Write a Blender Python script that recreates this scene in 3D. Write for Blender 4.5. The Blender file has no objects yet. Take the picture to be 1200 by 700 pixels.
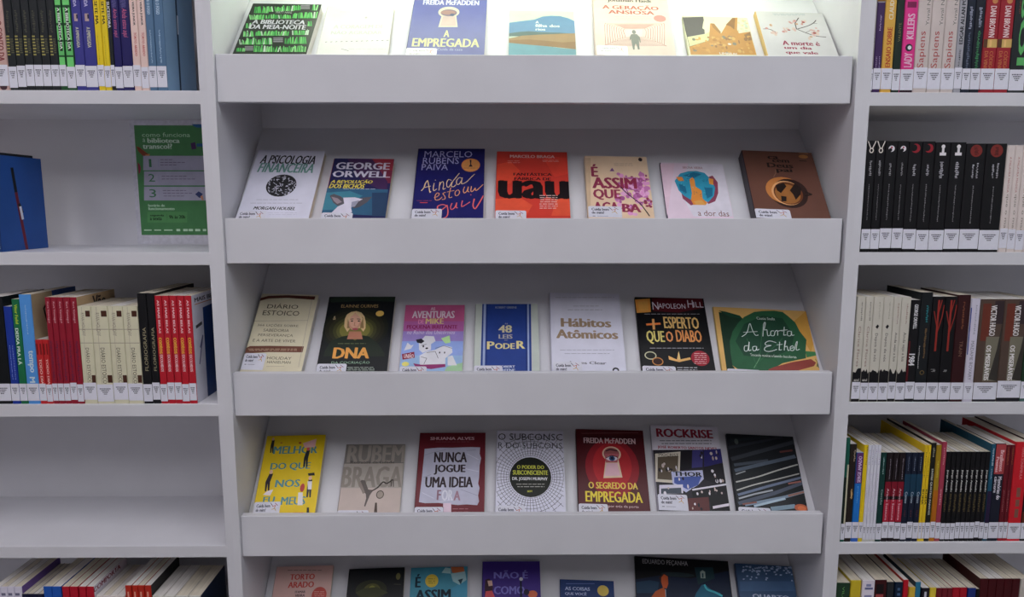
import bpy, math, random
from mathutils import Matrix, Vector

# ---------------------------------------------------------------- camera
scene = bpy.context.scene
cam_data = bpy.data.cameras.new('camera')
cam = bpy.data.objects.new('camera', cam_data)
scene.collection.objects.link(cam)
scene.camera = cam
cam_data.sensor_width = 36.0
cam_data.lens = 24.389
cam_data.clip_start = 0.02
PITCH, YAW, ROLL = 0.13538, 0.01121, 0.00082
fwd = Vector((math.sin(YAW)*math.cos(PITCH), math.cos(YAW)*math.cos(PITCH), -math.sin(PITCH)))
rgt = Vector((math.cos(YAW), -math.sin(YAW), 0.0))
upv = rgt.cross(fwd)
r2 = rgt*math.cos(ROLL) + upv*math.sin(ROLL)
u2 = -rgt*math.sin(ROLL) + upv*math.cos(ROLL)
cam.matrix_world = Matrix(((r2.x, u2.x, -fwd.x, 0.0), (r2.y, u2.y, -fwd.y, -1.6), (r2.z, u2.z, -fwd.z, 1.5), (0, 0, 0, 1)))

# ---------------------------------------------------------------- world and exposure
world = bpy.data.worlds.new('world'); scene.world = world; world.use_nodes = True
world.node_tree.nodes['Background'].inputs[0].default_value = (0.55, 0.56, 0.62, 1)
world.node_tree.nodes['Background'].inputs[1].default_value = 0.1
vs = scene.view_settings
vs.view_transform = 'Standard'; vs.look = 'None'; vs.gamma = 1.0; vs.use_curve_mapping = False
vs.exposure = 0.0
CEILING_LAMP = 5.9            # emission strength of the ceiling panels
CEILING_TINT = ((0.985, 0.94, 0.985), (0.975, 0.943, 0.99), (0.94, 0.95, 1.0), (0.93, 0.955, 1.0))   # the lamps grow cooler from left to right
LED_STRENGTH = 32.0           # emission of the strip over the top ledge
LED_TINT = (0.92, 1.0, 0.78)

# ---------------------------------------------------------------- helpers
COL = scene.collection
def lin(c): return c/12.92 if c <= .04045 else ((c+.055)/1.055)**2.4
def rgb(h):
    if isinstance(h, int): return tuple(lin(((h >> s) & 255)/255) for s in (16, 8, 0))
    return tuple(lin(int(h[i:i+2], 16)/255) for i in (0, 2, 4))
MATS = {}
def mat(hexc, rough=0.45, kind='plain', spec=0.28):
    """procedural material: one colour with faint mottling and a finish of its own"""
    key = (hexc, rough, kind)
    if key in MATS: return MATS[key]
    m = bpy.data.materials.new(kind); m.use_nodes = True
    nt = m.node_tree; b = nt.nodes['Principled BSDF']
    c = rgb(hexc)
    b.inputs['Roughness'].default_value = rough
    b.inputs['Specular IOR Level'].default_value = spec
    tc = nt.nodes.new('ShaderNodeTexCoord')
    n = nt.nodes.new('ShaderNodeTexNoise'); n.inputs['Detail'].default_value = 3
    nt.links.new(tc.outputs['Object'], n.inputs['Vector'])
    ramp = nt.nodes.new('ShaderNodeValToRGB')
    k = {'plain': .05, 'laminate': .03, 'paper': .10, 'wall': .04, 'print': .06}.get(kind, .05)
    n.inputs['Scale'].default_value = {'plain': 22, 'laminate': 7, 'paper': 90, 'wall': 4, 'print': 40}.get(kind, 22)
    ramp.color_ramp.elements[0].color = tuple(x*(1-k) for x in c)+(1,)
    ramp.color_ramp.elements[1].color = tuple(min(1, x*(1+k)) for x in c)+(1,)
    ramp.color_ramp.elements[0].position = .3; ramp.color_ramp.elements[1].position = .7
    nt.links.new(n.outputs['Fac'], ramp.inputs[0]); nt.links.new(ramp.outputs[0], b.inputs['Base Color'])
    if kind == 'pages':          # the layered leaves of a page block, run along its length
        mp = nt.nodes.new('ShaderNodeMapping'); mp.inputs['Scale'].default_value = (900, 6, 6)
        nt.links.new(tc.outputs['Object'], mp.inputs['Vector']); nt.links.new(mp.outputs[0], n.inputs['Vector'])
        n.inputs['Scale'].default_value = 1.0
        ramp.color_ramp.elements[0].color = tuple(x*.78 for x in c)+(1,)
        ramp.color_ramp.elements[1].color = tuple(min(1, x*1.08) for x in c)+(1,)
    if kind in ('laminate', 'wall'):
        bp = nt.nodes.new('ShaderNodeBump'); bp.inputs['Strength'].default_value = .06; bp.inputs['Distance'].default_value = .001
        n2 = nt.nodes.new('ShaderNodeTexNoise'); n2.inputs['Scale'].default_value = 260
        nt.links.new(tc.outputs['Object'], n2.inputs['Vector']); nt.links.new(n2.outputs['Fac'], bp.inputs['Height'])
        nt.links.new(bp.outputs[0], b.inputs['Normal'])
    MATS[key] = m
    return m
def glow(name, col, s):
    m = bpy.data.materials.new(name); m.use_nodes = True
    b = m.node_tree.nodes['Principled BSDF']
    b.inputs['Base Color'].default_value = (.8, .8, .8, 1)
    b.inputs['Emission Color'].default_value = col+(1,); b.inputs['Emission Strength'].default_value = s
    return m

class MB:
    """collects faces, then links them as ONE mesh object"""
    def __init__(s): s.v = []; s.f = []; s.m = []; s.mats = []
    def mi(s, m):
        if m not in s.mats: s.mats.append(m)
        return s.mats.index(m)
    def face(s, pts, m):
        i = len(s.v); s.v += [tuple(p) for p in pts]; s.f.append(tuple(range(i, i+len(pts)))); s.m.append(s.mi(m))
    def box(s, x0, x1, y0, y1, z0, z1, m, bev=0.0):
        ms = m if isinstance(m, dict) else {}
        g = lambda k: ms.get(k, ms.get('*')) if ms else m
        if bev > 0:              # chamfer the long edges at the front (low y)
            c = bev; i = len(s.v)
            prof = [(y0+c, z0), (y0, z0+c), (y0, z1-c), (y0+c, z1), (y1, z1), (y1, z0)]
            for x in (x0, x1): s.v += [(x, y, z) for y, z in prof]
            n = len(prof)
            for k in range(n):
                a, b = k, (k+1) % n; s.f.append((i+a, i+n+a, i+n+b, i+b)); s.m.append(s.mi(g('*')))
            s.f.append(tuple(i+k for k in range(n))); s.m.append(s.mi(g('*')))
            s.f.append(tuple(i+n+k for k in reversed(range(n)))); s.m.append(s.mi(g('*')))
            return
        i = len(s.v)
        s.v += [(x0,y0,z0),(x1,y0,z0),(x1,y1,z0),(x0,y1,z0),(x0,y0,z1),(x1,y0,z1),(x1,y1,z1),(x0,y1,z1)]
        for q, k in (((0,3,2,1),'-z'),((4,5,6,7),'+z'),((0,1,5,4),'-y'),((2,3,7,6),'+y'),((0,4,7,3),'-x'),((1,2,6,5),'+x')):
            s.f.append(tuple(i+j for j in q)); s.m.append(s.mi(g(k)))
    def build(s, name, parent=None, **props):
        me = bpy.data.meshes.new(name); me.from_pydata(s.v, [], s.f)
        for m in s.mats: me.materials.append(m)
        me.polygons.foreach_set('material_index', s.m); me.update()
        o = bpy.data.objects.new(name, me); COL.objects.link(o)
        if parent: o.parent = parent
        for k, v in props.items(): o[k] = v
        return o
def thing(name, label, cat, group=None, M=None):
    o = bpy.data.objects.new(name, None); COL.objects.link(o); o.empty_display_size = .02
    o['label'] = label; o['category'] = cat
    if group: o['group'] = group
    if M is not None: o.matrix_world = M
    return o

# ---- flat print: lettering, discs, blocks and strokes laid on a surface
GLY = {}
def glyphs(t, st):
    key = (t, st)
    if key in GLY: return GLY[key]
    c = bpy.data.curves.new('t', 'FONT'); c.body = t; c.resolution_u = 2; c.size = 1
    if 'i' in st: c.shear = .25
    o = bpy.data.objects.new('t', c)
    me = bpy.data.meshes.new_from_object(o)
    vs_ = [(v.co.x, v.co.y) for v in me.vertices]; fs = [tuple(p.vertices) for p in me.polygons]
    bpy.data.objects.remove(o); bpy.data.curves.remove(c); bpy.data.meshes.remove(me)
    if not vs_: GLY[key] = ([], []); return GLY[key]
    xs = [v[0] for v in vs_]; ys = [v[1] for v in vs_]
    # measure height on capitals/ascender box so accents and tails overhang naturally
    x0, x1, y0, y1 = min(xs), max(xs), min(ys), max(ys)
    # heavier weights: the same letters laid down again a hair apart
    sh = [(-.038, 0), (-.013, 0), (.013, 0), (.038, 0)] if 'b' in st else [(-.05, 0), (-.02, .012), (.02, -.012), (.05, 0), (0, 0)] if 'B' in st else [(0, 0)]
    x0 += sh[0][0]; x1 += -sh[0][0]
    GLY[key] = ([[((x+a-x0)/max(x1-x0, 1e-6), (y+b_-y0)/max(y1-y0, 1e-6)) for x, y in vs_] for a, b_ in sh], fs)
    return GLY[key]
class Print:
    """2-D print in metres; each mark lies just above whatever it overlaps"""
    def __init__(s, clip=None): s.items = []; s.clip = clip
    def cl(s, pts):
        if not s.clip: return pts
        a, b, c, d = s.clip
        return [(min(max(x, a), c), min(max(y, b), d)) for x, y in pts]
    def add(s, col, polys):
        polys = [s.cl(p) for p in polys if len(p) > 2]
        if not polys: return
        xs = [x for p in polys for x, _ in p]; ys = [y for p in polys for _, y in p]
        bb = (min(xs), min(ys), max(xs), max(ys)); lay = 1
        for _, _, b2, l2 in s.items:
            if bb[0] < b2[2] and bb[2] > b2[0] and bb[1] < b2[3] and bb[3] > b2[1]: lay = max(lay, l2+1)
        s.items.append((col, polys, bb, lay))
    def poly(s, col, pts): s.add(col, [pts])
    def rect(s, col, x0, y0, x1, y1): s.add(col, [[(x0, y0), (x1, y0), (x1, y1), (x0, y1)]])
    def ell(s, col, x, y, rx, ry):
        n = 28 if max(rx, ry) > .01 else 12
        s.add(col, [[(x+rx*math.cos(2*math.pi*i/n), y+ry*math.sin(2*math.pi*i/n)) for i in range(n)]])
    def line(s, col, w, pts):
        polys = []; h = w/2
        for i in range(len(pts)-1):
            (x0, y0), (x1, y1) = pts[i], pts[i+1]; d = math.hypot(x1-x0, y1-y0)
            if d < 1e-7: continue
            dx, dy = (x1-x0)/d, (y1-y0)/d; e = h*.35 if len(pts) > 2 else 0
            polys.append([(x0-dy*h-dx*e, y0+dx*h-dy*e), (x0+dy*h-dx*e, y0-dx*h-dy*e), (x1+dy*h+dx*e, y1-dx*h+dy*e), (x1-dy*h+dx*e, y1+dx*h+dy*e)])
        s.add(col, polys[0::2]); s.add(col, polys[1::2])
    def curve(s, col, w, pts):
        if len(pts) < 4: return s.line(col, w, pts)
        q = [pts[0]]+pts+[pts[-1]]; out = []
        for i in range(1, len(q)-2):
            for k in range(4):
                t = k/4
                out.append(tuple(.5*(2*q[i][j]+(q[i+1][j]-q[i-1][j])*t+(2*q[i-1][j]-5*q[i][j]+4*q[i+1][j]-q[i+2][j])*t*t+(3*q[i][j]-q[i-1][j]-3*q[i+1][j]+q[i+2][j])*t**3) for j in (0, 1)))
        s.line(col, w, out+[pts[-1]])
    def text(s, col, t, x0, y0, x1, y1, st='', d='r'):
        copies, f = glyphs(t, st)
        for v in copies: s.letters(col, v, f, x0, y0, x1, y1, d)
    def letters(s, col, v, f, x0, y0, x1, y1, d):
        if d == 'r': P = [(x0+(x1-x0)*a, y0+(y1-y0)*b) for a, b in v]
        elif d == 'd': P = [(x0+(x1-x0)*b, y1-(y1-y0)*a) for a, b in v]
        else: P = [(x1-(x1-x0)*b, y0+(y1-y0)*a) for a, b in v]
        s.add(col, [[P[i] for i in q] for q in f])
    def build(s, name, parent, M, step=.000012, rough=.42):
        if not s.items: return None
        mb = MB(); q = M.to_3x3().determinant()
        for col, polys, bb, lay in s.items:
            m = mat(col, rough, 'print')
            for p in polys:
                a = sum(p[i][0]*p[(i+1) % len(p)][1]-p[(i+1) % len(p)][0]*p[i][1] for i in range(len(p)))
                if a < 0: p = p[::-1]
                mb.face([M @ Vector((x, y, lay*step)) for x, y in p], m)
        return mb.build(name, parent)

WHITE = mat('d6d6dc', .42, 'laminate'); WHITE_IN = WHITE
PAPER = mat('d6cdbb', .85, 'pages'); PAPER_W = mat('dedad6', .85, 'pages')
LABEL = mat('d8d8e6', .5, 'paper')
rnd = random.Random(11)

# ---------------------------------------------------------------- room shell
def struct(name, x0, x1, y0, y1, z0, z1, m):
    b = MB(); b.box(x0, x1, y0, y1, z0, z1, m); return b.build(name, kind='structure')
wallm = mat('b4b2b0', .8, 'wall')
struct('floor', -3.4, 3.4, -4.6, .6, -.1, 0, mat('8c888a', .5, 'wall'))
struct('ceiling', -3.4, 3.4, -4.6, .6, 3.2, 3.3, mat('dcdad6', .9, 'wall'))
struct('wall_back', -3.4, 3.4, .34, .5, 0, 3.2, wallm)
struct('wall_left', -3.4, -3.2, -4.6, .34, 0, 3.2, wallm)
struct('wall_right', 3.2, 3.4, -4.6, .34, 0, 3.2, wallm)
struct('wall_front', -3.2, 3.2, -4.6, -4.4, 0, 3.2, wallm)
lampm = [glow('ceiling_lamp_diffuser', c, CEILING_LAMP) for c in CEILING_TINT]
metal = mat('c8c8c8', .4, 'plain')
for i, (x, y) in enumerate([(x, y) for y in (-1.3, -2.65) for x in (-2.2, -.75, .75, 2.2)]):
    t = thing('ceiling_light', 'White rectangular ceiling light panel, %s of the %s row' % (('leftmost', 'second from left', 'third from left', 'rightmost')[i % 4], ('near', 'far')[i//4]), 'lamp',
              'ceiling light panels', Matrix.Translation((x, y, 3.2)))
    b = MB()
    for a in ((-.32, .32, -.62, -.59), (-.32, .32, .59, .62), (-.32, -.29, -.59, .59), (.29, .32, -.59, .59)): b.box(*a, -.03, 0, metal)
    b.build('frame', t)
    b = MB(); b.box(-.29, .29, -.59, .59, -.02, 0, lampm[i % 4]); b.build('diffuser', t)

# ---------------------------------------------------------------- bookcases
XL0, XL1, XR0, XR1 = -.6779, -.6435, .7902, .8228
ML, MR = (XL0+XL1)/2, (XR0+XR1)/2
TOP = 2.235; DEP = .2915
SHELF_Z = [2.11, 1.7499, 1.3895, 1.0301, .6745, .315]
def board(name, parent, x0, x1, y0, y1, z0, z1, label=None, bev=.0008):
    b = MB(); b.box(x0, x1, y0, y1, z0, z1, WHITE, bev); o = b.build(name, parent)
    if label: o['label'] = label
    return o
def side_case(x0, x1, label):
    t = thing('bookcase', label, 'bookcase', None, Matrix.Translation(((x0+x1)/2, 0, 0)))
    k = (x0+x1)/2; a, c = x0-k, x1-k
    board('side_panel', t, a, a+.0172, 0, DEP+.016, 0, TOP)
    board('side_panel', t, c-.0172, c, 0, DEP+.016, 0, TOP)
    b = MB(); b.box(a+.0172, c-.0172, DEP, DEP+.016, 0, TOP-.018, WHITE); b.build('back_panel', t)
    for z in SHELF_Z: board('shelf', t, a+.0172, c-.0172, 0, DEP, z-.0298, z)
    board('top_panel', t, a+.0172, c-.0172, 0, DEP+.016, TOP-.018, TOP)
    board('plinth', t, a+.0172, c-.0172, .03, .048, 0, .055)
    return t
side_case(-1.72, ML, 'White wooden bookcase with open flat shelves, left of the display rack')
side_case(MR, 1.86, 'White wooden bookcase with open flat shelves, right of the display rack')

LIPS = [1.8308, 1.4674, 1.1024, .7457, .389]
ANG = math.radians(46.6); DS = Vector((0, math.cos(ANG), math.sin(ANG))); NS = Vector((0, -math.sin(ANG), math.cos(ANG)))
rack = thing('display_rack', 'White central display rack with five sloping ledges of face-out books', 'bookcase', None, Matrix.Translation((0, 0, 0)))
board('side_panel', rack, ML, XL1, 0, .3135, 0, TOP)
board('side_panel', rack, XR0, MR, 0, .3135, 0, TOP)
b = MB(); b.box(XL1, XR0, .2975, .3135, 0, TOP-.018, WHITE); b.build('back_panel', rack)
board('top_panel', rack, XL1, XR0, 0, .3135, TOP-.018, TOP)
board('header_board', rack, XL1, XR0, .01, .028, TOP-.118, TOP-.018)
board('plinth', rack, XL1, XR0, .03, .048, 0, .055)
for z in LIPS:
    b = MB(); b.box(XL1+.0012, XR0-.0065, .010, .028, z-.1045, z, WHITE, .0012); b.build('ledge_board', rack)
    # the sloping board runs from behind the ledge up to the back panel
    b = MB(); i0 = -.022; i1 = .3445; P0 = Vector((0, .06, z-.018)); T_ = .014
    q = [P0+DS*i0, P0+DS*i1, P0+DS*i1-NS*T_, P0+DS*(i0)-NS*T_]
    q[2].y = min(q[2].y, .2975); q[1].y = min(q[1].y, .2975)
    n = len(b.v)
    for x in (XL1+.0012, XR0-.0014): b.v += [(x, p.y, p.z) for p in q]
    b.f += [(0, 4, 5, 1), (1, 5, 6, 2), (2, 6, 7, 3), (3, 7, 4, 0), (0, 1, 2, 3), (4, 7, 6, 5)]; b.m += [b.mi(WHITE)]*6
    b.build('sloping_board', rack)
    b = MB(); b.box(XL1+.0005, XR0-.0008, .028, .06-.022*math.cos(ANG)+.012, z-.050, z-.0345, WHITE); b.build('ledge_floor', rack)

# lamp strip under the top of the display rack, over the top ledge
t = thing('led_strip', 'White slim LED strip lamp under the top of the display rack', 'lamp', None, Matrix.Translation(((XL1+XR0)/2, .15, TOP-.0185)))
b = MB(); b.box(-.63, .63, -.016, .016, -.012, 0, metal); b.build('housing', t)
b = MB(); b.box(-.62, .62, -.013, .013, -.016, -.012, glow('led_diffuser', LED_TINT, LED_STRENGTH)); b.build('diffuser', t)

# ---------------------------------------------------------------- book tables
# Face-out books: [row, x, width, height, thickness, tilt, cover colour, spine colour, label, sticker box, cover print]
# print coordinates run 0..2000 across and up the cover
FACE_BOOKS=[
[0,-0.5384,0.1695,0.2306,0.022,1.16,1844252,1844252,"Book with rows of green books on its black cover, leftmost on the top lit ledge",None,[["P",3444800,150,1640,189,1640,145,1876,105,1875],["P",4498508,197,1641,222,1641,194,1860,169,1859],["P",3444800,230,1641,257,1642,178,1860,151,1859],["P",5813336,265,1642,295,1642,224,1877,193,1877],["P",4498508,303,1643,331,1643,239,1882,210,1881],["P",4498508,339,1643,366,1644,261,1893,233,1893],["P",4498508,374,1644,419,1645,398,1852,352,1852],["P",5813336,427,1645,456,1646,366,1895,337,1895],["P",6863972,464,1646,495,1646,415,1857,383,1857],["P",8439932,503,1647,535,1647,478,1888,445,1887],["P",4498508,543,1647,569,1648,500,1859,474,1858],["P",6863972,558,1698,594,1699,510,1897,474,1896],["P",5813336,602,1699,649,1700,597,1880,549,1879],["P",11585712,657,1700,690,1701,606,1892,572,1891],["P",5813336,734,1714,763,1715,698,1889,669,1888],["P",6863972,771,1715,804,1715,770,1864,738,1863],["P",5813336,811,1716,850,1716,800,1883,761,1883],["P",4498508,858,1717,905,1717,863,1854,815,1853],["P",8439932,913,1718,946,1718,908,1892,875,1891],["P",8439932,940,1731,972,1731,932,1936,900,1935],["P",3444800,980,1732,1029,1733,956,1902,907,1901],["P",8439932,1037,1733,1083,1734,1064,1897,1017,1896],["P",6863972,1091,1734,1127,1735,1051,1918,1015,1917],["P",3444800,1135,1735,1178,1736,1116,1914,1071,1914],["P",11585712,1186,1736,1234,1737,1210,1932,1162,1931],["P",5813336,1242,1737,1277,1738,1264,1907,1229,1907],["P",5813336,1270,1763,1317,1764,1252,1947,1204,1946],["P",4498508,1325,1764,1366,1765,1313,1932,1271,1932],["P",5813336,1374,1765,1401,1765,1360,1959,1333,1959],["P",3444800,1409,1765,1455,1766,1420,1928,1374,1927],["P",3444800,1778,1773,1824,1774,1803,1977,1757,1976],["P",8439932,1832,1774,1873,1775,1815,2002,1774,2001],["P",8439932,1880,1775,1925,1776,1921,1973,1876,1972],["P",8439932,113,1403,152,1404,68,1580,28,1579],["P",8439932,160,1404,192,1405,133,1565,101,1565],["P",8439932,200,1405,232,1405,200,1585,168,1585],["P",8439932,240,1405,286,1406,271,1563,225,1562],["P",8439932,294,1407,341,1407,297,1581,249,1580],["P",5813336,348,1408,395,1409,364,1580,317,1579],["P",5813336,403,1409,431,1409,387,1596,359,1595],["P",6863972,439,1409,470,1410,451,1586,419,1585],["P",4498508,478,1410,507,1411,470,1588,441,1587],["P",6863972,540,1448,579,1449,548,1571,508,1570],["P",3444800,587,1449,632,1450,637,1576,591,1575],["P",3444800,640,1450,665,1451,622,1590,597,1589],["P",8439932,694,1451,723,1452,677,1601,648,1600],["P",6863972,731,1452,775,1453,751,1609,706,1608],["P",3444800,783,1453,820,1454,775,1586,737,1585],["P",3444800,828,1454,859,1455,801,1589,770,1588],["P",3444800,867,1455,907,1456,849,1590,810,1590],["P",11585712,914,1456,950,1456,894,1584,858,1584],["P",3444800,958,1457,1002,1457,959,1604,915,1603],["P",5813336,1009,1458,1046,1458,1044,1592,1007,1592],["P",5813336,1054,1458,1089,1459,1045,1588,1010,1588],["P",8439932,1096,1459,1130,1460,1070,1614,1036,1614],["P",5813336,1138,1460,1174,1461,1130,1598,1094,1597],["P",5813336,1181,1461,1228,1462,1166,1587,1119,1587],["P",5813336,1236,1462,1266,1463,1214,1584,1183,1584],["P",4498508,1289,1475,1326,1476,1321,1639,1284,1638],["P",5813336,1333,1476,1369,1477,1342,1668,1306,1667],["P",6863972,1377,1477,1416,1478,1388,1650,1349,1650],["P",3444800,1453,1479,1477,1479,1421,1663,1396,1662],["P",3444800,1485,1479,1516,1480,1467,1688,1435,1687],["P",6863972,1524,1480,1552,1481,1517,1658,1489,1657],["P",5813336,1559,1481,1605,1482,1523,1690,1477,1689],["P",5813336,1613,1482,1651,1483,1636,1701,1597,1700],["P",5813336,1659,1483,1694,1483,1663,1701,1627,1700],["P",5813336,1702,1484,1746,1484,1733,1666,1688,1665],["P",4498508,1754,1485,1792,1485,1744,1701,1706,1700],["P",4498508,1800,1486,1836,1486,1791,1696,1755,1695],["P",8439932,1844,1486,1878,1487,1801,1695,1766,1695],["P",11585712,1886,1487,1930,1488,1895,1712,1850,1711],["P",6863972,1937,1488,1979,1489,1966,1725,1924,1724],["P",6863972,90,1099,116,1099,78,1268,51,1268],["P",4498508,124,1099,165,1100,103,1269,62,1269],["P",11585712,172,1100,200,1101,175,1274,146,1273],["P",8439932,208,1101,237,1102,195,1294,166,1294],["P",4498508,244,1102,270,1102,233,1296,208,1296],["P",8439932,1794,1204,1818,1205,1801,1355,1777,1354],["P",4498508,1826,1205,1872,1206,1806,1369,1760,1368],["P",3444800,1880,1206,1917,1207,1865,1385,1827,1384],["P",8439932,114,803,152,804,104,986,66,985],["P",5813336,160,804,195,804,128,979,92,978],["P",11585712,203,805,231,805,182,1013,154,1012],["P",4498508,238,805,277,806,203,978,164,977],["P",11585712,285,806,317,807,296,1001,263,1000],["P",5813336,325,807,361,808,298,1005,261,1004],["P",5813336,368,808,408,808,332,988,292,987],["P",4498508,437,844,480,845,456,974,413,974],["P",5813336,487,845,517,846,489,1008,459,1007],["P",5813336,525,846,552,846,521,1004,494,1004],["P",4498508,559,847,605,847,537,985,491,984],["P",11585712,606,848,647,848,580,998,539,997],["P",8439932,655,848,683,849,677,984,649,983],["P",5813336,690,849,714,850,703,1003,679,1003],["P",6863972,721,850,753,850,692,1003,661,1002],["P",8439932,760,850,792,851,782,1001,750,1000],["P",6863972,800,851,826,852,801,1021,775,1020],["P",6863972,834,852,868,853,866,987,831,986],["P",6863972,876,853,916,853,874,1016,834,1015],["P",4498508,923,854,965,854,927,1001,884,1000],["P",3444800,973,855,997,855,962,1019,938,1019],["P",5813336,1005,855,1038,856,985,1031,952,1031],["P",4498508,1045,856,1077,857,1081,993,1049,992],["P",8439932,1085,857,1112,857,1047,998,1019,998],["P",6863972,1120,857,1144,858,1133,993,1109,993],["P",6863972,1151,858,1176,858,1159,1028,1135,1028],["P",11585712,1183,859,1223,859,1212,1003,1172,1002],["P",6863972,1231,860,1266,860,1238,1023,1203,1022],["P",6863972,1273,860,1298,861,1254,1030,1230,1030],["P",4498508,1305,861,1351,862,1334,1003,1288,1002],["P",11585712,1447,887,1483,888,1436,1042,1399,1042],["P",4498508,1491,888,1527,889,1489,1086,1452,1085],["P",5813336,1535,889,1573,890,1524,1062,1486,1062],["P",5813336,1581,890,1616,891,1548,1047,1511,1046],["P",5813336,1624,891,1669,892,1627,1093,1582,1092],["P",4498508,1676,892,1702,892,1683,1082,1657,1082],["P",3444800,1709,892,1746,893,1722,1068,1685,1067],["P",4498508,1753,893,1792,894,1757,1058,1718,1058],["P",11585712,1800,894,1842,895,1828,1091,1785,1090],["P",11585712,1850,895,1892,896,1875,1066,1833,1065],["P",11585712,108,536,137,537,63,706,33,705],["P",11585712,145,537,171,538,146,697,120,696],["P",3444800,179,538,203,538,135,685,110,685],["P",8439932,211,538,237,539,178,670,152,670],["P",6863972,244,539,274,539,257,671,227,671],["P",8439932,270,539,296,540,253,769,227,768],["P",8439932,304,540,349,541,271,748,225,747],["P",4498508,356,541,384,542,306,734,278,733],["P",4498508,392,542,432,542,385,720,344,719],["P",11585712,439,543,473,543,429,770,395,770],["P",5813336,480,543,511,544,445,769,414,769],["P",5813336,549,545,573,545,498,734,473,734],["P",6863972,581,545,618,546,597,707,560,706],["P",8439932,625,546,653,547,641,702,613,702],["P",3444800,661,547,693,547,634,713,601,713],["P",4498508,697,548,733,548,694,765,659,764],["P",11585712,740,548,782,549,755,760,712,760],["P",5813336,790,549,824,550,749,742,714,741],["P",4498508,832,550,856,551,781,732,756,732],["P",3444800,863,551,905,551,847,768,805,767],["P",11585712,913,552,950,552,884,771,846,770],["P",8439932,958,552,993,553,918,759,882,758],["P",3444800,1323,582,1362,583,1319,770,1279,770],["P",3444800,1370,583,1409,584,1402,761,1362,760],["P",3444800,1417,584,1456,585,1434,769,1395,768],["P",6863972,1482,585,1505,586,1430,814,1406,814],["P",5813336,1513,586,1538,586,1496,790,1471,789],["P",6863972,1546,587,1576,587,1503,825,1473,825],["P",8439932,1583,587,1608,588,1597,775,1573,775],["P",4498508,1615,588,1654,589,1617,822,1577,821],["P",3444800,1662,589,1696,589,1628,776,1593,776],["P",3444800,1704,590,1737,590,1693,831,1660,831],["P",6863972,1744,590,1789,591,1742,829,1698,828],["P",4498508,1796,591,1839,592,1799,828,1756,828],["P",3444800,1847,592,1890,593,1834,788,1790,787],["P",4498508,1898,593,1923,594,1840,833,1814,832],["P",3444800,92,303,120,304,96,412,67,411],["P",4498508,127,304,167,305,129,425,89,424],["P",4498508,174,305,204,306,181,421,151,420],["P",3444800,212,306,244,306,201,417,168,416],["P",8439932,252,306,279,307,256,419,229,419],["P",6863972,286,307,326,308,297,415,257,415],["P",4498508,560,301,590,302,541,513,511,513],["P",6863972,597,302,641,303,607,501,563,501],["P",3444800,648,303,676,303,601,476,573,475],["P",4498508,683,303,724,304,666,500,625,500],["P",6863972,731,304,770,305,743,521,704,521],["P",4498508,778,305,809,306,731,515,700,514],["P",11585712,816,306,850,306,813,509,779,508],["P",11585712,857,307,890,307,830,502,797,501],["P",8439932,897,307,934,308,898,494,861,493],["P",8439932,941,308,986,309,961,478,916,477],["P",4498508,993,309,1017,310,997,520,973,519],["P",6863972,1024,310,1068,311,1006,496,962,495],["P",3444800,1084,311,1120,312,1074,455,1038,454],["P",6863972,1128,312,1161,312,1161,453,1128,453],["P",4498508,1168,312,1194,313,1156,486,1129,486],["P",11585712,1202,313,1237,314,1232,462,1197,461],["P",8439932,1287,315,1318,315,1238,503,1206,502],["P",3444800,1325,315,1367,316,1337,465,1295,464],["P",6863972,1374,316,1399,317,1330,512,1305,512],["P",5813336,1406,317,1440,318,1390,469,1356,469],["P",5813336,1448,318,1482,318,1441,469,1406,468],["P",3444800,1490,319,1533,319,1498,514,1455,513],["P",5813336,1540,319,1564,320,1549,469,1525,469],["P",8439932,1571,320,1615,321,1612,488,1568,487],["P",8439932,1655,322,1681,322,1628,530,1601,530],["P",8439932,1689,322,1717,323,1658,511,1630,510],["P",6863972,1724,323,1747,323,1720,524,1697,523],["P",4498508,1755,324,1779,324,1765,510,1740,510],["P",5813336,1787,324,1825,325,1778,531,1739,530],["P",6863972,1832,325,1858,325,1849,504,1822,503],["P",8439932,1866,326,1889,326,1813,535,1790,535],["P",3444800,1896,326,1927,327,1875,503,1844,503],["P",8439932,1934,327,1960,327,1933,499,1908,498],["P",8946828,1403,1969,1669,1975,1678,1938,1413,1932],["P",8946828,1419,1910,1684,1915,1693,1878,1428,1873],["P",8946828,1434,1851,1699,1856,1708,1819,1444,1814],["P",8946828,956,784,1219,789,1229,753,966,748],["P",8946828,973,726,1235,731,1245,695,983,690],["P",8946828,989,668,1251,673,1261,638,1000,633],["P",8946828,265,482,492,486,503,454,276,449],["P",8946828,282,429,509,434,519,401,293,397],["P",8946828,299,377,525,381,536,349,310,344],["P",1844252,146,1404,1726,1435,1823,1049,268,1018],["T",12632264,"A BIBLIOTECA",211,1260,1699,1406,"b"],["T",12632264,"DA MEIA-NOITE",190,1080,1763,1236,"b"],["T",11317420,"MATT HAIG",774,1644,1222,1719,""]]],
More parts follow.
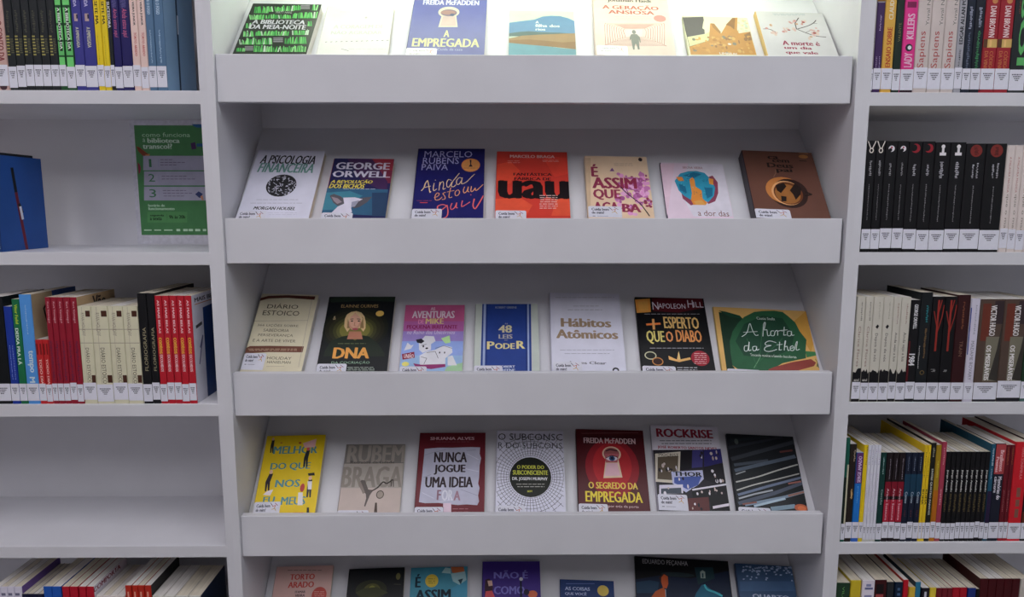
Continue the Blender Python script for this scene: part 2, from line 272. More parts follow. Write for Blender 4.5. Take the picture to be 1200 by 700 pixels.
[0,-0.3521,0.166,0.2406,0.012,-0.74,13421768,13158592,"Nearly white book with a faint grey title and dashed line, on the top lit ledge",None,[["T",11843760,"A CORAGEM DE",324,1200,1780,1328,"b"],["T",11843760,"NÃO AGRADAR",286,1004,1755,1142,"b"],["L",7106668,21,181,748,236,759],["L",7106668,21,324,752,380,763],["L",7106668,21,468,756,524,767],["L",7106668,21,612,760,668,771],["L",7106668,21,756,763,812,774],["L",7106668,21,900,767,957,778],["L",7106668,21,1045,771,1101,782],["L",7106668,21,1189,775,1245,786],["L",7106668,21,1333,778,1390,789],["L",7106668,21,1478,782,1534,793],["L",7106668,21,1622,786,1679,797],["L",7106668,21,1767,790,1824,801],["L",7106668,21,1912,793,1969,804],["L",11317420,13,415,1781,597,1780],["L",11317420,13,627,1780,797,1779],["L",11317420,13,828,1779,932,1779],["L",11317420,13,962,1778,1097,1778],["L",11317420,13,1128,1778,1257,1777],["L",11317420,13,1287,1777,1443,1776],["L",11317420,13,1474,1776,1648,1776],["L",11317420,13,1678,1775,1715,1775],["E",11053220,1215,1578,40,36],["L",5263436,13,678,524,788,496,889,463],["L",10790048,9,879,518,1051,517],["L",10790048,9,1080,517,1242,516],["L",10790048,9,1270,516,1369,515],["L",10790048,9,1398,515,1526,514],["L",10790048,9,1555,514,1678,514],["L",10790048,9,1707,513,1855,513],["L",10790048,9,1883,512,1922,512]]],
[0,-0.1374,0.1821,0.2715,0.018,0.95,5790868,3158108,"Lavender blue book with a keyhole over a pale yellow title, on the top lit ledge",[12,148,790,413],[["T",13421780,"FREIDA McFADDEN",260,1736,1785,1890,"b"],["E",12368036,986,1507,284,173],["P",12368036,816,1461,1182,1467,1262,1048,751,1040],["E",7364724,988,1486,220,108],["P",11837592,843,1376,1162,1381,1214,1088,800,1082],["E",9465960,968,1496,202,65],["E",4477036,1085,1423,64,43],["T",13158544,"A",913,749,1064,951,"b"],["T",13158544,"EMPREGADA",129,462,1861,708,"b"],["T",11054280,"Cuida da casa",793,362,1437,430,""]]],
[0,0.0878,0.1583,0.2216,0.012,1.37,11846832,11846832,"Small book with blue mountains and brown hills on its cover, on the top lit ledge",None,[["P",5536924,-2,1517,395,1590,763,1650,1028,1774,1293,1812,1558,1805,1819,1726,2004,1625,2000,1141,-1,1067],["P",4480088,-2,1124,296,1180,606,1212,1020,1183,1537,1175,2011,1154,2006,1054,1,1012],["P",9203784,3,938,401,1045,916,1093,1432,1129,2017,1167,2005,821,7,791],["P",8150068,5,876,608,913,1119,875,1628,825,2007,870,1993,591,1115,681,405,738,8,766],["P",5803160,7,778,405,738,1115,681,1620,619,1993,591,1991,354,10,313],["T",13160648,"A",804,1510,909,1600,"b"],["T",13160648,"filha dos",793,1375,1545,1478,"b"],["T",13160648,"rios",803,1244,1104,1333,"b"]]],
[0,0.3028,0.1868,0.2817,0.018,2.8,13417648,12891304,"Cream book with a grey child figure inside red concentric frames, on the top lit ledge",[45,194,810,450],[["T",3423288,"Jonathan Haidt",387,1738,1570,1860,"b"],["T",10770508,"A GERAÇÃO",240,1508,1734,1675,"b"],["T",10770508,"ANSIOSA",391,1391,1604,1501,"b"],["L",9472128,10,552,1304,673,1309],["L",9472128,10,693,1309,806,1314],["L",9472128,10,827,1314,896,1317],["L",9472128,10,916,1318,1006,1321],["L",9472128,10,1026,1322,1112,1325],["L",9472128,10,1132,1326,1236,1329],["L",9472128,10,1256,1330,1372,1334],["L",9472128,10,1392,1335,1447,1337],["L",9472128,10,1467,1338,1516,1340],["L",9472128,10,590,1257,674,1260],["L",9472128,10,694,1261,807,1265],["L",9472128,10,827,1266,874,1267],["L",9472128,10,894,1268,980,1271],["L",9472128,10,1000,1272,1109,1276],["L",9472128,10,1129,1277,1196,1279],["L",9472128,10,1216,1280,1345,1285],["L",9472128,10,1365,1285,1491,1290],["L",9472128,10,540,1206,589,1208],["L",9472128,10,609,1209,702,1212],["L",9472128,10,722,1213,850,1218],["L",9472128,10,870,1219,950,1222],["L",9472128,10,970,1222,1036,1225],["L",9472128,10,1056,1225,1139,1229],["L",9472128,10,1159,1229,1208,1231],["L",9472128,10,1228,1232,1294,1234],["L",9472128,10,1314,1235,1399,1238],["L",9472128,10,1419,1239,1505,1242],["E",13140088,1727,1287,161,101],["L",10773592,11,315,1087,279,1033,275,494,318,453,1687,503,1745,547,1821,1089,1788,1141],["L",11829364,8,315,1087,1788,1141],["L",10773592,11,373,1068,337,1014,338,525,378,484,1633,529,1690,574,1759,1067,1726,1118],["L",11829364,8,373,1068,1726,1118],["L",10773592,11,432,1050,396,996,401,556,437,514,1579,556,1636,601,1697,1044,1664,1095],["L",11829364,8,432,1050,1664,1095],["L",10773592,11,490,1032,454,978,465,587,497,545,1524,582,1581,627,1635,1021,1601,1073],["L",11829364,8,490,1032,1601,1073],["L",10773592,11,548,1014,512,960,528,618,557,576,1469,609,1526,654,1573,999,1540,1050],["L",11829364,8,548,1014,1540,1050],["L",10773592,11,606,996,570,942,591,649,618,607,1414,636,1471,681,1511,977,1478,1028],["L",10773592,11,664,978,627,924,655,681,678,638,1359,663,1416,708,1450,954,1416,1005],["L",10773592,11,722,960,685,906,719,712,739,669,1304,690,1360,735,1388,932,1354,983],["L",10773592,11,780,942,743,888,783,743,799,700,1248,717,1305,762,1327,910,1293,960],["P",13408396,513,1075,1573,1114,1310,969,783,950],["P",13680824,801,928,1236,944,1214,730,784,714],["E",7369836,1012,862,52,59],["P",7369836,941,800,1078,805,1148,720,1160,576,1133,568,1123,669,1111,475,1114,376,1069,367,1053,472,1027,536,995,463,986,364,947,363,934,497,922,654,886,617,895,718]]],
[0,0.5075,0.159,0.1965,0.012,3.16,13420712,12632224,"Book with an orange painted animal and a grey block, on the top lit ledge",None,[["P",13683888,692,2010,2029,2077,1991,1109,675,418,711,1142,587,1429],["P",4736068,-19,1920,644,1980,643,1831,600,1694,547,1479,606,1430,590,1246,35,1089,16,1400],["P",12632208,44,1090,588,1233,744,1338,672,967,53,710],["L",3156004,12,-19,1920,61,698,71,413],["L",3156004,12,52,697,672,967,744,1273],["P",11566132,61,698,672,967,816,1705,950,1579,1085,1290,1345,1732,1538,1971,1703,2033,1598,1479,1627,1323,1981,1406,1976,1032,1987,792,1989,471,59,388],["P",9200684,826,1706,939,1698,1093,1336,1046,1282,883,1509],["P",8148000,1286,1662,1538,1971,1623,1961,1512,1475,1419,1602],["P",8412208,1767,1266,1979,1393,1972,1057,1836,1025],["E",10250276,1007,911,31,60],["E",12356672,777,841,27,54],["E",7367768,1317,1145,31,75],["E",10250276,1870,922,33,31],["E",12356672,1028,558,26,59],["E",8411180,1529,606,32,36],["E",8411180,1535,604,61,45],["E",12621900,824,1119,61,29],["E",12621900,846,826,33,63],["E",12621900,1628,562,28,54],["E",12621900,1797,1062,61,33],["E",12356672,1801,868,44,72],["E",12621900,929,891,53,33],["E",12621900,1813,727,26,53],["E",8411180,1287,1072,55,56],["E",7367768,204,552,63,37],["E",8411180,1307,1143,59,53],["E",8411180,1156,715,28,70],["E",10250276,850,1010,65,55],["E",8411180,182,595,23,31],["E",12621900,588,958,36,40],["E",7367768,1138,1127,57,68],["E",10250276,1034,695,47,29],["E",7367768,1367,1111,45,76],["E",8411180,1206,1075,31,70],["E",10250276,675,1107,35,34],["E",12621900,418,1030,26,37],["E",8411180,852,749,35,50],["E",12356672,623,514,35,31],["E",12356672,954,1060,56,46],["E",8411180,1786,1084,56,71],["E",12621900,1092,1095,35,33],["E",10250276,1552,649,56,36],["E",7367768,224,1002,48,54],["E",12356672,317,763,63,52],["E",12356672,1900,1182,61,54],["E",12621900,1098,809,60,55],["E",10250276,1921,1159,54,31],["E",7367768,1419,879,61,63],["E",10250276,1430,1158,61,38],["E",12356672,1606,710,44,37],["E",12621900,1322,1116,52,47],["E",12356672,323,998,55,30],["E",12356672,216,709,46,27],["E",8411180,1568,965,24,75],["E",7367768,1170,531,58,30],["E",10250276,818,995,32,37],["E",12621900,403,1048,39,64],["E",8411180,1000,814,60,29],["E",10250276,162,618,24,38],["E",12356672,1207,543,56,28],["E",12356672,586,582,60,57],["E",12621900,1422,1090,57,76],["E",12621900,1522,596,60,71],["E",8411180,1939,1140,42,48],["E",7367768,738,775,41,29],["E",12356672,710,836,42,45],["E",12621900,801,1108,31,54],["E",10250276,489,667,63,29],["E",12356672,1846,573,55,69],["E",12630160,1732,1686,32,28],["E",12630160,1772,1499,31,60],["E",12371112,1862,2012,55,36],["E",11583660,1635,1461,21,32],["E",11583660,1874,1712,50,43],["E",12630160,1779,1662,53,47],["E",13420708,1803,1850,32,43],["E",11583660,1876,1556,26,34],["E",13420708,1925,2005,38,63],["E",12630160,1910,1571,30,32],["E",12630160,1762,1425,26,32],["E",13420708,1939,1987,30,42],["E",11583660,1783,1451,48,45],["E",13420708,1732,1686,54,36],["E",11583660,1910,1680,20,49],["E",12371112,1922,1594,38,29],["E",12630160,1938,1758,47,35],["E",12371112,1890,1449,22,41],["E",11583660,1847,1444,26,48],["E",13420708,1818,1439,26,29],["E",11583660,1882,1813,47,41],["E",12630160,1695,1764,49,46],["E",12371112,1731,1513,53,55],["E",12630160,1888,1549,54,33],["E",12630160,1634,1416,24,43],["E",11583660,1899,1622,43,47],["E",12630160,1852,1862,43,66],["E",13420708,1778,1423,47,52],["E",12630160,1728,1506,27,27],["E",12630160,1910,1865,31,28],["T",13419700,"UMBRAL",909,430,1462,517,"b"],["E",13420728,1269,864,56,38]]],
[0,0.6936,0.1659,0.2127,0.015,2.72,13158600,13150308,"White book with red blossom branches and a yellow spine, rightmost on the top lit ledge",None,[["L",4207672,20,99,1297,280,1292,397,1212,474,1155],["L",4207672,23,1066,1325,1410,1461,1628,1593,1732,1709],["L",4207672,23,1066,1325,1079,1558,1242,1782],["L",4207672,23,1100,1314,1335,1179,1579,1082,1841,1057],["L",4207672,12,1578,1579,1736,1573],["L",4207672,12,1296,1202,1456,1293],["E",13150368,1488,1309,53,37],["E",12618888,1333,1650,47,33],["E",12618888,201,1328,46,38],["E",13416620,1362,1643,46,52],["E",13150368,337,1172,41,40],["E",13150368,1502,1187,46,43],["E",13150368,922,1605,32,36],["E",13416620,1094,1634,48,27],["E",13416620,963,1312,36,38],["E",13150368,1011,1289,39,51],["E",13150368,308,1154,33,42],["E",13416620,705,1339,29,46],["E",12618888,1093,1653,46,45],["E",12096628,1286,1540,26,44],["E",12618888,1684,1290,40,36],["E",13150368,1648,1391,33,35],["E",13416620,1631,1215,53,60],["E",13416620,1395,1648,40,52],["E",13150368,1553,1290,50,37],["E",13416620,1350,980,42,60],["E",13150368,1042,1606,27,44],["E",10507344,1553,1199,50,45],["E",13416620,800,1340,50,37],["E",13416620,1625,1140,54,36],["E",12618888,421,1148,45,36],["E",13416620,350,1159,52,59],["E",10507344,834,1285,49,27],["E",12618888,970,1561,38,27],["E",12618888,693,1232,41,27],["E",13150368,1521,1097,38,35],["E",13416620,371,1452,26,59],["E",13150368,433,1143,31,38],["E",12618888,665,1216,47,42],["E",12618888,1273,1529,32,34],["E",13150368,1498,1128,46,31],["E",12096628,345,1455,39,47],["E",12096628,1413,1050,48,29],["E",13416620,993,1364,53,28],["E",13150368,367,1199,34,32],["E",12096628,1120,1533,43,35],["E",10507344,1334,1607,49,35],["E",13416620,454,1182,30,30],["E",13150368,716,1261,25,58],["E",13416620,410,1085,41,41],["E",12618888,943,1589,28,43],["E",13150368,737,1233,41,48],["T",9185348,"A morte é",525,707,1584,872,"b"],["T",9185348,"um dia",538,564,1323,668,"b"],["T",9185348,"que vale",537,361,1448,499,"b"],["L",7640224,12,509,1909,678,1916],["L",7640224,12,706,1917,864,1924],["L",7640224,12,892,1925,989,1929],["L",7640224,12,1017,1931,1142,1936],["L",7640224,12,1170,1937,1291,1942],["L",7640224,12,1319,1943,1464,1949],["L",7640224,12,535,1860,612,1863],["L",7640224,12,640,1864,709,1867],["L",7640224,12,737,1868,904,1875],["L",7640224,12,932,1876,1050,1881],["L",7640224,12,1078,1883,1236,1889],["L",7640224,12,1264,1890,1329,1893],["L",7640224,12,1357,1894,1456,1899],["T",9185348,"a pena viver",440,236,1451,327,"b"]]],
[1,-0.5475,0.1718,0.2495,0.018,1.25,14211304,12895440,"White book with a black line drawing of a brain, leftmost on the second ledge",[12,31,806,319],[["T",2105384,"A PSICOLOGIA",171,1606,1781,1851,"bi"],["T",6854800,"FINANCEIRA",177,1357,1789,1623,"bi"],["E",2368552,994,1001,426,302],["L",13948132,16,1275,802,1289,752],["L",13948132,16,1068,815,1117,786],["L",13948132,16,789,902,851,903],["L",13948132,16,1240,816,1254,766],["L",13948132,16,593,1050,656,1051],["L",13948132,16,1304,907,1319,856],["L",13948132,16,898,806,946,777],["L",13948132,16,1018,1037,1034,986],["L",13948132,16,1131,996,1193,997],["L",13948132,16,628,1152,691,1153],["L",13948132,16,990,912,1039,883],["L",13948132,16,1000,1223,1049,1193],["L",13948132,16,1164,1138,1227,1139],["L",13948132,16,670,890,686,839],["L",13948132,16,1233,898,1281,869],["L",13948132,16,1338,970,1352,919],["L",13948132,16,633,916,695,917],["L",13948132,16,1127,968,1158,998],["L",13948132,16,990,1101,1021,1132],["L",13948132,16,1020,1153,1051,1184],["L",13948132,16,1373,1039,1405,1069],["L",13948132,16,993,1199,1009,1147],["L",13948132,16,959,1042,975,991],["L",13948132,16,886,932,948,933],["L",13948132,16,765,822,826,823],["L",13948132,16,1361,1000,1409,971],["L",13948132,16,658,1119,689,1150],["L",13948132,16,819,843,849,873],["L",13948132,16,798,921,847,892],["L",13948132,16,828,1164,891,1165],["L",13948132,16,1247,1097,1309,1098],["L",13948132,16,1212,1030,1244,1061],["L",13948132,16,1131,887,1193,888],["L",13948132,16,1134,1179,1166,1209],["L",13948132,16,1203,1028,1265,1029],["L",13948132,16,883,776,913,806],["L",13948132,16,632,1034,681,1005],["L",13948132,16,631,1047,662,1078],["L",13948132,16,1144,774,1192,746],["L",13948132,16,791,1264,822,1295],["L",13948132,16,1267,1053,1329,1054],["L",13948132,16,1180,1043,1228,1014],["L",13948132,16,842,970,904,971],["L",13948132,16,1166,761,1197,790],["L",13948132,16,946,755,1007,756],["L",13948132,16,804,1144,835,1175],["L",13948132,16,997,1243,1028,1274],["L",13948132,16,1010,905,1025,854],["L",13948132,16,1331,1079,1362,1109],["L",13948132,16,807,962,856,933],["L",13948132,16,817,1040,866,1011],["L",13948132,16,857,961,873,910],["L",13948132,16,908,997,957,967],["L",13948132,16,918,1071,967,1042],["L",13948132,16,1244,826,1292,797],["L",13948132,16,1171,1158,1186,1106],["L",13948132,16,1362,910,1410,881],["L",13948132,16,1356,1007,1388,1037],["L",13948132,16,1260,1069,1309,1040],["L",13948132,16,1269,814,1300,844],["L",13948132,16,757,1072,807,1043],["L",13948132,16,785,1230,847,1231],["L",13948132,16,874,912,935,913],["L",13948132,16,1207,927,1238,958],["L",13948132,16,1240,1145,1289,1115],["L",13948132,16,1136,980,1198,981],["L",13948132,16,1146,829,1207,830],["L",13948132,16,1023,1219,1072,1189],["L",13948132,16,762,897,824,898],["L",13948132,16,951,870,1000,841],["L",13948132,16,1209,908,1271,909],["L",13948132,16,735,1178,751,1127],["L",13948132,16,1000,858,1062,859],["L",13948132,16,982,1036,1044,1037],["L",13948132,16,887,882,902,831],["L",13948132,16,831,1236,894,1237],["L",13948132,16,1028,1213,1059,1244],["L",13948132,16,1143,1213,1159,1161],["L",13948132,16,610,1136,627,1085],["L",13948132,16,808,1167,871,1168],["L",13948132,16,746,1080,795,1050],["L",13948132,16,863,1002,912,973],["L",13948132,16,832,1172,848,1121],["L",13948132,16,961,1003,1010,974],["L",13948132,16,1001,1194,1064,1195],["L",13948132,16,1272,860,1303,890],["L",13948132,16,706,860,722,810],["L",13948132,16,940,1220,1002,1221],["L",13948132,16,1197,1027,1259,1028],["L",13948132,16,627,959,677,930],["L",13948132,16,873,931,889,880],["L",13948132,16,639,998,669,1029],["L",10263720,12,413,609,570,612],["L",10263720,12,596,612,744,614],["L",10263720,12,770,615,860,616],["L",10263720,12,886,617,1003,619],["L",10263720,12,1029,619,1142,621],["L",10263720,12,1168,621,1303,623],["L",10263720,12,1329,624,1480,626],["L",10263720,12,1506,627,1578,628],["L",10263720,12,280,517,437,519],["L",10263720,12,463,519,610,522],["L",10263720,12,636,522,725,524],["L",10263720,12,751,524,868,526],["L",10263720,12,894,526,1006,528],["L",10263720,12,1032,528,1167,531],["L",10263720,12,1193,531,1343,533],["L",10263720,12,1369,534,1440,535],["L",10263720,12,1466,535,1530,536],["L",10263720,12,1556,537,1712,539],["T",2631724,"MORGAN HOUSEL",408,352,1566,433,"bi"],["L",11579584,8,833,272,988,274],["L",11579584,8,1014,274,1160,277],["L",11579584,8,1185,277,1274,279],["L",11579584,8,1300,279,1415,281],["L",11579584,8,1441,281,1552,283],["L",11579584,8,1577,283,1644,284],["L",11579584,8,879,228,950,229],["L",11579584,8,976,230,1039,231],["L",11579584,8,1065,231,1218,234],["L",11579584,8,1244,234,1352,236],["L",11579584,8,1378,236,1523,238],["L",11579584,8,1549,239,1609,240],["L",11579584,8,1635,240,1656,240]]],
[1,-0.3573,0.1524,0.2202,0.018,0.8,2631768,11023420,"Dark blue and red book with a white goat head, on the second ledge",[12,8,979,315],[["P",8400968,845,2015,1987,2017,2058,1224,1907,1222,1545,1564],["P",10236996,1261,2009,1987,2017,2027,1620,1682,1666],["P",4729944,433,2000,1261,2009,1899,1271,1928,933,1093,1262],["P",3432576,-10,1056,1948,1029,2036,237,-29,307],["P",4490392,-36,912,749,968,1175,830,573,404,-12,398],["P",2901092,1456,928,1963,934,2017,237,1581,233],["T",14473448,"GEORGE",125,1649,1895,1872,"b"],["T",14473448,"ORWELL",71,1399,1952,1598,"b"],["T",15259732,"A REVOLUÇÃO",65,1190,1420,1327,"bi"],["T",15259732,"DOS BICHOS",46,1053,1193,1188,"bi"],["L",13424872,12,521,1028,700,1030],["L",13424872,12,730,1031,899,1032],["L",13424872,12,929,1033,1032,1034],["L",13424872,12,1062,1034,1197,1036],["L",13424872,12,1227,1036,1355,1037],["L",13424872,12,1385,1038,1540,1039],["P",6051936,135,819,251,877,486,804,660,683,633,580,451,514,291,614],["P",10259604,191,791,399,746,562,636,427,578,300,661],["P",6051936,820,676,996,734,1283,784,1488,805,1359,644,1142,493,955,445],["P",14473448,573,767,937,780,1195,726,965,593,883,463,937,344,753,247,263,264,455,495,641,590],["P",10526900,867,639,1102,697,993,501,877,490]]],
[1,-0.135,0.1709,0.2587,0.018,0.0,2105444,1579080,"Dark blue book with handwritten title and an orange badge, on the second ledge",[12,98,843,376],[["T",12105960,"MARCELO",207,1754,1627,1932,""],["T",12105960,"RUBENS",179,1569,1242,1745,""],["T",12105960,"PAIVA",161,1396,931,1561,""],["E",15241296,1594,1536,276,184],["E",15245404,1594,1536,248,162],["P",3417136,1556,1685,1611,1685,1607,1562,1656,1493,1536,1493,1579,1562],["L",9456704,12,1395,1454,1560,1454],["L",9456704,12,1587,1454,1742,1454],["L",9456704,12,1770,1454,1804,1454],["L",15255708,27,218,845,278,918,315,1042,370,1117],["L",15255708,23,370,1117,421,960,463,804,487,828],["L",15255708,20,273,926,474,968],["L",15255708,20,566,1043,551,919,575,845,651,894],["L",15255708,20,587,1118,599,1130],["L",15255708,20,726,1076,717,853],["L",15255708,20,717,960,763,1059,815,1084,839,1001,830,886,900,911],["L",15255708,20,1056,1118,973,1143,925,1060,942,952,1004,952,1076,1085],["L",15255708,20,1271,1312,1187,1202,1094,1085,1066,968,1130,952,1190,1002],["L",15255708,20,1351,1177,1278,1194,1210,1118,1215,1027,1279,1018,1354,1127],["L",15255708,20,1368,1194,1348,1068,1377,1027,1500,1085,1622,1203,1718,1288],["L",15245420,20,600,667,694,699,733,764,678,788,622,715,640,611,745,619,819,683],["L",15245420,20,908,804,839,772,898,699,903,635,824,619],["L",15245420,20,1051,927,1017,764,1024,667,1103,683],["L",15245420,16,952,813,1154,854],["L",15245420,20,1251,870,1183,813,1198,724,1268,732,1308,813,1269,870],["L",15245420,20,1444,952,1413,854,1443,789,1512,838,1551,952],["L",15245420,20,1551,952,1539,829,1584,813],["L",15245420,20,1641,961,1627,846,1673,830,1750,920],["L",15245420,20,1750,920,1761,854,1823,879,1971,1011],["L",15232104,27,968,460,843,491,716,444,740,365,844,366,960,452],["L",15232104,27,976,476,1013,319,987,195,896,149],["L",15232104,23,1113,523,1076,428,1106,366,1190,413,1244,539],["L",15232104,23,1244,539,1234,413,1278,405],["L",15232104,23,1400,587,1380,468,1416,444,1613,555],["L",15232104,31,1734,635,1704,476,1751,390,1820,445,1988,716],["L",15232104,23,1623,732,1640,748],["L",9452632,16,108,590,266,590],["L",9452632,16,293,590,442,590],["L",9452632,16,468,590,536,591],["L",13649992,23,206,539,426,539]]],
[1,0.0672,0.1797,0.2498,0.015,0.87,13910068,13121584,"Bright red book with huge black lowercase letters across its cover, on the second ledge",[12,67,829,355],[["P",15224888,10,1614,396,1709,661,1442,404,1089,29,955],["P",14960696,1283,1904,1999,1820,2010,1370,1615,1277],["P",15226940,4,660,662,709,998,506,829,228,9,219],["P",15226940,1680,763,2011,767,1998,242,1492,236],["T",15253692,"MARCELO BRAGA",376,1817,1646,1900,"b"],["T",2625556,"FANTÁSTICA",478,1305,1548,1402,"b"],["T",2625556,"FÁBRICA DE",505,1182,1518,1278,"b"],["T",1576980,"uau",56,680,2003,1165,"B"],["L",15248548,12,310,1719,469,1721],["L",15248548,12,496,1722,645,1724],["L",15248548,12,313,1669,432,1671],["L",15248548,12,458,1671,571,1673],["L",15248548,12,598,1673,660,1674],["L",15248548,12,1292,1750,1451,1752],["L",15248548,12,1478,1752,1628,1754],["L",15248548,12,1654,1754,1745,1756],["L",15248548,12,1302,1718,1415,1719],["L",15248548,12,1442,1720,1578,1722],["L",15248548,12,1605,1722,1757,1724],["L",15255748,20,1192,763,1345,765],["L",15255748,20,1370,765,1514,767],["L",15255748,20,1539,767,1627,768],["L",15255748,20,1653,768,1680,769],["L",15255748,20,1200,707,1331,708],["L",15255748,20,1357,709,1503,710],["L",15255748,20,1528,711,1598,711],["L",15255748,20,1623,712,1678,712],["L",15255748,20,1210,651,1317,652],["L",15255748,20,1342,652,1485,654],["L",15255748,20,1510,654,1570,655],["L",15255748,20,1595,655,1676,656],["L",15255748,20,1206,595,1290,596],["L",15255748,20,1315,596,1478,598],["L",15255748,20,1503,599,1661,600],["L",15255748,20,1184,539,1246,540],["L",15255748,20,1271,540,1389,542],["L",15255748,20,1414,542,1576,544],["L",15255748,20,1601,544,1671,545],["L",15255748,20,1189,484,1293,485],["L",15255748,20,1318,486,1380,486],["L",15255748,20,1405,487,1488,488],["L",15255748,20,1513,488,1620,489],["L",15255748,20,1645,490,1669,490],["L",15255748,20,1188,429,1272,430],["L",15255748,20,1297,431,1379,432],["L",15255748,20,1404,432,1513,433],["L",15255748,20,1538,433,1628,434]]],
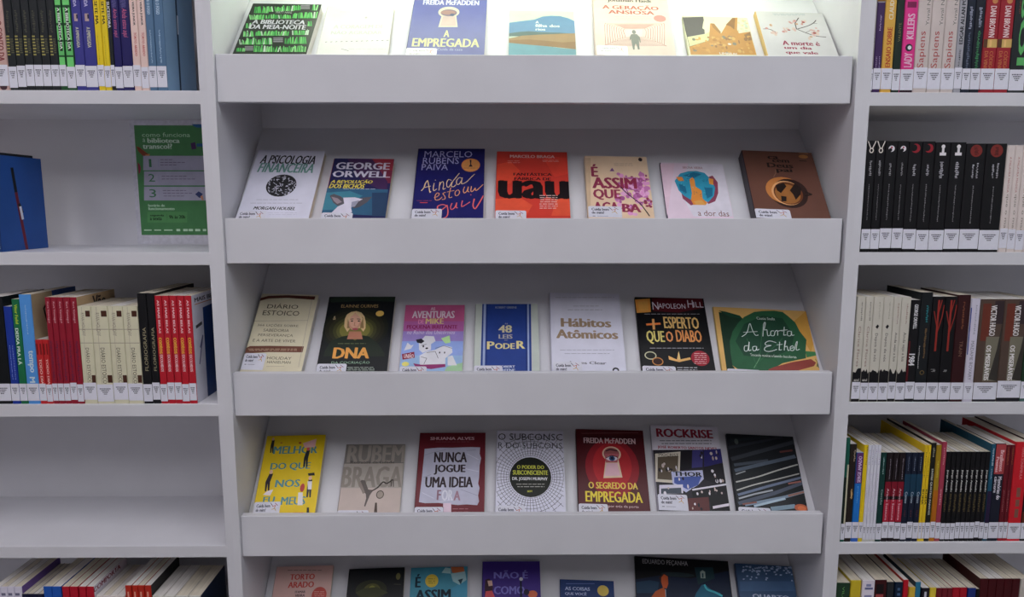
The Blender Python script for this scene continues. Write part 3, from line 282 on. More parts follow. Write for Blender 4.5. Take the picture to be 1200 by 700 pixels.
[1,0.277,0.1574,0.2272,0.02,1.39,15256748,13941920,"Beige book with large maroon capitals and magenta blossoms, on the second ledge",[14,149,1026,466],[["P",13940888,17,1930,200,1934,74,145,-97,142],["E",15249624,1244,975,95,59],["E",12085412,1854,996,86,51],["E",14982352,1562,1214,66,35],["E",12085412,1473,1175,38,60],["E",14982352,1404,1033,94,60],["E",14982352,1584,763,69,24],["E",15249624,1532,794,87,35],["E",12085412,1664,1218,71,25],["E",12085412,1860,1250,41,41],["E",15249624,1861,844,79,36],["E",14982352,1942,1171,54,57],["E",11032724,1581,916,100,29],["E",15249624,1630,436,46,38],["E",12875952,1194,897,63,41],["E",12085412,1724,1166,58,74],["E",12085412,1430,1083,99,41],["E",14982352,1741,1034,101,53],["E",14982352,1676,1018,36,53],["E",12085412,1031,1150,35,53],["E",14982352,1165,836,63,65],["E",15249624,1424,259,83,44],["E",14982352,1595,783,78,53],["E",12085412,1248,1053,100,57],["E",12875952,1647,551,56,43],["E",15249624,1207,1113,94,44],["E",12085412,1880,669,79,45],["E",12875952,1808,778,92,45],["E",12085412,1555,1236,36,41],["E",12875952,1317,803,84,29],["E",12875952,1276,1345,41,71],["E",12085412,1629,1148,63,53],["E",14982352,1338,755,34,49],["E",12875952,1786,643,45,36],["E",14982352,940,644,71,55],["E",14982352,1124,1395,82,66],["E",12085412,1754,835,80,40],["E",12875952,1689,778,96,31],["E",15249624,1744,1191,85,30],["E",12085412,1322,837,61,57],["E",12875952,1925,1292,69,38],["E",12875952,1792,1294,80,56],["E",15249624,1395,1075,84,49],["E",11032724,1030,712,77,56],["E",11032724,1704,1155,61,54],["E",14982352,1626,1060,54,47],["E",15249624,1133,855,96,53],["E",15249624,1569,749,68,59],["E",12875952,913,688,65,54],["E",12875952,1766,1433,102,74],["E",14982352,1804,852,86,64],["E",12875952,1039,1445,60,47],["E",12085412,1549,1074,61,63],["E",12875952,1321,457,36,64],["E",12085412,1093,1057,54,66],["E",12085412,1290,860,91,33],["E",12875952,1848,933,67,60],["E",12085412,1021,611,42,46],["E",11032724,1420,1001,101,42],["E",15249624,1568,854,61,62],["E",15249624,1450,1066,94,30],["E",14982352,1148,856,74,40],["E",15249624,1938,1008,71,50],["E",14982352,1745,985,52,60],["E",14982352,2215,1064,88,65],["E",15249624,1459,880,40,42],["E",11032724,1139,1088,90,33],["E",14982352,949,793,44,61],["E",11032724,1573,979,101,45],["E",15249624,983,522,83,56],["E",12875952,1403,1150,86,43],["E",12875952,1763,902,52,32],["E",11032724,1609,972,85,29],["E",14982352,1531,711,46,60],["E",12875952,1651,1028,94,58],["E",12875952,1623,993,61,51],["E",12085412,1614,816,57,55],["E",11032724,1308,1017,85,39],["E",12085412,1203,1054,87,57],["E",15249624,1880,883,63,50],["E",12085412,1180,1049,96,34],["E",11032724,1526,975,71,64],["E",11032724,1451,1277,44,63],["E",12875952,1086,419,70,27],["E",14982352,1494,807,51,43],["E",12875952,1921,565,68,41],["E",11032724,1415,999,74,40],["E",11032724,1669,1105,49,29],["E",15249624,1765,671,92,25],["E",11032724,1469,1202,86,61],["E",11032724,1686,1064,79,70],["E",14982352,1504,703,96,25],["E",15249624,1155,978,58,58],["E",11032724,1709,821,68,41],["E",15249624,1445,1277,37,30],["E",14982352,1518,1012,92,39],["E",12085412,1395,1317,94,34],["E",12085412,1330,494,67,45],["E",14982352,1757,998,47,56],["E",15249624,1440,1057,50,70],["E",12875952,1888,1029,101,65],["E",14982352,1198,892,52,41],["E",14982352,1285,289,84,64],["E",12875952,1480,1109,43,29],["E",12875952,1703,1057,70,37],["E",14982352,1846,1162,67,70],["E",15249624,1347,746,58,36],["E",12085412,1257,769,56,57],["E",11032724,1515,641,53,38],["E",14982352,1787,1324,95,70],["E",14982352,1517,1246,98,46],["E",11032724,1080,714,90,67],["E",12085412,1490,769,72,72],["E",11032724,1244,1068,76,25],["E",15249624,1730,829,77,66],["E",15249624,1631,1249,66,36],["E",12085412,1207,895,52,28],["E",11032724,1717,1272,81,72],["E",15249624,1180,873,73,61],["E",12875952,1589,790,96,69],["E",14982352,1241,473,90,43],["E",15249624,1121,831,43,51],["E",14982352,1573,612,84,49],["E",11032724,1244,1073,96,67],["E",12085412,1659,597,83,28],["E",14982352,1280,1090,94,40],["E",15249624,1717,892,78,68],["E",11032724,1626,781,95,37],["E",12875952,1283,1058,43,50],["E",14982352,1719,872,53,62],["E",11032724,1561,854,62,42],["E",10241136,1909,1405,35,37],["E",12875952,1834,1447,31,19],["E",12875952,1715,1249,20,29],["E",10241136,1454,1364,42,24],["E",12875952,1824,1437,40,29],["E",12875952,1568,1329,29,31],["E",12875952,1502,1321,40,32],["E",12875952,1209,1333,19,20],["E",10241136,1813,1256,19,23],["E",12875952,1621,1313,39,34],["E",12875952,1744,1504,38,31],["E",10241136,1670,1305,35,25],["E",10241136,1907,1300,32,26],["E",12875952,1309,1300,23,24],["E",9711700,1807,594,44,25],["E",9711700,1783,635,49,45],["E",9711700,1896,526,32,25],["E",9711700,1976,640,50,27],["E",9711700,1806,633,27,40],["E",9711700,1863,709,45,44],["E",9711700,1785,588,54,39],["E",9711700,1956,627,34,35],["E",9711700,1825,501,55,29],["E",9711700,1925,485,48,32],["T",9711696,"É",181,1355,405,1736,"B"],["T",9711696,"ASSIM",187,997,1587,1325,"B"],["T",9711696,"QUE",195,656,1049,968,"B"],["T",9711696,"ACA",177,305,961,593,"B"],["T",9711696,"BA",1049,319,1626,552,"B"],["L",2891812,27,1067,1057,1216,886,1407,730,1614,564,1753,373,1854,214],["L",2891812,13,1232,1028,1287,847],["L",2891812,10,1594,572,1857,679],["E",3418160,1794,1911,66,61],["P",8409228,773,1524,861,1636,928,1527],["L",10256500,10,930,1763,1087,1766],["L",10256500,10,1113,1767,1260,1769],["L",10256500,10,1286,1770,1375,1771],["L",10256500,10,1401,1772,1518,1774],["L",10256500,10,936,1708,1070,1710],["L",10256500,10,1096,1711,1246,1713],["L",10256500,10,1272,1714,1343,1715],["L",10256500,10,1369,1716,1433,1717],["L",10256500,10,1459,1717,1535,1719]]],
[1,0.4681,0.1587,0.2117,0.01,2.12,15258852,4736088,"Slim pale pink book with a blue and orange tree figure, on the second ledge",None,[["P",15256796,-13,1948,468,1985,-21,263,-4,263],["P",14736616,903,1998,2013,2031,1983,312,796,278,495,997],["P",9454684,1473,1556,1610,1605,1730,1384,1680,1031,1539,768,1315,677,1152,929],["P",9454684,537,998,740,960,942,666,769,619,553,826],["P",3447996,383,1390,591,1644,861,1729,1121,1746,1369,1689,1542,1468,1620,1204,1529,940,1326,737,1130,799,1026,925,796,790,608,913,466,1083],["P",2125972,666,1578,1027,1697,1275,1641,995,1497],["P",2125972,1282,1194,1536,1201,1487,939,1304,847],["P",2125972,498,1304,697,1221,705,1003,508,1084],["P",15242304,851,1448,958,1532,1014,1462,1010,1230,1181,1095,1162,843,1281,718,1226,641,855,638,796,790,865,1007],["P",14715968,445,1526,638,1532,682,1398,511,1393],["P",15244356,1465,1511,1614,1488,1577,1291,1457,1323],["P",15248476,873,749,1130,799,1228,653,937,641],["L",1067108,10,939,1457,921,1442],["L",6867168,10,808,1545,765,1538],["L",1070192,10,1299,989,1262,961],["L",6867168,10,1019,1212,1057,1212],["L",1067108,10,1259,1413,1285,1439],["L",6867168,10,915,1211,932,1182],["L",6867168,10,1016,1562,1028,1552],["L",1070192,10,1370,1405,1387,1440],["L",1070192,10,850,1411,841,1445],["L",1070192,10,651,1410,597,1382],["L",1070192,10,1320,1470,1304,1459],["L",1067108,10,625,1047,600,1023],["L",1067108,10,1227,983,1244,982],["L",1070192,10,1213,1498,1189,1508],["L",1070192,10,1550,1555,1545,1586],["L",6867168,10,1253,1109,1290,1112],["L",1070192,10,1423,1432,1416,1472],["L",1067108,10,800,1478,826,1481],["L",6867168,10,889,1625,843,1583],["L",6867168,10,1261,1042,1217,1026],["L",1067108,10,755,1389,744,1416],["L",1070192,10,624,1287,570,1248],["L",6867168,10,637,1267,660,1232],["L",1070192,10,1264,1134,1265,1142],["L",1067108,10,816,1479,777,1468],["L",1067108,10,996,1054,1027,1013],["L",1067108,10,948,1001,919,973],["L",1067108,10,1283,1218,1308,1190],["L",1070192,10,1323,1436,1283,1391],["L",1070192,10,582,1154,598,1148],["L",1067108,10,626,1088,634,1107],["L",1067108,10,1118,917,1131,896],["L",1067108,10,1299,1152,1300,1159],["L",6867168,10,591,1333,568,1302],["L",1067108,10,685,1019,632,985],["L",1070192,10,938,1063,940,1030],["L",1067108,10,856,1467,834,1489],["L",1067108,10,1149,992,1101,948],["L",1067108,10,1317,965,1301,1008],["L",1067108,10,1024,1545,970,1516],["T",11035756,"BRUNA VIEIRA",706,1816,1338,1890,""],["T",8408136,"a dor das",942,303,1879,478,"s"]]],
[1,0.68,0.1768,0.2327,0.03,3.05,7096380,3419188,"Thick brown book with a coffee cup seen from above, rightmost on the second ledge",[12,8,951,262],[["T",1576976,"ca",700,1755,1011,1849,"b"],["T",1576976,"cem",811,1658,1294,1743,"b"],["T",1576976,"Deus",639,1494,1369,1637,"b"],["T",1576976,"pai",859,1333,1313,1482,"b"],["L",13670504,17,1632,1985,1899,1970],["E",11565124,1737,1870,132,60],["L",2103320,24,1618,2053,1802,2044],["L",2103320,24,1588,1736,1789,1728],["L",9991264,13,740,1206,833,1331,849,1435],["E",3416092,1040,742,521,424],["E",13140036,966,817,523,394],["E",3416092,1115,792,466,369],["E",14986360,1005,748,417,351],["E",7093280,1036,741,394,327],["E",10512436,1017,721,342,278],["P",2365460,741,965,981,1035,1032,938,836,733,742,807],["P",2365460,1097,822,1277,1027,1434,915,1365,716,1196,555,1161,708],["P",2365460,817,655,961,641,928,505,799,500],["L",2365460,47,1516,800,1666,729,1485,682]]],
[2,-0.566,0.1491,0.2411,0.02,1.68,14209204,12894372,"Cream book with two brown bands and thin black lettering, leftmost on the third ledge",[12,110,736,500],[["P",6041636,-125,1885,261,1950,910,1978,1892,1962,1887,1870,935,1904,289,1876,-146,1810],["P",7094320,-148,627,106,669,725,687,1897,692,1891,549,780,538,-122,485],["T",3154972,"DIÁRIO",317,1622,1386,1752,""],["T",3154972,"ESTOICO",224,1444,1477,1565,""],["L",9207920,8,-135,1284,1826,1334],["L",10523784,8,-92,1869,-56,109],["L",10523784,8,1797,1861,1874,203],["T",6577228,"366 LIÇÕES SOBRE",161,1151,1547,1229,""],["T",6577228,"SABEDORIA",407,1033,1271,1103,""],["T",6577228,"PERSEVERANÇA",277,902,1450,979,""],["T",6577228,"E A ARTE DE VIVER",148,780,1576,848,""],["T",3682340,"HOLIDAY",781,367,1575,433,""],["T",3682340,"HANSELMAN",816,272,1582,337,""],["L",10523784,8,827,200,1409,217],["L",13677720,12,69,599,255,602],["L",13677720,12,286,602,461,605],["L",13677720,12,492,606,599,608],["L",13677720,12,630,608,769,611],["L",13677720,12,800,611,932,613],["L",13677720,12,963,614,1123,617],["L",13677720,12,1154,617,1333,620],["L",13677720,12,1364,621,1449,622],["L",13677720,12,1480,623,1556,624],["L",13677720,12,1587,625,1684,626],["L",13677720,12,111,566,286,569],["L",13677720,12,317,569,389,570],["L",13677720,12,420,571,552,573],["L",13677720,12,583,574,752,577],["L",13677720,12,783,577,886,579],["L",13677720,12,917,579,1116,583],["L",13677720,12,1147,583,1340,587],["L",13677720,12,1371,587,1448,588],["L",13677720,12,1479,589,1555,590],["L",13677720,12,1586,591,1695,593]]],
[2,-0.3709,0.1727,0.2369,0.018,0.0,1053720,789520,"Black book with a blonde woman portrait above big orange letters, on the third ledge",[12,8,846,292],[["P",2372648,-18,1950,351,1993,1008,2018,1993,2000,1991,1865,1028,1891,98,1841],["E",1580052,917,1169,984,550],["E",2368536,918,1161,869,488],["E",3158044,921,1145,754,421],["E",4473892,923,1129,639,355],["E",6052912,925,1121,539,298],["E",8420412,925,1121,447,241],["P",1845276,160,623,293,854,589,964,766,991,971,854,1174,990,1360,963,1659,775,1871,545,1881,469,147,472],["P",14992528,598,1209,580,1411,624,1525,733,1591,887,1615,1042,1574,1151,1475,1213,1321,1228,1169,1178,1081,1081,1169,779,1169,714,1074],["P",10518616,688,1169,672,1411,727,1517,801,1410,816,1169],["P",10518616,1072,1169,1057,1370,996,1516,1110,1443,1182,1169],["E",14196872,896,1346,184,228],["E",15250588,882,1370,157,180],["P",12615784,771,1089,1113,1089,1190,892,738,893],["P",15256732,671,1419,722,1549,852,1599,844,1541,745,1468,716,1321],["P",15256732,1105,1418,1009,1549,852,1599,890,1541,1004,1467,1084,1321],["L",4729896,20,748,1402,838,1410],["L",4729896,20,940,1410,1043,1402],["E",2629660,802,1354,37,16],["E",2629660,1005,1354,37,16],["E",12079204,930,1145,91,28],["L",12615784,16,891,1321,887,1233,942,1233],["T",12623980,"ELAINNE OURIVES",415,1706,1519,1789,""],["T",15246416,"DNA",397,425,1445,683,"B"],["E",14990432,1594,1549,121,74],["T",9746588,"DA COCRIAÇÃO",398,283,1481,365,""],["T",13679764,"&",233,1386,316,1484,""],["L",11846840,12,867,211,1025,211],["L",11846840,12,1052,211,1201,211],["L",11846840,12,1227,211,1318,211],["L",11846840,12,1344,211,1463,210],["L",11846840,12,1489,210,1602,210],["L",11846840,12,896,178,1048,178],["L",11846840,12,1074,178,1147,178],["L",11846840,12,1173,178,1238,178],["L",11846840,12,1264,178,1421,177],["L",11846840,12,1448,177,1559,177],["L",11846840,12,1585,177,1636,177],["L",11846840,12,872,145,985,145],["L",11846840,12,1011,145,1155,145],["L",11846840,12,1181,145,1269,144],["L",11846840,12,1295,144,1464,144],["L",11846840,12,1491,144,1641,144],["L",8161372,12,494,784,656,784],["L",8161372,12,683,784,835,784],["L",8161372,12,862,784,955,784],["L",8161372,12,982,784,1103,784],["L",8161372,12,1130,784,1246,784],["L",8161372,12,1273,783,1298,783]]],
[2,-0.1797,0.1535,0.2144,0.012,0.0,11822244,9719948,"Pink to blue gradient book with white cartoon shapes, on the third ledge",[12,8,867,281],[["P",12868748,-262,2069,2062,2067,2086,1525,-195,1527],["P",11822244,-195,1527,2086,1525,2098,1241,-160,1243],["P",10258636,-160,1243,2098,1241,2110,962,-125,965],["P",9743592,-125,965,2110,962,2127,574,-78,577],["P",10271972,-78,577,2127,574,2147,122,-22,126],["P",11063460,1504,272,2044,384,2056,122,1423,123],["T",15258848,"AS",856,1848,1010,1932,"b"],["T",15259876,"AVENTURAS",249,1616,1675,1823,"b"],["T",15242432,"DE",471,1452,670,1575,"b"],["T",15257740,"MIKE",716,1452,1324,1607,"b"],["T",9445468,"PEQUENA IRRITANTE",109,1290,1790,1419,"b"],["T",14997736,"no Reino dos Unicórnios",134,1161,1713,1266,"i"],["P",14737640,91,708,182,925,306,847,387,870,315,761],["P",12380320,1266,1042,1541,1121,1581,924,1415,900],["P",9445436,37,615,426,676,461,515,74,463],["T",15257816,"UNIÃO",106,507,418,638,"b"],["E",15261816,178,349,118,60],["P",14737640,549,925,745,1114,1027,1098,1094,964,952,885,965,730,696,645,577,730],["P",2104360,448,1004,622,1035,731,964,635,901,493,925],["P",14737640,611,576,831,683,1104,729,1373,846,1635,799,1663,652,1443,499,1456,310,637,311],["P",15000808,1514,537,1667,575,1829,309,1529,310],["P",9449580,426,368,681,330,1453,347,1458,272,1009,213,504,274],["L",3683392,11,640,847,813,885],["E",2630704,707,823,28,31],["E",2630704,823,769,46,23],["L",3683392,11,834,653,1107,683,1214,499],["L",3683392,11,661,538,847,500,770,348],["E",3683392,1248,652,23,27],["E",3683392,1409,652,23,27],["L",3683392,11,1101,768,1373,838,1637,768]]],
[2,0.0057,0.1618,0.2155,0.015,0.0,12897476,11844792,"Small royal blue book with pale grey green side bands, on the third ledge",[12,8,869,283],[["P",2375820,224,2003,1786,2027,1753,103,210,105],["P",10531028,270,2003,344,2003,338,105,270,105],["P",10531028,1666,2027,1721,2027,1684,103,1633,103],["L",1583200,14,380,2003,389,105],["L",1583200,14,1629,2019,1598,103],["T",11844804,"ROBERT GREENE",647,1868,1324,1926,""],["T",13682848,"48",742,1175,1172,1383,"b"],["T",11841704,"LEIS",752,1009,1187,1127,"b"],["T",11841704,"AS",948,1407,1038,1448,""],["T",11841704,"DO",939,954,1036,985,""],["T",14734484,"P",393,721,630,931,"b"],["T",14734484,"ODE",639,728,1255,883,"b"],["T",14734484,"R",1300,736,1573,945,"b"],["T",13423848,"ROBERT",739,229,1257,289,"b"],["T",13423848,"GREENE",740,133,1256,199,"b"]]],
[2,0.2056,0.1826,0.2445,0.02,1.02,14211304,13158616,"White book with a brown two-word title, middle of the third ledge",[45,80,819,288],[["T",10257516,"Hábitos",293,1133,1701,1344,"B"],["T",10257516,"Atômicos",152,849,1864,1063,"B"],["T",7105656,"James Clear",472,220,1480,307,"b"],["L",10790064,12,163,1879,325,1881],["L",10790064,12,352,1881,504,1883],["L",10790064,12,531,1884,623,1885],["L",10790064,12,650,1885,771,1887],["L",10790064,12,798,1887,913,1888],["L",10790064,12,940,1889,1079,1891],["L",10790064,12,1106,1891,1260,1893],["L",10790064,12,1287,1893,1361,1894],["L",10790064,12,1388,1895,1454,1895],["L",10790064,12,1481,1896,1642,1898],["L",10790064,12,1668,1898,1782,1900],["L",10790064,12,1809,1900,1855,1900],["L",10790064,16,659,1660,819,1662],["L",10790064,16,846,1663,997,1665],["L",10790064,16,1023,1665,1115,1666],["L",10790064,16,1142,1667,1261,1668],["L",10790064,16,1288,1668,1387,1670],["L",10790064,16,501,1562,661,1564],["L",10790064,16,687,1564,837,1566],["L",10790064,16,864,1566,955,1567],["L",10790064,16,982,1568,1101,1569],["L",10790064,16,1127,1569,1241,1571],["L",10790064,16,1268,1571,1405,1573],["L",10790064,16,1431,1573,1477,1574],["L",9211036,12,245,566,398,568],["L",9211036,12,424,568,568,570],["L",9211036,12,593,570,681,571],["L",9211036,12,707,572,821,573],["L",9211036,12,846,573,956,575],["L",9211036,12,981,575,1113,577],["L",9211036,12,1139,577,1285,579],["L",9211036,12,1311,579,1381,580],["L",9211036,12,1406,580,1469,581],["L",9211036,12,1495,581,1647,583],["L",9211036,12,1672,583,1722,584],["L",9211036,12,367,483,520,484],["L",9211036,12,545,485,689,487],["L",9211036,12,714,487,802,488],["L",9211036,12,827,488,941,490],["L",9211036,12,967,490,1075,491],["L",9211036,12,1101,491,1232,493],["L",9211036,12,1258,493,1404,495],["L",9211036,12,1429,495,1499,496],["L",9211036,12,1525,497,1587,497],["E",2368552,1717,114,92,64],["E",14211304,1716,107,50,32]]],
[2,0.4267,0.1808,0.2345,0.012,1.71,789520,526348,"Black book with gold title, small open-book picture and red seal, on the third ledge",[16,8,920,220],[["P",5508120,495,1976,1962,2043,1954,1743,1211,1600,497,1626],["P",15244356,-1,1930,439,1966,422,1599,15,1565],["P",15247440,76,1889,369,1913,355,1640,83,1617],["T",14998760,"N",487,1669,659,1874,""],["T",14998760,"APOLEON",658,1705,1437,1842,""],["T",14998760,"H",1510,1742,1673,1948,""],["T",14998760,"ILL",1679,1756,1960,1902,""],["L",15237184,62,249,1263,660,1297],["L",15247460,62,462,1416,454,1138],["T",15253624,"ESPERTO",751,1178,1748,1484,"b"],["T",15259776,"QUE",218,769,727,1106,"b"],["T",15244388,"O",764,833,966,1098,"b"],["T",15244380,"DIABO",1047,837,1767,1142,"b"],["E",13158568,277,478,164,101],["E",1843228,277,478,133,77],["E",13142088,456,336,154,100],["E",3414036,456,336,124,77],["P",15250540,767,481,986,393,1058,587,1063,395,1359,455,1372,402,1041,333,771,389],["P",15256712,1011,394,1069,603,1089,396],["E",10756148,1635,438,249,186],["L",15253700,16,1486,553,1641,556],["L",15253700,16,1667,557,1814,560],["L",15253700,16,1480,505,1596,507],["L",15253700,16,1622,508,1733,510],["L",15253700,16,1758,511,1820,512],["L",15253700,16,1483,457,1554,458],["L",15253700,16,1580,459,1643,460],["L",15253700,16,1669,461,1811,464],["L",15253700,16,1468,408,1613,412],["L",15253700,16,1639,412,1699,413],["L",15253700,16,1725,414,1802,416],["L",15253700,16,1465,361,1551,363],["L",15253700,16,1577,363,1742,367],["L",15253700,16,1768,367,1793,368],["L",15253700,16,1443,313,1506,314],["L",15253700,16,1532,315,1652,317],["L",15253700,16,1677,318,1785,320],["L",12369092,12,231,1540,393,1544],["L",12369092,12,420,1545,571,1548],["L",12369092,12,598,1549,691,1551],["L",12369092,12,718,1551,839,1554],["L",12369092,12,865,1554,981,1557],["L",12369092,12,1008,1558,1147,1561],["L",12369092,12,1174,1561,1329,1565],["L",12369092,12,1356,1565,1429,1567],["L",12369092,12,1456,1568,1523,1569],["L",12369092,12,1549,1570,1710,1573],["L",12369092,12,1737,1574,1812,1575],["L",12369092,12,281,660,437,664],["L",12369092,12,463,664,610,667],["L",12369092,12,636,668,726,670],["L",12369092,12,752,670,868,673],["L",12369092,12,894,673,1006,676],["L",12369092,12,1032,676,1166,679],["L",12369092,12,1192,680,1342,683],["L",12369092,12,1368,684,1439,685],["L",12369092,12,1465,686,1529,687],["L",12369092,12,1555,688,1711,691],["L",12369092,12,1737,692,1766,692],["L",13948124,16,961,197,1114,200],["L",13948124,16,1140,200,1284,203],["L",13948124,16,1309,204,1397,206],["L",13948124,16,1423,206,1510,208],["L",13948124,16,963,146,1095,149],["L",13948124,16,1120,149,1267,152],["L",13948124,16,1293,153,1362,154],["L",13948124,16,1388,155,1451,156],["L",13948124,16,1476,157,1501,157]]],
[2,0.6542,0.2414,0.1972,0.008,3.44,14726252,12623968,"Landscape format book with a green cabbage and a red carrot, rightmost on the third ledge",[110,8,780,117],[["P",13934664,1694,1654,2100,2117,2127,982,1906,711,1795,1131],["P",1849384,111,1835,346,1806,604,1657,347,1246,254,934,236,217,305,50,102,35],["P",1853492,115,1881,260,1859,554,1753,604,1657,334,1692],["P",2908224,254,934,347,1246,498,1523,641,1714,875,1890,1064,1936,1312,1963,1492,1935,1595,1805,1718,1611,1768,1348,1872,1093,1806,788,1775,533,1576,469,1268,352,1073,194,824,54,417,25,236,217,233,591],["P",2115636,614,1487,1045,1788,1462,1728,1628,1206,1503,767,995,478,504,527,374,943],["P",4490320,1794,745,1999,743,2010,634,1793,556],["P",9716796,952,153,1077,227,1449,394,1875,520,1961,422,1900,314,1528,153,972,89],["L",6849616,21,1963,526,2027,385,2065,264],["L",6849616,18,1955,298,2071,471],["E",7367748,2020,343,53,84],["E",15252580,1702,157,146,25],["L",7117936,18,666,173,838,508],["L",3961936,11,728,210,623,1047],["L",3961936,11,807,381,1374,1101],["L",3961936,11,818,465,1010,1515],["T",14477532,"Cassia Stella",904,1655,1293,1738,""],["T",14477532,"Trocando receitas e fazendo descobertas",635,518,1579,595,""],["L",14477540,18,524,1092,644,1223,738,1514,769,1320,815,1157,877,1170],["L",14477540,14,567,1227,872,1275],["L",14477540,18,968,1137,1035,1517,1076,1556,1024,1339,1078,1343,1073,1167,1123,1179],["L",14477540,18,1225,1318,1163,1305,1141,1180,1206,1176,1247,1302,1299,1332,1284,1182],["L",14477540,18,1296,1314,1379,1346,1405,1322],["L",14477540,18,1461,1459,1412,1200,1467,1212],["L",14477540,14,1385,1347,1518,1374],["L",14477540,18,1581,1335,1513,1321,1495,1197,1561,1201,1593,1335,1587,1212,1636,1224],["L",14477540,18,615,823,547,801,532,672,599,685,658,942,622,687,672,707],["L",14477540,18,780,817,718,796,710,685,772,706,797,819,790,707,840,736],["L",14477540,18,1221,960,1093,1003,996,936,1001,867,1105,866,979,806,952,710,1051,684,1207,754],["L",14477540,18,1299,987,1253,740,1307,753],["L",14477540,14,1226,892,1348,918],["L",14477540,18,1358,739,1407,995,1428,1018,1386,852,1435,864,1435,745,1472,756],["L",14477540,18,1486,808,1560,830,1551,889,1497,843,1495,749,1563,771,1643,990,1669,1010,1610,774,1684,797]]],
[3,-0.5479,0.1551,0.2143,0.022,-1.18,15255580,13940788,"Bright yellow book with small people among grey blue capitals, leftmost on the fourth ledge",[12,8,859,329],[["T",5804184,"MELHOR",308,1516,1798,1719,"b"],["T",5804184,"DO QUE",310,1091,1640,1288,"b"],["T",5804184,"NOS",568,677,1379,861,"b"],["T",5804184,"EU",266,312,642,456,"b"],["T",5804184,"MEUS",850,249,1640,442,"b"],["T",14437428,"PAINTER",865,-9,1646,66,"bi"],["P",2631728,198,1883,289,1882,296,1724,317,1549,282,1549,243,1694,247,1550,207,1551,185,1726],["E",15252648,231,1914,41,40],["P",2106412,1427,1595,1544,1593,1517,1393,1535,1170,1490,1171,1447,1354,1445,1172,1393,1173,1374,1396],["E",14440540,1471,1635,52,51],["P",15250612,1270,1786,1703,1897,1694,1680,1344,1667],["P",2366504,319,1021,443,1019,389,812,417,582,369,583,317,773,322,584,268,585,238,815],["E",15252648,364,1062,55,53],["P",2895928,1639,849,1763,847,1777,642,1794,414,1747,415,1704,602,1700,416,1646,417,1627,644],["E",15252648,1686,890,55,52],["P",15262952,1614,809,1761,807,1780,605,1664,607],["P",15262952,1368,540,1513,538,1565,233,1402,236],["E",12338240,1475,654,73,103],["P",2106408,1715,178,1787,176,1821,1,1736,2],["P",1842208,1585,1006,1798,1025,1822,950,1617,946],["P",15260896,350,594,536,627,473,484,228,503],["E",11813944,534,1806,41,12],["E",11813944,1167,1795,51,24]]],
[3,-0.3412,0.156,0.195,0.01,0.0,12891308,10523792,"Grey beige book with huge faded capitals and a falling figure, on the fourth ledge",[12,8,1015,184],[["P",8157300,-2,1999,2001,2020,2015,1450,10,1443],["P",11314332,11,1435,2016,1442,2008,771,4,777],["T",10261644,"RUBEM",83,1473,2017,1970,"b"],["T",9472128,"BRAGA",1,789,2014,1365,"b"],["T",3945520,"Retratos da cidade",221,1448,1691,1524,"s"],["P",6577240,571,897,665,994,780,977,918,734,1086,717,989,574,934,416,887,275,845,298,884,495,857,614,674,735],["P",9207928,571,897,636,957,827,654,760,614],["L",3945520,34,1041,693,1223,789,1376,935,1504,894,1688,999],["L",3945520,22,1638,999,1660,812],["L",3945520,22,1707,999,1730,804],["E",4998204,1321,597,126,112],["E",10523784,1321,597,102,92],["P",4996148,1190,384,1248,383,1300,64,1185,65],["P",4996148,1170,103,1314,103,1343,26,1181,26]]],
[3,-0.1383,0.1758,0.2252,0.015,0.0,7085096,4985884,"Dark red book with a torn grey paper square on its cover, on the fourth ledge",[12,8,832,211],[["P",12369104,178,1593,589,1622,1037,1621,1576,1635,1845,1626,1831,1470,1879,1359,1839,1177,1829,891,1807,749,1853,644,1814,471,1844,335,1795,250,1495,268,1239,255,681,304,297,299,123,326,140,615,159,895,164,1146,177,1401],["L",10527928,15,201,1438,462,1511,816,1569],["L",14211304,15,1447,1471,1809,1323],["L",10263732,15,203,895,416,966],["L",14211304,15,1418,1106,1808,1033],["L",10263732,15,1308,611,1788,472],["L",14211304,15,190,545,545,407],["L",10263732,15,1444,1545,1712,1567],["L",14211304,15,680,321,1104,388],["T",15252676,"SHUANA ALVES",327,1816,1667,1892,"b"],["T",2890788,"NUNCA",480,1259,1459,1509,"B"],["T",2890788,"JOGUE",494,964,1427,1201,"B"],["T",2890788,"UMA IDEIA",264,660,1657,907,"B"],["T",9201784,"F",625,372,745,599,"B"],["T",14474472,"OR",763,357,1090,605,"B"],["T",10517644,"A",1108,363,1306,576,"B"],["L",10246244,11,487,1769,650,1769],["L",10246244,11,677,1768,830,1768],["L",10246244,11,857,1768,950,1768],["L",10246244,11,977,1768,1098,1767],["L",10246244,11,1125,1767,1241,1767],["L",10246244,11,1268,1767,1408,1767],["L",10246244,11,1435,1767,1503,1766],["P",14731480,818,297,1049,296,1066,1,837,2],["L",4996172,11,833,202,829,2],["L",11563128,15,1098,168,1252,167],["L",11563128,15,1277,167,1421,167],["L",11563128,15,1447,167,1535,166],["L",11563128,15,1112,101,1221,100],["L",11563128,15,1246,100,1377,100],["L",11563128,15,1403,100,1544,99]]],
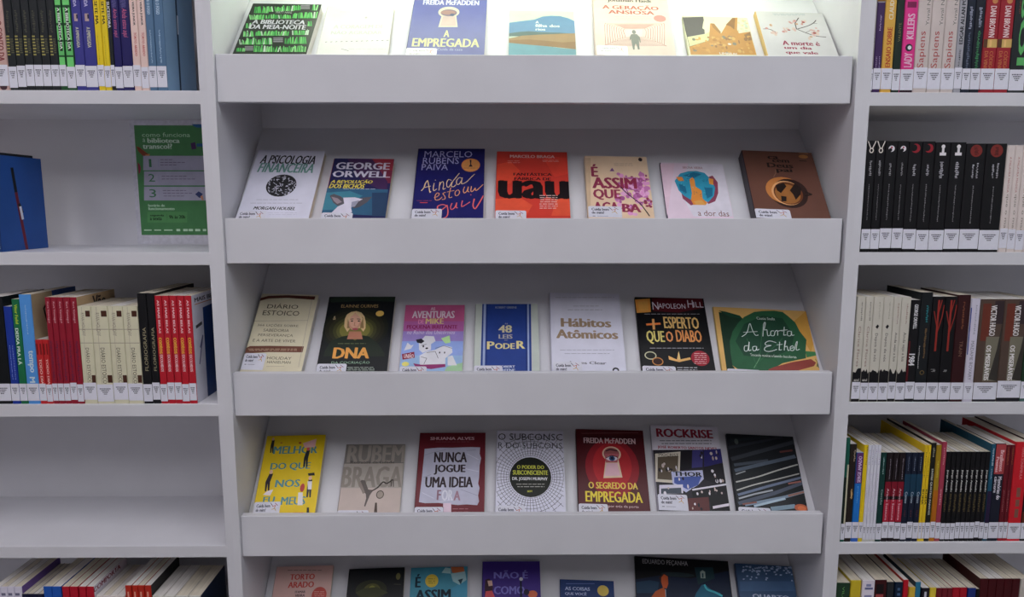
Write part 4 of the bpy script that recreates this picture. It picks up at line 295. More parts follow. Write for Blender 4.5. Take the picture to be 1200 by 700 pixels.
[3,0.065,0.1782,0.2287,0.015,0.9,14211304,12369100,"White book with rings of black letters around a black disc, on the fourth ledge",[13,8,847,209],[["L",3947592,10,1640,880,1638,846,1632,811,1624,778],["L",3947592,10,1618,761,1605,728,1589,696,1571,665],["L",3947592,10,1561,650,1538,620,1513,592,1486,565],["L",3947592,10,1472,552,1441,527,1409,504,1374,483],["L",3947592,10,1357,473,1320,455,1282,439,1242,424],["L",3947592,10,1222,418,1181,407,1139,398,1097,391],["L",3947592,10,1076,389,1033,386,990,385,947,386],["L",3947592,10,926,388,883,392,841,399,799,409],["L",3947592,10,780,414,740,427,701,441,664,458],["L",3947592,10,646,467,611,487,578,508,547,531],["L",3947592,10,532,543,505,569,479,596,456,625],["L",3947592,10,445,639,426,670,409,701,396,734],["L",3947592,10,390,750,380,783,374,817,370,851],["L",3947592,10,370,868,371,903,375,937,382,972],["L",3947592,10,386,988,398,1022,413,1055,430,1087],["L",3947592,10,440,1103,461,1133,486,1163,512,1191],["L",3947592,10,526,1204,557,1230,590,1255,624,1277],["L",3947592,10,642,1287,680,1307,719,1324,759,1340],["L",3947592,10,780,1346,822,1358,866,1368,910,1375],["L",3947592,10,931,1378,976,1381,1021,1382,1066,1381],["L",3947592,10,1087,1379,1132,1374,1175,1367,1218,1357],["L",3947592,10,1238,1351,1279,1337,1319,1322,1357,1304],["L",3947592,10,1375,1294,1410,1274,1444,1251,1475,1226],["L",3947592,10,1489,1214,1517,1187,1542,1158,1565,1128],["L",3947592,10,1575,1113,1593,1082,1608,1050,1621,1016],["L",3947592,10,1626,1000,1634,966,1639,932,1641,897],["L",3947592,10,1701,846,1696,814,1689,781,1679,749],["L",3947592,10,1673,734,1660,703,1644,672,1626,642],["L",3947592,10,1616,628,1595,600,1572,573,1547,546],["L",3947592,10,1534,534,1506,510,1476,487,1445,465],["L",3947592,10,1429,455,1395,436,1360,418,1324,402],["L",3947592,10,1306,395,1268,381,1230,369,1190,359],["L",3947592,10,1171,355,1131,348,1090,342,1049,339],["L",3947592,10,1029,338,988,337,947,338,906,341],["L",3947592,10,886,343,846,349,806,357,767,366],["L",3947592,10,748,372,710,384,674,398,638,413],["L",3947592,10,621,422,587,440,555,459,524,481],["L",3947592,10,509,491,481,515,455,539,430,565],["L",3947592,10,419,578,397,606,378,634,361,664],["L",3947592,10,353,678,339,709,328,740,319,772],["L",3947592,10,315,788,310,820,307,853,306,886],["L",3947592,10,307,902,310,935,316,968,325,1000],["L",3947592,10,330,1016,342,1048,356,1079,373,1110],["L",3947592,10,382,1125,402,1154,425,1183,450,1210],["L",3947592,10,463,1223,490,1249,520,1273,552,1296],["L",3947592,10,568,1307,602,1327,637,1346,674,1364],["L",3947592,10,693,1372,732,1386,771,1399,812,1410],["L",3947592,10,832,1414,874,1422,916,1428,959,1432],["L",3947592,10,980,1433,1023,1434,1065,1433,1108,1430],["L",3947592,10,1129,1427,1171,1421,1212,1413,1252,1402],["L",3947592,10,1272,1397,1311,1383,1349,1368,1385,1352],["L",3947592,10,1402,1343,1437,1323,1470,1302,1501,1280],["L",3947592,10,1515,1268,1543,1244,1569,1218,1593,1191],["L",3947592,10,1604,1177,1625,1148,1643,1119,1660,1088],["L",3947592,10,1667,1073,1679,1042,1689,1010,1697,977],["L",3947592,10,1699,961,1703,928,1704,895,1703,862],["L",3947592,10,1769,815,1762,783,1753,752,1742,721],["L",3947592,10,1736,706,1722,676,1706,646,1689,618],["L",3947592,10,1679,604,1659,576,1636,550,1612,524],["L",3947592,10,1600,512,1574,487,1546,464,1516,442],["L",3947592,10,1501,432,1470,412,1437,393,1404,376],["L",3947592,10,1387,368,1351,352,1315,338,1278,326],["L",3947592,10,1260,320,1222,310,1183,302,1144,295],["L",3947592,10,1125,292,1085,287,1045,284,1005,283],["L",3947592,10,986,283,946,284,906,286,867,291],["L",3947592,10,848,293,809,300,770,308,733,318],["L",3947592,10,714,323,678,335,642,349,607,364],["L",3947592,10,591,372,557,389,525,407,495,427],["L",3947592,10,480,437,451,459,424,482,399,506],["L",3947592,10,387,518,363,543,342,570,322,597],["L",3947592,10,313,611,296,639,281,669,268,699],["L",3947592,10,263,713,253,744,245,775,239,807],["L",3947592,10,237,822,235,854,234,886,236,918],["L",3947592,10,238,934,243,966,250,998,259,1029],["L",3947592,10,264,1045,277,1076,291,1106,308,1136],["L",3947592,10,317,1150,336,1179,358,1207,381,1234],["L",3947592,10,393,1247,419,1273,447,1297,477,1321],["L",3947592,10,492,1332,523,1353,556,1373,591,1392],["L",3947592,10,608,1401,644,1417,682,1432,720,1446],["L",3947592,10,739,1452,779,1463,819,1472,860,1480],["L",3947592,10,880,1483,921,1488,963,1491,1004,1493],["L",3947592,10,1025,1493,1067,1492,1108,1489,1149,1485],["L",3947592,10,1169,1482,1210,1474,1250,1465,1289,1455],["L",3947592,10,1308,1449,1346,1436,1383,1421,1418,1405],["L",3947592,10,1435,1396,1469,1378,1502,1358,1533,1337],["L",3947592,10,1548,1326,1576,1303,1603,1279,1629,1253],["L",3947592,10,1640,1241,1663,1214,1683,1186,1702,1157],["L",3947592,10,1711,1143,1726,1113,1740,1083,1751,1052],["L",3947592,10,1756,1037,1764,1006,1771,974,1774,942],["L",3947592,10,1776,926,1776,894,1775,862,1771,830],["L",3947592,10,1846,778,1837,745,1826,712,1813,680],["L",3947592,10,1806,665,1790,634,1772,603,1752,574],["L",3947592,10,1742,560,1719,531,1695,504,1669,477],["L",3947592,10,1656,464,1628,439,1598,415,1567,393],["L",3947592,10,1552,382,1519,361,1485,342,1449,323],["L",3947592,10,1432,315,1395,299,1357,284,1318,270],["L",3947592,10,1299,265,1260,253,1219,244,1179,236],["L",3947592,10,1159,232,1117,227,1076,223,1034,220],["L",3947592,10,1014,219,972,219,930,221,889,224],["L",3947592,10,869,226,828,231,787,238,747,247],["L",3947592,10,728,252,688,262,650,275,612,289],["L",3947592,10,594,296,558,312,523,329,489,348],["L",3947592,10,472,358,440,378,409,400,380,423],["L",3947592,10,366,435,339,460,313,486,289,513],["L",3947592,10,278,526,257,554,237,584,219,614],["L",3947592,10,211,628,197,659,184,691,173,723],["L",3947592,10,168,739,160,772,155,805,151,838],["L",3947592,10,150,854,150,888,151,922,155,955],["L",3947592,10,158,972,165,1005,174,1038,185,1071],["L",3947592,10,191,1087,206,1119,222,1151,241,1182],["L",3947592,10,251,1196,272,1226,295,1255,320,1284],["L",3947592,10,333,1297,361,1324,391,1349,422,1374],["L",3947592,10,437,1385,471,1408,506,1429,542,1449],["L",3947592,10,560,1458,598,1476,637,1492,677,1506],["L",3947592,10,697,1513,738,1525,780,1536,822,1545],["L",3947592,10,843,1548,887,1555,930,1559,974,1562],["L",3947592,10,996,1563,1039,1563,1083,1561,1127,1558],["L",3947592,10,1148,1555,1191,1550,1234,1542,1276,1532],["L",3947592,10,1296,1527,1337,1515,1377,1502,1416,1487],["L",3947592,10,1434,1479,1472,1461,1508,1442,1542,1422],["L",3947592,10,1559,1412,1591,1389,1622,1366,1652,1341],["L",3947592,10,1665,1328,1692,1302,1717,1274,1741,1246],["L",3947592,10,1751,1232,1771,1202,1790,1171,1806,1140],["L",3947592,10,1813,1125,1827,1093,1838,1060,1847,1027],["L",3947592,10,1850,1011,1856,978,1860,944,1861,910],["L",3947592,10,1861,894,1860,860,1856,827,1850,794],["L",3947592,10,1937,736,1926,701,1912,667,1897,634],["L",3947592,10,1889,618,1870,585,1850,554,1828,523],["L",3947592,10,1817,508,1792,478,1766,450,1738,422],["L",3947592,10,1724,409,1693,383,1662,358,1629,334],["L",3947592,10,1612,323,1577,301,1541,280,1503,261],["L",3947592,10,1485,252,1446,234,1406,218,1366,204],["L",3947592,10,1345,198,1304,185,1261,175,1219,166],["L",3947592,10,1198,162,1154,155,1110,150,1066,146],["L",3947592,10,1045,145,1001,144,957,144,913,146],["L",3947592,10,891,147,847,152,804,157,761,165],["L",3947592,10,740,169,698,179,657,190,616,203],["L",3947592,10,596,210,557,225,518,241,480,259],["L",3947592,10,462,268,426,288,392,309,358,332],["L",3947592,10,342,343,311,367,281,393,253,419],["L",3947592,10,240,433,214,461,189,490,167,520],["L",3947592,10,156,535,137,566,119,598,103,631],["L",3947592,10,96,647,83,681,72,715,63,750],["L",3947592,10,59,767,53,802,50,837,48,873],["L",3947592,10,48,890,50,926,53,961,59,997],["L",3947592,10,63,1014,72,1049,83,1084,97,1119],["L",3947592,10,104,1136,120,1169,139,1203,160,1235],["L",3947592,10,170,1251,194,1282,219,1313,246,1342],["L",3947592,10,260,1356,290,1385,322,1412,355,1437],["L",3947592,10,372,1450,407,1473,444,1496,483,1517],["L",3947592,10,502,1527,542,1546,583,1564,625,1580],["L",3947592,10,646,1587,690,1600,734,1612,779,1622],["L",3947592,10,802,1627,847,1634,894,1640,940,1644],["L",3947592,10,963,1646,1009,1647,1056,1647,1103,1644],["L",3947592,10,1125,1643,1171,1638,1217,1631,1262,1623],["L",3947592,10,1284,1618,1328,1608,1372,1595,1415,1581],["L",3947592,10,1435,1573,1476,1557,1516,1539,1555,1519],["L",3947592,10,1573,1509,1610,1487,1645,1464,1679,1440],["L",3947592,10,1695,1427,1726,1401,1756,1374,1784,1345],["L",3947592,10,1796,1331,1822,1301,1845,1270,1866,1238],["L",3947592,10,1876,1222,1894,1189,1910,1156,1924,1122],["L",3947592,10,1930,1105,1941,1070,1950,1035,1956,1000],["L",3947592,10,1959,983,1962,947,1963,911,1962,876],["L",3947592,10,1961,858,1957,823,1951,788,1942,753],["L",3947592,12,1897,452,1870,421,1842,391,1811,362],["L",3947592,12,1796,348,1764,321,1730,295,1695,270],["L",3947592,12,1677,258,1640,235,1601,213,1562,193],["L",3947592,12,1542,184,1501,165,1459,148,1417,133],["L",3947592,12,1396,126,1352,112,1307,101,1262,90],["L",3947592,12,1240,86,1194,78,1148,72,1102,67],["L",3947592,12,1079,65,1033,63,986,62,939,63],["L",3947592,12,917,64,870,67,824,72,779,78],["L",3947592,12,756,82,711,90,667,101,623,112],["L",3947592,12,602,119,559,133,517,148,476,165],["L",3947592,12,456,174,416,193,378,213,340,235],["L",3947592,12,323,246,287,270,253,295,221,321],["L",3947592,12,205,334,175,362,146,391,119,420],["L",3947592,12,106,435,81,467,59,499,38,532],["L",3947592,12,10,1189,29,1225,49,1260,72,1294],["L",3947592,12,84,1310,110,1343,137,1375,167,1407],["L",3947592,12,182,1421,214,1451,247,1480,283,1507],["L",3947592,12,301,1520,338,1545,378,1569,418,1592],["L",3947592,12,438,1602,481,1623,524,1642,569,1659],["L",3947592,12,591,1667,637,1682,684,1695,732,1707],["L",3947592,12,755,1712,804,1721,853,1728,902,1733],["L",3947592,12,926,1735,975,1738,1025,1739,1075,1738],["L",3947592,12,1099,1737,1148,1733,1197,1728,1246,1721],["L",3947592,12,1269,1717,1317,1707,1364,1695,1410,1682],["L",3947592,12,1432,1675,1477,1659,1521,1642,1564,1623],["L",3947592,12,1584,1613,1625,1592,1665,1570,1703,1546],["L",3947592,12,1721,1533,1757,1507,1791,1480,1823,1452],["L",3947592,12,1838,1437,1868,1407,1896,1376,1922,1344],["L",3947592,12,1934,1328,1957,1295,1979,1260,1998,1225],["L",3947592,12,1879,279,1844,251,1808,223,1770,197],["L",3947592,12,1751,185,1712,160,1671,137,1629,116],["L",3947592,12,449,69,406,87,363,106,322,128],["L",3947592,12,302,138,262,161,224,186,187,212],["L",3947592,12,169,225,134,252,101,281,69,311],["L",3947592,12,90,1496,125,1528,161,1558,199,1587],["L",3947592,12,218,1601,258,1628,300,1654,343,1678],["L",3947592,12,365,1690,410,1712,457,1732,504,1751],["L",3947592,12,528,1760,577,1776,626,1791,677,1804],["L",3947592,12,702,1810,754,1820,806,1829,858,1836],["L",3947592,12,884,1839,937,1843,990,1845,1043,1845],["L",3947592,12,1069,1845,1122,1843,1174,1838,1227,1832],["L",3947592,12,1252,1829,1304,1820,1355,1810,1405,1797],["L",3947592,12,1429,1791,1479,1776,1527,1759,1574,1741],["L",3947592,12,1596,1731,1642,1711,1686,1689,1729,1665],["L",3947592,12,1749,1653,1789,1627,1828,1600,1866,1571],["L",3947592,12,1883,1557,1918,1527,1951,1495,1982,1463],["L",4210764,10,1632,880,1948,883],["L",4210764,10,1627,827,1939,804],["L",4210764,10,1615,775,1954,720],["L",4210764,10,1596,724,1956,633],["L",4210764,10,1571,675,1946,543],["L",4210764,10,1541,628,1951,439],["L",4210764,10,1504,584,1859,378],["L",4210764,10,1462,543,1932,203],["L",4210764,10,1415,506,1706,246],["L",4210764,10,1364,473,1732,63],["L",4210764,10,1310,445,1524,142],["L",4210764,10,1252,421,1451,54],["L",4210764,10,1191,402,1322,70],["L",4210764,10,1129,388,1209,73],["L",4210764,10,1065,380,1104,59],["L",4210764,10,1001,376,998,53],["L",4210764,10,936,378,892,57],["L",4210764,10,873,386,787,69],["L",4210764,10,811,399,674,64],["L",4210764,10,750,416,545,46],["L",4210764,10,693,439,473,133],["L",4210764,10,639,467,264,50],["L",4210764,10,588,499,294,233],["L",4210764,10,542,535,67,186],["L",4210764,10,501,575,143,362],["L",4210764,10,465,618,52,422],["L",4210764,10,435,664,59,526],["L",4210764,10,411,713,50,615],["L",4210764,10,394,763,54,702],["L",4210764,10,383,815,36,783],["L",4210764,10,378,868,63,865],["L",4210764,10,381,921,32,948],["L",4210764,10,391,974,45,1031],["L",4210764,10,407,1026,37,1120],["L",4210764,10,430,1077,40,1214],["L",4210764,10,459,1125,27,1324],["L",4210764,10,495,1171,119,1390],["L",4210764,10,536,1214,29,1581],["L",4210764,10,583,1253,270,1533],["L",4210764,10,634,1287,145,1833],["L",4210764,10,690,1318,456,1648],["L",4210764,10,750,1343,426,1939],["L",4210764,10,812,1364,668,1729],["L",4210764,10,877,1379,736,1932],["L",4210764,10,943,1388,896,1772],["L",4210764,10,1009,1391,1014,1929],["L",4210764,10,1076,1389,1129,1774],["L",4210764,10,1142,1381,1292,1937],["L",4210764,10,1206,1367,1357,1736],["L",4210764,10,1268,1348,1603,1950],["L",4210764,10,1327,1324,1568,1659],["L",4210764,10,1383,1295,1882,1851],["L",4210764,10,1434,1261,1752,1548],["L",4210764,10,1480,1223,1994,1600],["L",4210764,10,1520,1181,1901,1407],["L",4210764,10,1555,1136,1992,1343],["L",4210764,10,1584,1088,1976,1232],["L",4210764,10,1606,1038,1979,1139],["L",4210764,10,1621,986,1968,1049],["L",4210764,10,1630,933,1946,963],["T",3947592,"O SUBCONSC",46,1763,1972,1928,""],["T",3947592,"R DO SUBCONS",51,1563,1954,1703,""],["E",1316880,1005,874,605,470],["T",13422668,"O PODER DO",614,1064,1408,1149,"b"],["T",13422668,"SUBCONSCIENTE",493,923,1517,1029,"b"],["T",15000808,"DR. JOSEPH MURPHY",478,776,1504,867,"b"],["L",12105904,15,598,702,753,703],["L",12105904,15,778,704,924,705],["L",12105904,15,949,705,1038,706],["L",12105904,15,1064,706,1179,707],["L",12105904,15,1205,708,1315,709],["L",12105904,15,1341,709,1407,709],["L",12105904,15,630,644,701,644],["L",12105904,15,726,644,789,645],["L",12105904,15,815,645,968,647],["L",12105904,15,994,647,1102,648],["L",12105904,15,1128,648,1273,650],["L",12105904,15,1299,650,1359,650],["L",12105904,15,1385,651,1406,651],["T",13422668,"BEST",916,521,1061,562,"b"]]],
[3,0.2753,0.1811,0.23,0.015,1.71,5247000,2886672,"Red and black book with an eye behind a keyhole, on the fourth ledge",[12,8,826,225],[["P",4722712,171,1832,1985,1885,1827,1643,249,1610],["E",9706536,1017,1084,774,692],["E",12067884,1020,1120,560,545],["T",15255756,"FREIDA McFADDEN",226,1655,1749,1789,"b"],["L",11828348,7,174,1892,1859,1942],["E",15256752,1024,1400,270,183],["P",15256752,848,1295,1203,1302,1292,844,746,819],["E",9983060,1021,1407,226,146],["P",12083304,821,1403,1238,1411,1177,1194,840,1187],["L",3676192,34,869,1469,985,1508,1191,1476],["E",14998760,1020,1291,165,61],["E",3165308,1029,1291,87,61],["E",1054760,1030,1299,39,33],["L",2626584,19,857,1302,1017,1363,1196,1324],["P",15252680,865,1173,1167,1180,1236,884,783,868],["T",15256664,"O SEGREDO DA",311,575,1706,727,"b"],["T",15257664,"EMPREGADA",213,272,1813,515,"b"],["T",15254728,"por trás da porta",842,144,1681,211,""],["L",15261928,19,980,27,1011,-5,1046,29]]],
[3,0.4765,0.1818,0.2414,0.012,2.11,2630700,10789040,"Book with dark red title above a collage of band photographs, on the fourth ledge",[28,66,850,411],[["P",14736616,12,2027,2515,2091,2384,1462,-60,1400],["T",9970748,"ROCKRISE",162,1719,1836,1921,"B"],["T",11548752,"JOSÉ ROBERTO SANTOS NEVES",164,1430,1891,1521,"b"],["L",5263448,19,241,1624,400,1628],["L",5263448,19,426,1628,575,1632],["L",5263448,19,602,1633,692,1635],["L",5263448,19,719,1636,837,1639],["L",5263448,19,863,1640,976,1642],["L",5263448,19,1003,1643,1139,1647],["L",5263448,19,1165,1647,1317,1651],["L",5263448,19,1343,1652,1416,1654],["L",5263448,19,1442,1654,1507,1656],["L",5263448,19,1533,1657,1691,1661],["L",5263448,19,1717,1661,1769,1663],["L",5263448,19,291,1558,352,1559],["L",5263448,19,379,1560,491,1563],["L",5263448,19,517,1563,661,1567],["L",5263448,19,687,1568,775,1570],["L",5263448,19,801,1571,970,1575],["L",5263448,19,997,1576,1161,1580],["L",5263448,19,1187,1580,1252,1582],["L",5263448,19,1279,1583,1343,1584],["L",5263448,19,1369,1585,1493,1588],["L",5263448,19,1519,1589,1688,1593],["L",5263448,19,1714,1594,1756,1595],["P",14209216,69,1316,816,1384,678,656,10,679],["P",6313028,138,1242,740,1285,633,721,68,740],["P",1578012,816,1384,1152,1427,1075,999,734,950],["P",4209788,1169,1420,1478,1449,1399,1041,1086,1013],["P",2893932,1503,1443,2040,1477,2038,1159,1442,1042],["P",1841184,1424,1042,2043,1142,1994,590,1394,766],["P",12896488,482,917,1387,973,1386,773,1202,636,975,532,839,464,488,651],["P",5005484,550,792,1342,838,1202,636,891,530,532,665],["P",1315864,1002,566,2031,673,1998,236,1004,323],["P",14736616,1019,546,2013,689,2014,650,1022,507],["P",14473448,103,609,773,639,752,446,78,413],["P",5002336,144,531,711,565,710,445,130,420],["P",6304820,852,335,1452,382,1430,33,770,17],["P",1315864,1476,287,1998,236,1987,103,1476,59],["P",14998760,1533,187,2003,262,1991,204,1531,130],["P",2106412,36,68,449,78,435,-23,23,-33],["T",2105384,"THOR",534,821,1354,921,"b"],["T",3683376,"MOCRIST",170,1263,752,1332,""],["E",14999784,913,597,26,49],["E",14999784,1676,953,26,29],["E",13417656,1283,486,29,28],["E",12100764,649,969,25,33],["E",12100764,428,947,39,41],["E",12100764,968,128,20,26],["E",14999784,640,1013,20,42],["E",2630700,503,964,30,22],["E",14999784,688,749,25,34],["E",14999784,1753,738,42,43],["E",2630700,1874,478,41,27],["E",2630700,1150,200,31,46],["E",2630700,1899,1353,25,29],["E",12100764,1722,840,24,32],["E",13417656,1863,1398,19,46],["E",14999784,1666,957,41,36],["E",14999784,1153,444,28,33],["E",2630700,797,767,30,36],["E",2630700,429,968,32,38],["E",2630700,1748,748,20,37],["E",13417656,1702,1360,42,39],["E",14999784,1407,1272,21,36],["E",12100764,1912,749,41,34],["E",2630700,469,966,29,25],["E",14999784,1495,457,25,35],["E",13417656,353,546,26,25],["E",2630700,1425,1367,40,38],["E",14999784,1046,220,24,27],["E",2630700,363,961,35,48],["E",14999784,210,925,19,32],["E",12100764,1734,1252,26,49],["E",2630700,1209,119,36,32],["E",14999784,1718,872,30,29],["E",2630700,155,948,38,43],["E",13417656,261,1045,39,48],["E",13417656,1662,553,21,47],["E",14999784,243,430,41,48],["E",13417656,1695,527,39,25],["E",13417656,1510,503,18,31],["E",2630700,1384,1301,32,35],["E",13417656,307,1087,33,30],["E",13417656,1840,475,24,24],["E",14999784,404,980,23,35],["E",14999784,1860,743,38,43],["E",13417656,1830,1256,32,38],["E",2630700,1674,482,29,40]]],
[3,0.6742,0.1786,0.2126,0.012,3.14,1843236,1315868,"Dark book with streaked motion-blur lights on its cover, rightmost on the fourth ledge",[42,8,946,120],[["L",2895928,92,6,1615,1688,1996],["L",3948616,107,43,1315,1997,1854],["L",2107436,85,80,1810,1258,1977],["L",5002336,78,102,1169,1129,1325],["L",7355448,50,1513,1567,1905,1629],["L",6056056,92,99,1022,1954,1473],["L",10791084,32,112,928,408,1021],["L",12369080,36,92,733,713,882,1328,1075,1968,1257],["L",12105908,32,78,526,594,683,1195,830,1956,1022],["L",10791088,43,105,324,551,448,1102,570],["L",7108752,64,100,414,999,665,1995,922],["L",5265512,92,85,205,1127,493,2044,781],["L",8426664,71,261,178,1350,398,1994,566],["L",11321552,57,497,154,1426,380],["L",10249308,43,1588,754,1973,828],["L",8935504,43,182,188,596,254],["L",10252388,50,1522,447,1994,566],["L",8427688,107,968,105,1669,204],["E",12608580,1821,169,186,90],["E",14711888,1842,156,121,62],["E",5265492,273,1795,60,78]]],
[4,-0.5395,0.1548,0.2045,0.012,-1.34,14727344,12888224,"Pinkish beige book with a two-line red title, leftmost on the lowest ledge in view",None,[["T",13651012,"TORTO",530,1654,1393,1799,"b"],["T",13651012,"ARADO",502,1455,1398,1605,"b"],["T",5522504,"ITAMAR",779,1321,1136,1378,"b"],["T",5522504,"VIEIRA",796,1230,1133,1293,"b"],["E",13654096,1620,1262,254,198],["L",8413276,14,407,1905,586,1901],["L",8413276,14,616,1901,785,1897],["L",8413276,14,815,1896,917,1894],["L",8413276,14,947,1894,1081,1891],["L",8413276,14,1111,1890,1239,1887],["L",8413276,14,1269,1887,1423,1883],["L",8413276,14,1453,1883,1603,1879],["L",15249576,14,1433,1342,1610,1338],["L",15249576,14,1639,1338,1783,1335],["L",15249576,14,1445,1290,1577,1288],["L",15249576,14,1606,1287,1732,1284],["L",15249576,14,1761,1284,1792,1283],["L",15249576,14,1466,1239,1546,1237],["L",15249576,14,1575,1236,1647,1235],["L",15249576,14,1676,1234,1801,1232],["T",5522504,"JUNIOR",814,1140,1151,1202,"b"]]],
[4,-0.3419,0.151,0.197,0.015,-1.58,1053720,789520,"Black book with a dim greenish glow on its cover, on the lowest ledge in view",None,[["E",2895900,855,1436,554,259],["E",5789736,882,1417,302,184],["E",8684600,884,1399,151,147],["E",7367744,1784,1764,81,90],["L",4473912,18,1648,1563,1902,1550],["P",4211748,311,1377,600,1479,1049,1505,1466,1348,1075,1249,525,1263]]],
[4,-0.1737,0.1539,0.2002,0.012,-1.21,5021888,3966108,"Turquoise book with black capitals and a round yellow badge, on the lowest ledge in view",None,[["P",5020852,-4,2020,2003,1995,1997,1647,889,1235,3,1253],["T",1059900,"É",171,1491,370,1828,"B"],["T",1059900,"ASSIM",186,1144,1429,1423,"B"],["E",15256652,750,1650,229,169],["P",12116192,1086,1849,1216,1988,1409,1954,1413,1821],["P",13923396,1407,1999,1861,1990,1893,1870,1714,1815,1462,1842],["P",11063508,1413,1821,1914,1870,1967,1647,1720,1525,1493,1620],["P",2639956,1667,1653,1846,1687,1769,1535],["L",8417320,14,620,1699,799,1695],["L",8417320,14,829,1695,867,1694],["L",8417320,14,624,1645,758,1642],["L",8417320,14,788,1642,870,1640],["L",8417320,14,633,1591,805,1588],["L",8417320,14,835,1587,872,1587],["T",1059900,"QUE",205,924,899,1100,"B"]]],
[4,0.0182,0.1573,0.2152,0.015,0.0,4467848,3680372,"Purple book with pale violet capitals and small figures, on the lowest ledge in view",None,[["T",8682704,"NÃO É",399,1583,1577,1782,"b"],["T",8682704,"COMO",403,1212,1460,1400,"b"],["P",4202544,108,1559,244,1586,343,1484,374,1382,348,1149,107,1149,92,1383],["P",15252652,186,1532,342,1538,363,1416,228,1403],["P",14439516,128,1282,346,1298,444,1148,107,1149],["E",14736616,1340,1568,64,44],["P",1579052,1300,1528,1358,1527,1370,1145,1292,1145],["E",14709840,1724,1210,164,87],["E",2628664,1517,1257,97,74],["T",8682704,"NOS FILMES",407,850,1690,1014,"b"]]],
[4,0.2165,0.1455,0.1636,0.01,2.24,2112628,1848420,"Small navy book with a yellow disc, standing lower than its neighbours on the lowest ledge",None,[["T",11846888,"AS COISAS",184,1666,1110,1772,"b"],["T",11846888,"QUE VOCÊ",182,1505,984,1620,"b"],["E",15256676,1592,1686,210,169],["L",7375048,11,229,1867,1286,1899],["T",11846888,"SÓ VÊ",179,1344,743,1458,"b"]]],
[4,0.4744,0.2566,0.2139,0.012,3.44,789520,527372,"Wide black book with an orange figure and teal shapes, on the lowest ledge in view",None,[["T",12105916,"EDUARDO PEÇANHA",166,1797,1133,1940,"s"],["P",1056828,-9,1423,505,1547,1166,1523,1988,1759,1984,1005,-13,874],["P",2113628,8,1357,303,1422,495,1390,441,1121,16,1093],["E",2109492,898,1596,353,55],["P",13918256,539,1538,605,1588,684,1537,684,1358,641,1244,565,1261,538,1393],["P",13131820,300,1003,405,1162,525,1236,585,1262,618,1176,594,914,237,890],["P",1587264,1267,1802,1662,1828,1675,1557,1309,1377],["P",2387080,1253,1174,1387,1382,1465,1387,1571,1283,1757,1208,1820,1081,1811,994,1158,951],["L",5293268,51,1446,1386,1494,1278,1643,1222,1789,1144],["P",10532012,1380,1696,1434,1740,1486,1703,1479,1544,1378,1542],["P",2640980,1416,1664,1447,1666,1442,1560,1410,1558],["L",12112096,16,617,1225,613,1045],["P",4202524,494,1502,596,1603,682,1577,605,1585,545,1505,534,1326]]],
